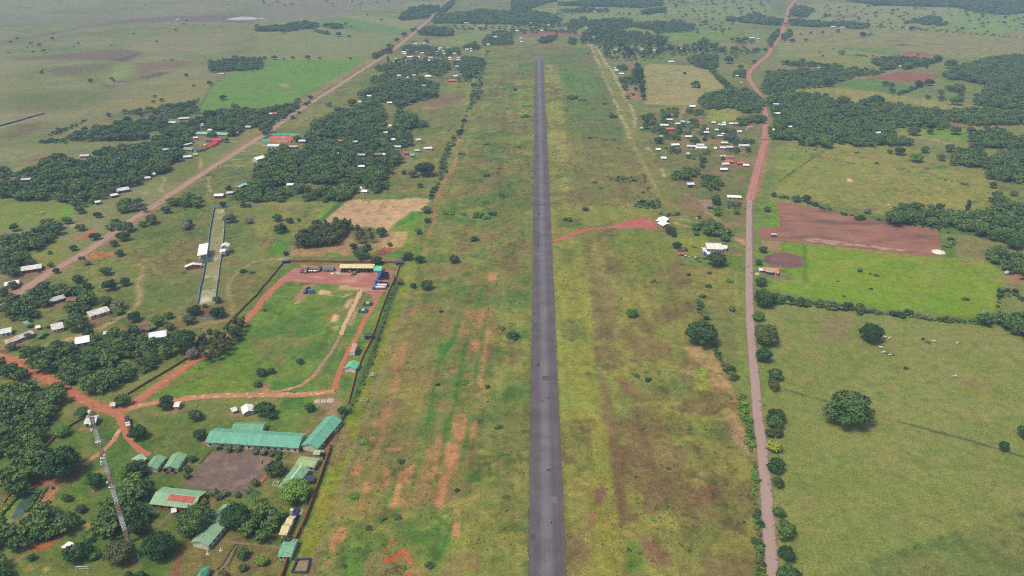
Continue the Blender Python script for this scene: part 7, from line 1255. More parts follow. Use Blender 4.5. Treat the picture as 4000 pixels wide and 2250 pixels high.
dtc=GP('a','0 1285 200 1225 300 1195 440 1155');wall('ditch_bank',GP('a','0 1272 180 1222 300 1186 440 1148'),1.6,3.0,noise_mat('dark_bank',(74,72,60),(90,88,70),.2),'dark earth bank beside the straight ditch on the plain','bank');strip('ditch_water',dtc,4.0,.06,noise_mat('ditch_glint',(180,182,178),(140,142,132),.3,rough=.2,spec=.5),step=5,jit=.5,seed=61)
# palms
PALM=noise_mat('palm_frond',(78,104,54),(58,84,42),1.0,k=.8)
def palm(t,x,y,rz,label,h=6.5,c=PALM):
    gx,gy,_=G(t,x,y,h);r=rz/TILES[t][2]/PX(gx,gy,h);e=empty('palm_tree',(gx,gy,0));tag(e,label,'palm')
    q=MB();q.rod((0,0,-.1),(.15,.1,h*.5),.2,.16,7);q.rod((.15,.1,h*.5),(.05,0,h),.16,.12,7);q.obj('trunk',BARK,e)
    for k in range(13):
        a=k*2.4;el=.55-.09*(k % 5);f=MB();prev=None;ws=[.16,.5,.55,.42,.05];vs=[]
        for j in range(5):
            s=j/4*r;z=h+s*math.sin(el)-(s/r) ** 2*r*.62;cx,cy=s*math.cos(a),s*math.sin(a);w=ws[j]*r/3
            vs += [(cx-w*math.sin(a),cy+w*math.cos(a),z-.25*w),(cx,cy,z+.12*w),(cx+w*math.sin(a),cy-w*math.cos(a),z-.25*w)]
        f.add(vs,[g for j in range(4) for g in ((3*j,3*j+3,3*j+4,3*j+1),(3*j+1,3*j+4,3*j+5,3*j+2))]);f.obj('frond',c,e)
palm('n',930,690,74,'tall palm at the corner of the concrete square');palm('m',768,1060,54,'palm on the lower lawn by the bushes',5);palm('X',1100,262,60,'palm in the tree row behind the airfield office',8);palm('b',625,1340,40,'palm at the edge of the great grove',9);palm('e',1375,405,40,'palm at the mouth of the dark grove',7);palm('m',20,90,54,'yellow tinged palm in the corner trees',8)
BAN=noise_mat('banana_leaf',(98,136,70),(76,112,54),.6,k=.8)
for t,x,y,r,lb in [('i',1530,500,46,'banana plant beside the maroon roof'),('i',1490,520,40,'banana plant in front of the maroon roof'),('i',430,560,44,'banana plant by the bent house'),('i',285,475,46,'banana plant by the tiny white shed'),('i',600,420,44,'banana plant above the squarish house'),('i',400,590,40,'second banana plant by the bent house'),('i',470,480,40,'banana plant behind the squarish house'),('X',960,765,40,'banana plant by the blue and white hut'),('X',880,815,36,'banana plant on the lawn before the chalk white roof')]:
    palm(t,x,y,r,lb,2.6,BAN)
# utility poles
for bx,by,tx,ty,t,lb,c in [(1512,1035,1494,960,'i','pale pole beside the brick wall stretch, nearer',(200,196,180)),(1898,800,1882,722,'i','pale pole at the wall gap',(200,196,180)),(1482,352,1470,305,'i','pale pole on the meadow below the bull track',(196,194,180)),(1075,188,1066,135,'i','pale pole under the round meadow tree',(196,194,180)),(2440,340,2432,275,'i','pole on the meadow side of the long brick wall',(196,194,180)),(940,1322,926,1262,'i','dark gate post at the junction, roadside',(84,66,58)),(1025,1285,1012,1218,'i','dark gate post at the junction, grass side',(84,66,58)),(305,165,300,110,'i','pole at the long road bank by old roofs',(190,186,176)),(730,1255,712,1190,'e','pole with crossarm beside the billboard',(200,198,186)),(775,1030,770,985,'e','pole at the orange bare plot',(190,186,172)),(1320,1388,1282,1244,'m','slim white pole on the lower lawn',(206,206,200)),(215,1220,190,1155,'m','weathered pole with crossarm by the garden bed',(180,176,160)),(258,280,240,212,'n','dark pole on the lawn beside the long teal roof',(96,88,78)),(885,300,868,208,'n','thin pole in front of the long teal roof',(150,142,130)),(920,1240,905,1150,'n','dark pole at the front footpath',(90,84,76)),(1206,1360,1180,1250,'n','dark leaning pole by the small square building',(96,88,80)),(468,1240,450,1160,'n','pale pole at the gable of the askew roof',(190,182,170)),(1388,1050,1366,930,'n','pale pole leaning over the red wall',(186,182,168)),(1424,785,1408,690,'n','pale pole beside the wide bright tree',(186,182,168)),(244,320,232,208,'o','power pole with crossarms at the wall stub',(186,182,170)),(1308,1325,1302,1265,'f','cream post beside the office of the vehicle shed',(220,214,170)),(146,1395,138,1335,'f','pole on the meadow behind the long wall',(196,194,180)),(600,148,590,90,'j','cream pole beside the lone blue truck',(206,200,150)),(14,165,4,105,'j','pole on the meadow near the long wall corner',(196,194,180)),(1330,880,1302,670,'X','dark pole in front of the chalk white roof',(90,84,76)),(1086,470,1096,345,'X','pale cross topped antenna pole on the lawn',(196,196,190)),(735,305,742,235,'X','pale post on the office driveway',(196,190,176)),(1758,528,1772,400,'X','pale power pole at the plowed field corner',(196,196,190)),(1752,270,1758,190,'X','pale power pole at the edge of the paved road',(196,194,176)),(1540,52,1545,6,'X','thin pole at the start of the asphalt',(190,188,170)),(2345,510,2348,470,'g','pole beside the red road end',(196,194,180)),(1775,780,1778,690,'p','pale power pole among the roadside trees',(176,178,168)),(2508,500,2510,450,'k','pale pole in the olive roadside crown',(176,178,168)),(2358,185,2350,130,'e','pole on the long road, school side',(190,190,184)),(975,895,970,850,'b','pale pole on the grass before the far village',(200,200,176)),(2335,1320,2330,1245,'h','white post by the parked pickups',(226,226,226)),(705,600,708,562,'h','thin dark pole in the upper right pasture',(90,88,80)),(1535,680,1537,650,'h','second thin dark pole in the upper right pasture',(90,88,80))]:
    pole('utility_pole',t,bx,by,tx,ty,lb,'pole',c,.14,.9 if 'crossarm' in lb or 'power' in lb else 0)
def hframe(t,ax,ay,bx,by,tx,ty,label):
    g0=G(t,ax,ay);g1=G(t,bx,by);_,_,H=fit_h(t,ax,ay,tx,ty);H=min(max(H,6),18);e=empty('power_pylon',((g0[0]+g1[0])/2,(g0[1]+g1[1])/2,0));tag(e,label,'pylon');cx,cy=e.location[0],e.location[1]
    for g in (g0,g1): q=MB();q.rod((g[0]-cx,g[1]-cy,-.1),(g[0]-cx,g[1]-cy,H),.2,.15,7);q.obj('leg',plain('pole_pylon',(206,200,176)),e)
    w=(g1[0]-g0[0])/2;q=MB();q.box(-w-1.2,w+1.2,-.1,.1,H-1.3,H-1.05);q.obj('crossarm',plain('pole_pylon',(206,200,176)),e)
    for k in (-1,0,1): q=MB();q.rod((k*(w+.9),0,H-1.05),(k*(w+.9),0,H-.6),.1,n=6);q.obj('insulator',STEEL,e)
hframe('l',2132,472,2160,472,2168,332,'twin legged power pylon on the hedge of the cow pasture');hframe('h',2110,1335,2135,1338,2135,1225,'twin legged pylon at the end of the bright green field');hframe('h',2090,930,2112,930,2118,815,'twin legged pylon above the dry maize plot');hframe('h',1830,522,1850,522,1848,432,'twin legged pylon in the upper right pasture');hframe('h',1628,222,1642,222,1644,138,'twin legged pylon beside the spreading bright tree');hframe('d',1735,1418,1750,1420,1750,1350,'twin legged pylon on the lane of the lime clearing');hframe('d',1830,1255,1842,1258,1845,1186,'twin legged pylon at the edge of the long wood');hframe('d',1400,920,1412,922,1412,872,'twin legged pylon on the hedge between pastures');hframe('d',1178,760,1186,762,1186,722,'twin legged pylon at the tip of the red field')
# goals, frames, notice boards
def goal(t,x,y,wz,label,h=2.3,ang=0.0):
    gx,gy,_=G(t,x,y);w=wz/TILES[t][2]/PX(gx,gy,0)/2;e=empty('goal',(gx,gy,0),ang);tag(e,label,'goal');m=plain('goal_white',(226,226,224));r=.13
    q=MB();q.rod((-w,0,-.1),(-w,0,h),r,n=6);q.rod((w,0,-.1),(w,0,h),r,n=6);q.rod((-w,0,h),(w,0,h),r,n=6);q.obj('front_frame',m,e)
    q=MB();
    for s in (-1,1): q.rod((s*w,0,h),(s*w,1.2,.05),r*.6,n=5)
    q.rod((-w,1.2,.05),(w,1.2,.05),r*.6,n=5);q.obj('back_frame',m,e)
goal('m',768,1400,104,'white football goal on the lower lawn',2.4,.05);goal('b',512,1205,34,'white football goal by the great grove, farther one');goal('b',378,1294,36,'white football goal by the great grove, nearer one')
def landing(t,x,y,wz,label,panel):
    gx,gy,_=G(t,x,y);w=wz/TILES[t][2]/PX(gx,gy,0)/2;e=empty('pipe_frame',(gx,gy,0),-.15);tag(e,label,'frame');m=plain('frame_grey',(196,198,196))
    q=MB()
    for sx in (-1,1):
        for y_ in (0,4): q.rod((sx*w,y_,-.1),(sx*w,y_,1.4),.13,n=6)
        q.rod((sx*w,0,1.3),(sx*w,4,1.3),.13,n=6)
    q.rod((-w,1,1.3),(w,1,1.3),.13,n=6);q.rod((-w,3,1.3),(w,3,1.3),.13,n=6);q.obj('rails',m,e)
    if panel: q=MB();q.hexa([(-w*.4,.5,1.45),(w*.5,.5,1.45),(w*.5,3.4,2.3),(-w*.4,3.4,2.3)],[(-w*.4,.5,1.57),(w*.5,.5,1.57),(w*.5,3.4,2.42),(-w*.4,3.4,2.42)]);q.obj('panel',plain('panel_grey',(150,152,166)),e)
landing('j',1163,1025,56,'grey pipe frame with a tilted panel on the mown strip',True);landing('j',1080,1280,54,'white pipe frame on the mown strip, nearer the brick wall stub',False)
def board(t,x,y,wz,h0,h1,c,label,ang=0.0,legs=True):
    gx,gy,_=G(t,x,y);w=wz/TILES[t][2]/PX(gx,gy,0)/2;e=empty('billboard',(gx,gy,0),ang);tag(e,label,'billboard')
    q=MB();q.box(-w,w,-.08,.08,h0,h1);q.obj('panel',plain('board_'+cl(c),c),e)
    for s in (-.7,.7): q=MB();q.rod((s*w,.16,-.1),(s*w,.16,h1),.1,n=6);q.obj('leg',STEEL,e)
board('e',838,1262,66,3.0,6.4,(96,108,116),'dark backed billboard at the orange side track',.2);board('X',843,232,38,.8,3.0,(222,226,206),'small white notice board on the airfield lawn')
# gravel heaps, tanks, tarps, stalls
for k,(x,y,r,sfx) in enumerate([(622,1240,40,'first from the sandy track'),(684,1238,36,'middle one'),(752,1232,44,'largest one')]):
    gx,gy,_=G('j',x,y+16);R_=r/2.576/PX(gx,gy,0);q=MB();n=22;rr2=random.Random(k);prof=[(1,0),(.86,.13),(.62,.3),(.36,.46),(.14,.54),(.01,.56)]
    q.lathe([(R_*a,R_*b_) for a,b_ in prof],n,(gx,gy,-.05));q.v=[(x_+rr2.gauss(0,.1),y_+rr2.gauss(0,.1),z_+(rr2.gauss(0,.05) if z_>.1 else 0)) for x_,y_,z_ in q.v]
    tag(q.obj('gravel_heap',noise_mat('heap_gravel',(196,182,164),(176,160,142),1.0)),'pale gravel heap of three beside the sandy track, '+sfx,'gravel heap')
q=MB();gx,gy,_=G('q',1,1);BLK=plain('black_plastic',(44,46,52),rough=.4)
def tank(t,x,y,r,h,label,c=(44,46,54),z0=1.6,stand=(214,206,198)):
    gx,gy,_=G(t,x,y);e=empty('water_tank',(gx,gy,0));tag(e,label,'water tank')
    q=MB();q.lathe([(r*.96,0),(r,.1),(r,h*.75),(r*.7,h*.93),(r*.3,h),(r*.3,h+.12)],16,(0,0,z0));q.obj('tank',plain('tank_'+cl(c),c,rough=.4),e)
    if z0>.2: q=MB();q.rod((0,0,-.1),(0,0,z0),r*.5,n=10);q.obj('stand',plain('stand_'+cl(stand),stand),e)
tank('n',110,500,.8,1.8,'black water tank on a brick stand at the gable, farther from the square');tank('n',180,500,.8,1.8,'black water tank on a brick stand at the gable, nearer the square');tank('n',1565,370,.9,2.0,'black water tank on white legs at the small pavilion',z0=2.6);tank('n',1320,905,1.7,2.4,'big dark blue water tank on a concrete pad',(52,62,104),.15);tank('n',1330,850,1.6,1.0,'dark round cistern behind the blue tank',(60,70,86),.15);tank('n',1290,870,.9,2.4,'white cube tank beside the blue water tank',(226,228,232),.6)
sheet('pavement',GP('n','1255 905 1372 910 1384 830 1300 820'),.07,noise_mat('pad_concrete',(170,160,152),(150,140,132),.8),.05,2,62)
def pavilion():
    gx,gy,_=G('n',1530,352);e=empty('pavilion',(gx,gy+1.5,0),-.1);tag(e,'small pale green pavilion on white posts by the wall stub','pavilion')
    for sx in (-1,1):
        for sy in (-1,1): q=MB();q.box(sx*1.9-.16,sx*1.9+.16,sy*1.5-.16,sy*1.5+.16,-.1,2.5);q.obj('post',WM((230,228,224)),e)
    q=MB();q.add([(-2.5,-2.1,2.45),(2.5,-2.1,2.45),(2.5,2.1,2.45),(-2.5,2.1,2.45),(-.9,0,3.7),(.9,0,3.7)],[(0,1,5,4),(1,2,5),(2,3,4,5),(3,0,4),(3,2,1,0)]);q.obj('roof',RM((160,178,130)),e)
    q=MB();q.box(-1.7,1.7,-1.3,1.3,-.1,1.0);q.obj('counter',WM((216,212,204)),e)
pavilion()
def canopy_dark():
    gx,gy,_=G('n',1445,545,2.2);e=empty('carport',(gx,gy,0),.15);tag(e,'dark blue awning beside the striped green roof','carport');q=MB();q.hexa([(-2.4,-2.2,2.0),(2.4,-2.2,2.0),(2.4,2.2,2.5),(-2.4,2.2,2.5)],[(-2.4,-2.2,2.08),(2.4,-2.2,2.08),(2.4,2.2,2.58),(-2.4,2.2,2.58)]);q.obj('roof',plain('navy_tarp',(62,68,92)),e)
    for sx in (-2.2,2.2): q=MB();q.rod((sx,-2,-.1),(sx,-2,2.02),.07,n=6);q.obj('post',STEEL,e)
canopy_dark()
def container():
    gx,gy,_=G('j',972,798);a0=G('j',975,798);a1=G('j',1010,700);th=math.atan2(a1[1]-a0[1],a1[0]-a0[0]);e=empty('site_container',(gx,gy,0),th);tag(e,'white site container with a reddish roof beside the dirt track','container');q=MB();q.box(0,10.5,-1.5,1.5,.15,2.8);q.obj('body',WM((232,230,226)),e);q=MB();q.box(-.1,10.6,-1.6,1.6,2.803,2.95);q.obj('roof',RM((186,140,130),(206,190,184)),e);q=MB();q.box(4,5,-1.56,-1.46,.3,2.3);q.obj('door',GLASS,e)
    q=MB();rr2=random.Random(9)
    for k in range(9): x,y=rr2.uniform(1,9),-2.4-rr2.uniform(0,2.4);s=rr2.uniform(.4,1.0);q.box(x-s,x+s,y-s*.8,y+s*.8,-.05,rr2.uniform(.5,1.5))
    o=q.obj('scrap_pile',plain('scrap_dark',(62,60,66)));o.location=(gx,gy,0);o.rotation_euler=(0,0,th);tag(o,'heap of dark scrap and white panels behind the site container','scrap pile')
container()
def tent():
    a0=G('A',552,262);a1=G('A',770,262);L=a1[0]-a0[0];e=empty('tent',((a0[0]+a1[0])/2,a0[1]+2.6,0));tag(e,'grey canvas store tent on the red yard','tent');q=MB();q.prism([(-2.6,-.1),(2.6,-.1),(2.6,1.7),(1.4,2.9),(-1.4,2.9),(-2.6,1.7)],-L/2,L/2);q.obj('cover',noise_mat('grey_canvas',(122,122,120),(104,104,104),.8),e);q=MB();q.box(-.6,.6,-2.66,-2.58,0,1.6);q.obj('door',GLASS,e)
    gx,gy,_=G('A',800,285);q=MB();rr2=random.Random(4)
    for k in range(8): x,y=rr2.uniform(-4,4),rr2.uniform(-2,2);q.box(x-1.2,x+1.2,y-.8,y+.8,-.02,rr2.uniform(.15,.5))
    o=q.obj('sheet_pile',plain('pale_sheets',(206,216,196)));o.location=(gx,gy,0);tag(o,'pile of pale green and white sheets beside the grey tent','sheet pile')
tent()
def wtower():
    gx,gy,H=fit_h('S',742,338,735,262);e=empty('water_tower',(gx,gy,0),.2);tag(e,'white four legged water tower behind the long school roof','water tower');H=max(9,min(H,16))
    for sx in (-1,1):
        for sy in (-1,1): q=MB();q.rod((sx*2.4,sy*2.4,-.1),(sx*1.8,sy*1.8,H-2.6),.26,n=6);q.obj('leg',WM((216,216,218)),e)
    q=MB();q.box(-2.4,2.4,-2.4,2.4,H-2.6,H-2.3);q.obj('deck',WM((226,226,226)),e);q=MB();q.lathe([(1.9,0),(2.0,.2),(2.0,2.0),(.8,2.4)],14,(0,0,H-2.297));q.obj('tank',WM((222,224,226)),e)
wtower()
# vehicles
TYRE=plain('tyre',(46,44,44),rough=.9)
def wheels(e,xs,hw,r=.42,c=None):
    for x in xs:
        for s in (-1,1): q=MB();q.rod((x,s*(hw-.28),r),(x,s*hw,r),r,n=12);w=q.obj('wheel',TYRE,e);h=MB();h.rod((x,s*(hw+.0),r),(x,s*(hw+.03),r),r*.55,n=10);h.obj('hub',plain('hub_'+cl(c or (190,186,170)),c or (190,186,170)),w)
def truck(x,y,ang,label,cab,bed,L=8.2,kind='dump',group=None):
    e=empty('truck',(x,y,0),ang);tag(e,label,'truck',group);cm=plain('paint_'+cl(cab),cab,rough=.35,spec=.5)
    q=MB();q.prism([(L/2,.75),(L/2,1.7),(L/2-.9,1.95),(L/2-1.2,2.75),(L/2-2.3,2.8),(L/2-2.35,.75)],-1.15,1.15,'y');q.obj('cab',cm,e)
    q=MB();q.hexa([(L/2-.93,-.95,1.93),(L/2-.93,.95,1.93),(L/2-.95,.95,1.96),(L/2-.95,-.95,1.96)],[(L/2-1.14,-.95,2.62),(L/2-1.14,.95,2.62),(L/2-1.2,.95,2.62),(L/2-1.2,-.95,2.62)]);q.obj('windscreen',GLASS,e)
    q=MB();q.box(-L/2,L/2-2.35,-.5,.5,.62,.95);q.obj('chassis',plain('chassis_dark',(60,58,60)),e)
    bm_=plain('paint_'+cl(bed),bed,rough=.5);q=MB();x0,x1=-L/2,L/2-2.6
    if kind == 'dump':
        q.box(x0,x1,-1.2,1.2,.96,1.15);q.box(x0,x1,-1.25,-1.1,1.153,2.5);q.box(x0,x1,1.1,1.25,1.153,2.5);q.box(x1-.15,x1,-1.09,1.09,1.153,2.7);q.box(x0,x0+.12,-1.09,1.09,1.153,2.3);q.obj('bed',bm_,e)
    elif kind == 'tanker':
        q.rod((x0,0,1.95),(x1,0,1.95),1.1,n=16);q.obj('tank',bm_,e);q=MB();q.box(x0+.5,x1-.5,-.25,.25,3.0,3.15);q.obj('walkway',STEEL,e)
    elif kind == 'flat': q.box(x0,x1,-1.15,1.15,.97,1.2);q.obj('bed',bm_,e)
    else:
        q.prism([(-1.2,.97),(1.2,.97),(1.2,2.5),(.8,2.95),(-.8,2.95),(-1.2,2.5)],x0,x1);q.obj('canopy',bm_,e)
    wheels(e,(L/2-1.3,x0+1.0,x0+2.2),1.2,.5,(206,190,140) if cab[2]>120 and cab[0]<100 else None);return e
def car(x,y,ang,label,c,group=None,suv=True):
    e=empty('parked_car',(x,y,0),ang);tag(e,label,'car',group);q=MB();q.prism([(-2.2,.4),(2.2,.4),(2.25,.85),(1.2,1.05),(-2.2,1.05)],-.9,.9,'y');q.obj('body',plain('paint_'+cl(c),c,rough=.3,spec=.5),e)
    q=MB();lo=[(-2.1,-.82,1.052),(1.15,-.82,1.052),(1.15,.82,1.052),(-2.1,.82,1.052)];hi=[(-1.9,-.7,1.68),(.45,-.7,1.68),(.45,.7,1.68),(-1.9,.7,1.68)];q.hexa(lo,hi);cb=q.obj('cabin',GLASS,e);q=MB();q.box(-1.9,.45,-.7,.7,1.683,1.74);q.obj('roof',plain('paint_'+cl(c),c),cb);wheels(e,(-1.35,1.4),.92,.34);return e
def at(t,x,y): g=G(t,x,y);return g[0],g[1]
BLU,MTL=(48,100,190),(66,54,62)
for k in range(4): x,y=at('A',1718+k*8,408-k*26);truck(x,y,R(180+4),['nearest','second','third','last'][k] + ' blue dump truck of the row by the mint roofed office',BLU,MTL,8.0)
for k,(x_,y_) in enumerate([(1650,602),(1680,560),(1720,528)]): x,y=at('A',x_,y_);truck(x,y,R(182),['front blue cab tanker truck with a white tank','second blue cab tanker truck with a white tank','blue truck with a dark bed behind the two white tankers'][k],BLU,(232,230,232) if k<2 else MTL,10.0 if k<2 else 9.0,'tanker' if k<2 else 'dump')
x,y=at('A',1640,480);truck(x,y,R(215),'lone blue truck head beside the tankers',BLU,(70,76,96),6.0,'flat')
x,y=at('A',250,650);truck(x,y,R(250),'lone blue dump truck on the pale muddy grass',(74,116,170),(110,74,80),8.0)
x,y=at('A',328,672);e=empty('trailer',(x,y,0),R(8));tag(e,'blue grey box trailer beside the lone blue dump truck','trailer');q=MB();q.box(-2.0,2.0,-1.3,1.3,.5,3.0);q.obj('body',WM((96,128,146)),e);wheels(e,(-1.0,.2),1.32,.4);q=MB();q.rod((2.0,0,.6),(3.4,0,.6),.08,n=6);q.obj('drawbar',STEEL,e)
for k,x_ in enumerate((296,343,392,436)): x,y=at('A',x_,256);car(x,y,R(262),'dark parked car in the row of four, '+('end car by the pale truck','second car from the pale truck','third car from the pale truck','end car beside the olive truck')[k],(58,62,66))
x,y=at('A',240,262);truck(x,y,R(262),'pale khaki truck at the head of the row of dark cars',(150,156,132),(96,100,88),7.0,'canopy');x,y=at('A',490,236);truck(x,y,R(262),'olive truck at the tail of the row of dark cars',(120,128,96),(110,112,92),6.6,'canopy');x,y=at('A',172,256);truck(x,y,R(262),'reddish brown truck beside the pale khaki truck',(128,86,84),(110,84,80),7.0,'flat')
for k,f in enumerate((.04,.11,.18,.52,.80,.88)):
    sx,sy,sa,SL,SD=SHED;x=sx-SL/2+SL*f;car(x,sy+2.4,R(268),'dark vehicle parked under the long open shed',(52,54,58),'dark vehicles under the open shed') if k != 3 else truck(x,sy+2.6,R(268),'dark truck under the middle of the open shed',(64,62,58),(70,66,62),7.0)
def digger(t,x_,y_,label,ang):
    x,y=at(t,x_,y_);e=empty('excavator',(x,y,0),ang);tag(e,label,'excavator');Y=plain('digger_yellow',(196,164,84));q=MB();q.box(-1.6,1.6,-1.2,-.6,0,.9);q.box(-1.6,1.6,.6,1.2,0,.9);q.obj('tracks',plain('track_dark',(70,60,54)),e);q=MB();q.box(-1.7,1.1,-1.1,1.1,.95,2.0);q.obj('body',Y,e);q=MB();q.box(-.1,1.1,-1.05,.0,2.003,3.0);q.obj('cabin',GLASS,e);q=MB();q.rod((1.0,.4,1.8),(2.8,.4,4.0),.22,.18,6);q.rod((2.8,.4,4.0),(4.2,.4,1.6),.18,.14,6);b_=q.obj('boom',Y,e);q=MB();q.box(3.9,4.6,-.05,.85,.6,1.5);q.obj('bucket',plain('bucket_grey',(110,96,80)),b_)
digger('A',1160,310,'yellow excavator in front of the open shed',R(250));digger('A',1080,262,'yellow excavator half under the open shed',R(110))
x,y=at('m',1190,40);tr_=truck(x,y,R(-62),'white cab truck with a black canopy at the dirt road junction',(232,234,236),(66,66,72),8.2,'canopy')
x,y=at('X',640,758);truck(x,y,R(184),'orange scrap truck by the fence',(206,110,76),(150,110,90),8,'flat');x,y=at('X',640,690);truck(x,y,R(8),'dark stripped truck behind the orange one',(90,86,92),(120,84,80),8,'flat');x,y=at('X',690,785);car(x,y,R(10),'white scrap car beside the orange truck',(226,226,224));x,y=at('X',825,800);car(x,y,R(70),'pale car under plants before the chalk white roof',(206,214,220));x,y=at('X',965,745);car(x,y,R(90),'blue vehicle beside the grey white lean to',(70,110,170))
x,y=at('h',2420,1370);truck(x,y,R(170),'white cab pickup with a dark bed at the end of the farm track',(206,216,230),(70,76,96),6.0,'canopy');x,y=at('h',2560,1425);car(x,y,R(175),'dark blue pickup at the frame edge',(70,80,110))
# cattle, riders
def skin_mesh(name,verts,edges,radii,m,root=0,sub=1):
    me=bpy.data.meshes.new(name + '_base');me.from_pydata(verts,edges,[]);o=bpy.data.objects.new(name + '_base',me);COL.objects.link(o)
    md=o.modifiers.new('skin','SKIN');sv=me.skin_vertices[0].data if me.skin_vertices else None
    if sv is None:
        import bmesh as _b
        b_=_b.new();b_.from_mesh(me);b_.verts.layers.skin.verify();b_.to_mesh(me);b_.free();sv=me.skin_vertices[0].data
    for k,r in enumerate(radii): sv[k].radius=(r,r) if not isinstance(r,tuple) else r
    sv[root].use_root=True
    s2=o.modifiers.new('sub','SUBSURF');s2.levels=sub;s2.render_levels=sub
    dg=bpy.context.evaluated_depsgraph_get();out=bpy.data.meshes.new_from_object(o.evaluated_get(dg));out.name=name;out.materials.clear();out.materials.append(m)
    bpy.data.objects.remove(o);return out
def cow_mesh(graze,m,nm):
    hz_=.55 if graze else 1.45;hx_=1.35 if graze else 1.5
    v=[(-.75,0,1.12),(-.2,0,1.05),(.45,0,1.08),(.8,0,1.2),(hx_-.25,0,(hz_+1.2)/2+.12),(hx_,0,hz_),(hx_+.28,0,hz_-.16),
         (-.72,.24,.85),(-.78,.24,.5),(-.72,.24,.05),(-.72,-.24,.85),(-.78,-.24,.5),(-.72,-.24,.05),(.5,.22,.8),(.48,.22,.45),(.5,.22,.05),(.5,-.22,.8),(.48,-.22,.45),(.5,-.22,.05),(-1.0,0,1.1),(-1.1,0,.6),(hx_-.05,.2,hz_+.1),(hx_-.05,-.2,hz_+.1)]
    ed=[(0,1),(1,2),(2,3),(3,4),(4,5),(5,6),(0,7),(7,8),(8,9),(0,10),(10,11),(11,12),(2,13),(13,14),(14,15),(2,16),(16,17),(17,18),(0,19),(19,20),(5,21),(5,22)]
    return skin_mesh(nm,v,ed,[.34,.42,.38,.27,.19,.15,.09,.16,.09,.06,.16,.09,.06,.14,.08,.06,.14,.08,.06,.05,.03,.04,.04],m,1)
CW,CB,CN,CT=plain('hide_white',(226,222,206)),plain('hide_black',(48,42,40)),plain('hide_brown',(128,84,54)),plain('hide_tan',(206,180,140))
COWM={(c,g): cow_mesh(g,m,'cow') for c,m in (('white',CW),('black',CB),('brown',CN),('tan',CT)) for g in (0,1)}
for x_,y_,c,lb in [(1175,616,'white','white cow at the shaded side of the dome shaped tree'),(1216,628,'white','white cow a few steps out from the dome shaped tree'),(1145,663,'black','small dark cow below the dome shaped tree'),(1132,720,'white','white cow farther below the dome shaped tree'),(1160,769,'white','white cow beside the black and white pair'),(1203,786,'black','black cow of the black and white pair'),(1217,796,'white','white cow of the black and white pair'),(1262,794,'black','small black calf beside the black and white pair'),(1280,870,'tan','tan cow between the calf and the dark pair'),(1378,928,'black','dark cow of the close dark pair'),(1397,930,'brown','brown cow of the close dark pair'),(1556,634,'black','dark brown cow under the power line'),(1610,666,'brown','reddish brown cow under the power line'),(1666,656,'white','white cow beside the reddish brown cow'),(1904,675,'white','white cow standing far off toward the pylon'),(1880,1010,'white','white cow alone low in the pasture')]:
    gx,gy,_=G('l',x_,y_+6);o=bpy.data.objects.new('cow',COWM[(c,rnd.randrange(2))]);link(o);o.location=(gx,gy,0);o.rotation_euler=(0,0,rnd.uniform(-.6,.6)+(math.pi if rnd.random()<.5 else 0));k=.75 if 'calf' in lb or 'small' in lb else 1.12;o.scale=(k,k,k);tag(o,lb,'cow','cows in the pasture')
for t,x_,y_,lb in [('e',445,755,'white cow in the cattle field by the long road, first of three'),('e',415,760,'white cow in the cattle field by the long road, middle of three'),('e',370,768,'white cow in the cattle field by the long road, last of three'),('h',1210,682,'white cow behind the grove above the plowed field')]+[('d',x,y,'pale cow of the far herd below the tree line') for x,y in ((1108,315),(1130,318),(1168,308),(1188,316),(1200,312),(1182,330),(1140,326),(1268,322),(1308,328),(1622,470),(1582,470),(1630,472))]:
    gx,gy,_=G(t,x_,y_);o=bpy.data.objects.new('cow',COWM[('white',rnd.randrange(2))]);link(o);o.location=(gx,gy,0);o.rotation_euler=(0,0,rnd.uniform(0,6.28));o.scale=(1.15,1.15,1.15);tag(o,lb,'cow','far herd of pale cattle' if 'herd' in lb else 'cows in the small fields')
def rider(t,x_,y_,ang,label_m,label_p,shirt):
    gx,gy,_=G(t,x_,y_);e=empty('motorcycle',(gx,gy,0),ang);tag(e,label_m,'motorcycle')
    for x in (-.65,.68): q=MB();q.rod((x,-.06,.31),(x,.06,.31),.31,n=14);q.obj('wheel',TYRE,e)
    q=MB();q.rod((-.65,0,.31),(-.1,0,.55),.07,n=6);q.rod((-.1,0,.55),(.45,0,.72),.12,.14,7);q.rod((.45,0,.72),(.68,0,.31),.05,n=6);q.obj('frame',plain('moto_red',(150,40,40)),e);q=MB();q.box(-.75,.1,-.14,.14,.72,.82);q.obj('seat',BLK,e);q=MB();q.rod((.45,-.36,1.02),(.45,.36,1.02),.025,n=5);q.obj('handlebar',STEEL,e)
    v=[(-.15,0,.92),(-.1,0,1.2),(-.05,0,1.42),(-.03,0,1.55),(0,0,1.7)];ed=[(0,1),(1,2),(2,3),(3,4)];rad=[.17,.16,.17,.06,.11]
    for s in (-1,1):
        n=len(v);v += [(-.02,s*.2,1.40),(.15,s*.27,1.16),(.40,s*.30,1.04)];ed += [(2,n),(n,n+1),(n+1,n+2)];rad += [.08,.055,.045]
        n=len(v);v += [(.25,s*.18,.86),(.15,s*.2,.5),(.25,s*.2,.36)];ed += [(0,n),(n,n+1),(n+1,n+2)];rad += [.09,.065,.05]
    me=skin_mesh('person',v,ed,rad,plain('cloth_'+cl(shirt),shirt));o=bpy.data.objects.new('person',me);link(o);o.location=(gx,gy,.02);o.rotation_euler=(0,0,ang);tag(o,label_p,'person');q=MB();q.lathe([(.05,1.6),(.15,1.66),(.15,1.78),(.08,1.86),(.01,1.87)],10);q.obj('helmet',plain('helmet_dark',(50,52,56)),o)
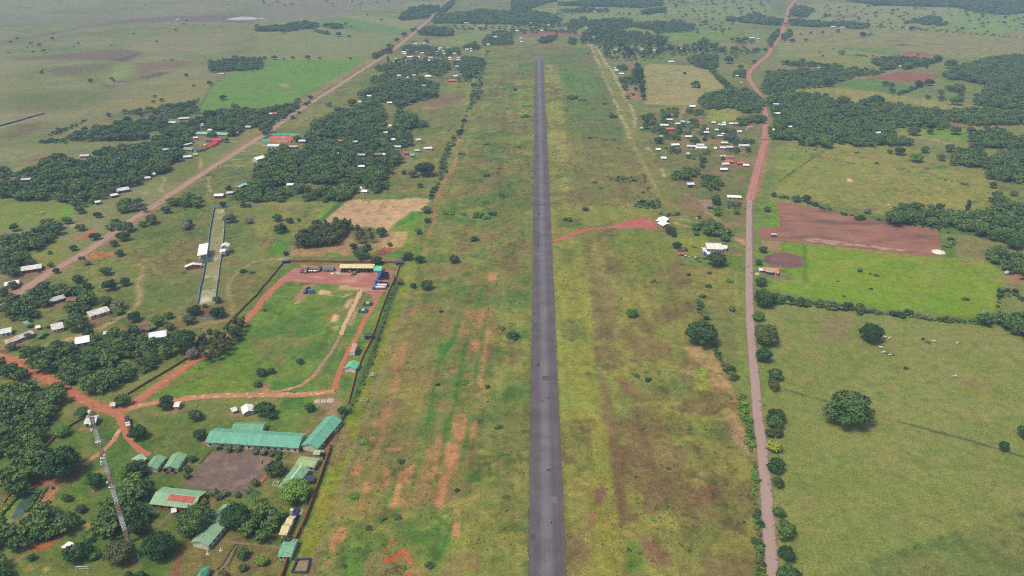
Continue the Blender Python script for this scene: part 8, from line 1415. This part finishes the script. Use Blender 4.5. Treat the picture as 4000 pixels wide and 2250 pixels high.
rider('X',1608,930,R(90),'motorcycle on the paved road beside the chalk white roof lot','rider in green on the motorcycle nearer the farmhouse',(70,110,80));rider('X',1630,660,R(-90),'motorcycle farther up the paved road','rider in white on the farther motorcycle',(220,214,206))
# odds and ends
gx,gy,_=G('X',1745,1030);q=MB();q.lathe([(2.0,0),(1.8,.35),(1.0,.8),(.2,1.0)],18,(gx,gy,-.03));tag(q.obj('sand_heap',noise_mat('sand',(206,186,152),(190,170,136),.8)),'small pale sand heap beside the terracotta farmhouse','sand heap');gx,gy,_=G('X',1355,66);q=MB();q.lathe([(2.2,0),(1.9,.25),(1.0,.5),(.2,.6)],18,(gx,gy,-.03));tag(q.obj('sand_heap',MATS['sand']),'flat pale sand heap on the grass below the grey block house','sand heap')
gx,gy,_=G('h',1715,1146);q=MB();q.lathe([(5.5,0),(4.5,.7),(2.4,1.5),(.4,1.9)],20,(gx,gy,-.03));q.v=[(x+rnd.gauss(0,.3),y+rnd.gauss(0,.3),z) for x,y,z in q.v];tag(q.obj('lime_heap',noise_mat('lime',(232,222,206),(216,202,184),.5)),'white lime heap at the tip of the long plowed field','lime heap')
p0=GP('n','1285 1420 1335 1300 1455 1295 1425 1420');q=MB();c4=[(x,y) for x,y in p0]
for k in range(4):
    a_,b_=c4[k],c4[(k+1) % 4];q.rod((a_[0],a_[1],.45),(b_[0],b_[1],.45),.55,n=7)
tag(q.obj('plastic_lining',plain('navy_lining',(58,60,88))),'dark blue plastic rim around a small earth pit by the wall','plastic lining');sheet('earth_pit',p0,.06,noise_mat('pit_soil',(150,130,100),(130,112,88),.8),.05,2,63)
p0=GP('n','1105 612 1150 616 1168 575 1125 575');wall('planter',p0+[p0[0]],.5,.25,WM((226,224,216)),'white edged planter beside the striped green roof','planter');wall('planter',GP('m','1390 868 1450 880 1480 850'),.4,.25,WM((206,196,170)),'cream edged flower bed before the red patched roof','planter')
def statue(t,x,y,label):
    gx,gy,_=G(t,x,y);e=empty('statue',(gx,gy,0));e.scale=(.7,.7,.8);tag(e,label,'statue');q=MB();q.box(-1.1,1.1,-.9,.9,-.05,.5);q.obj('plinth',WM((214,206,196)),e);q=MB();q.lathe([(.5,0),(.45,.7),(.3,1.3),(.36,1.5),(.12,1.75),(.2,1.9),(.18,2.1),(.02,2.2)],12,(0,0,.5));q.obj('figure',WM((232,230,228)),e)
statue('n',505,1248,'white statue on a plinth before the askew green roof');statue('n',628,1215,'smaller white statue on the front lawn')
gx,gy,_=G('n',195,870);e=empty('kiosk',(gx,gy,0),.4);tag(e,'tiny pink and white kiosk before the red patched roof','kiosk');q=MB();q.box(-1.0,1.0,-1.5,1.5,-.05,2.0);q.obj('body',WM((206,176,172)),e);q=MB();q.box(-1.2,1.2,-1.7,1.7,2.003,2.15);q.obj('roof',RM((226,214,214)),e)
gx,gy,_=G('m',490,640);e=empty('water_barrel',(gx,gy,0));tag(e,'blue barrel at the sandy hollow','barrel');q=MB();q.lathe([(.6,0),(.7,.3),(.7,1.1),(.55,1.4)],14);q.obj('body',plain('barrel_blue',(60,110,130)),e);q=MB();q.lathe([(.56,1.402),(.3,1.5)],12);q.obj('lid',plain('barrel_lid',(44,84,104)),e)
def brushpile(t,x,y,r,label,c):
    gx,gy,_=G(t,x,y);q=MB();rr2=random.Random(int(x))
    for k in range(150): a=rr2.uniform(0,6.28);d=r*rr2.random() ** .6;b_=rr2.uniform(0,6.28);l=rr2.uniform(.5,1.4);h=(1-d/r)*r*.45*rr2.random();q.rod((gx+d*math.cos(a),gy+d*math.sin(a),h),(gx+d*math.cos(a)+l*math.cos(b_),gy+d*math.sin(a)+l*math.sin(b_),h+rr2.uniform(-.1,.5)),.05,.02,3)
    tag(q.obj('brush_pile',plain('brush_'+cl(c),c)),label,'brush pile')
brushpile('o',820,1385,3.2,'dark heap of cut branches on the red patched corner of the airfield',(92,66,58));brushpile('f',1275,1155,5,'grey heap of cut branches on the stubble corner',(120,98,84));brushpile('e',1905,1235,4,'heap of cut branches behind the brick canteen',(110,96,60))

# ------------------------------------------------------------------ the air: even haze in one closed box
hz=MB();hz.box(-9000,9000,-400,14000,-1.0,262.0)
hm=bpy.data.materials.new('haze_air');hm.use_nodes=True;ht=hm.node_tree;ht.nodes.clear()
ho=ht.nodes.new('ShaderNodeOutputMaterial');hv=ht.nodes.new('ShaderNodeVolumePrincipled')
hv.inputs['Color'].default_value=(.55,.74,1.0,1);hv.inputs['Density'].default_value=0.00013;hv.inputs['Anisotropy'].default_value=.0
ht.links.new(hv.outputs[0],ho.inputs['Volume'])
haze=hz.obj('haze',hm);tag(haze,'thin bluish haze over the plain',None,None,'stuff')
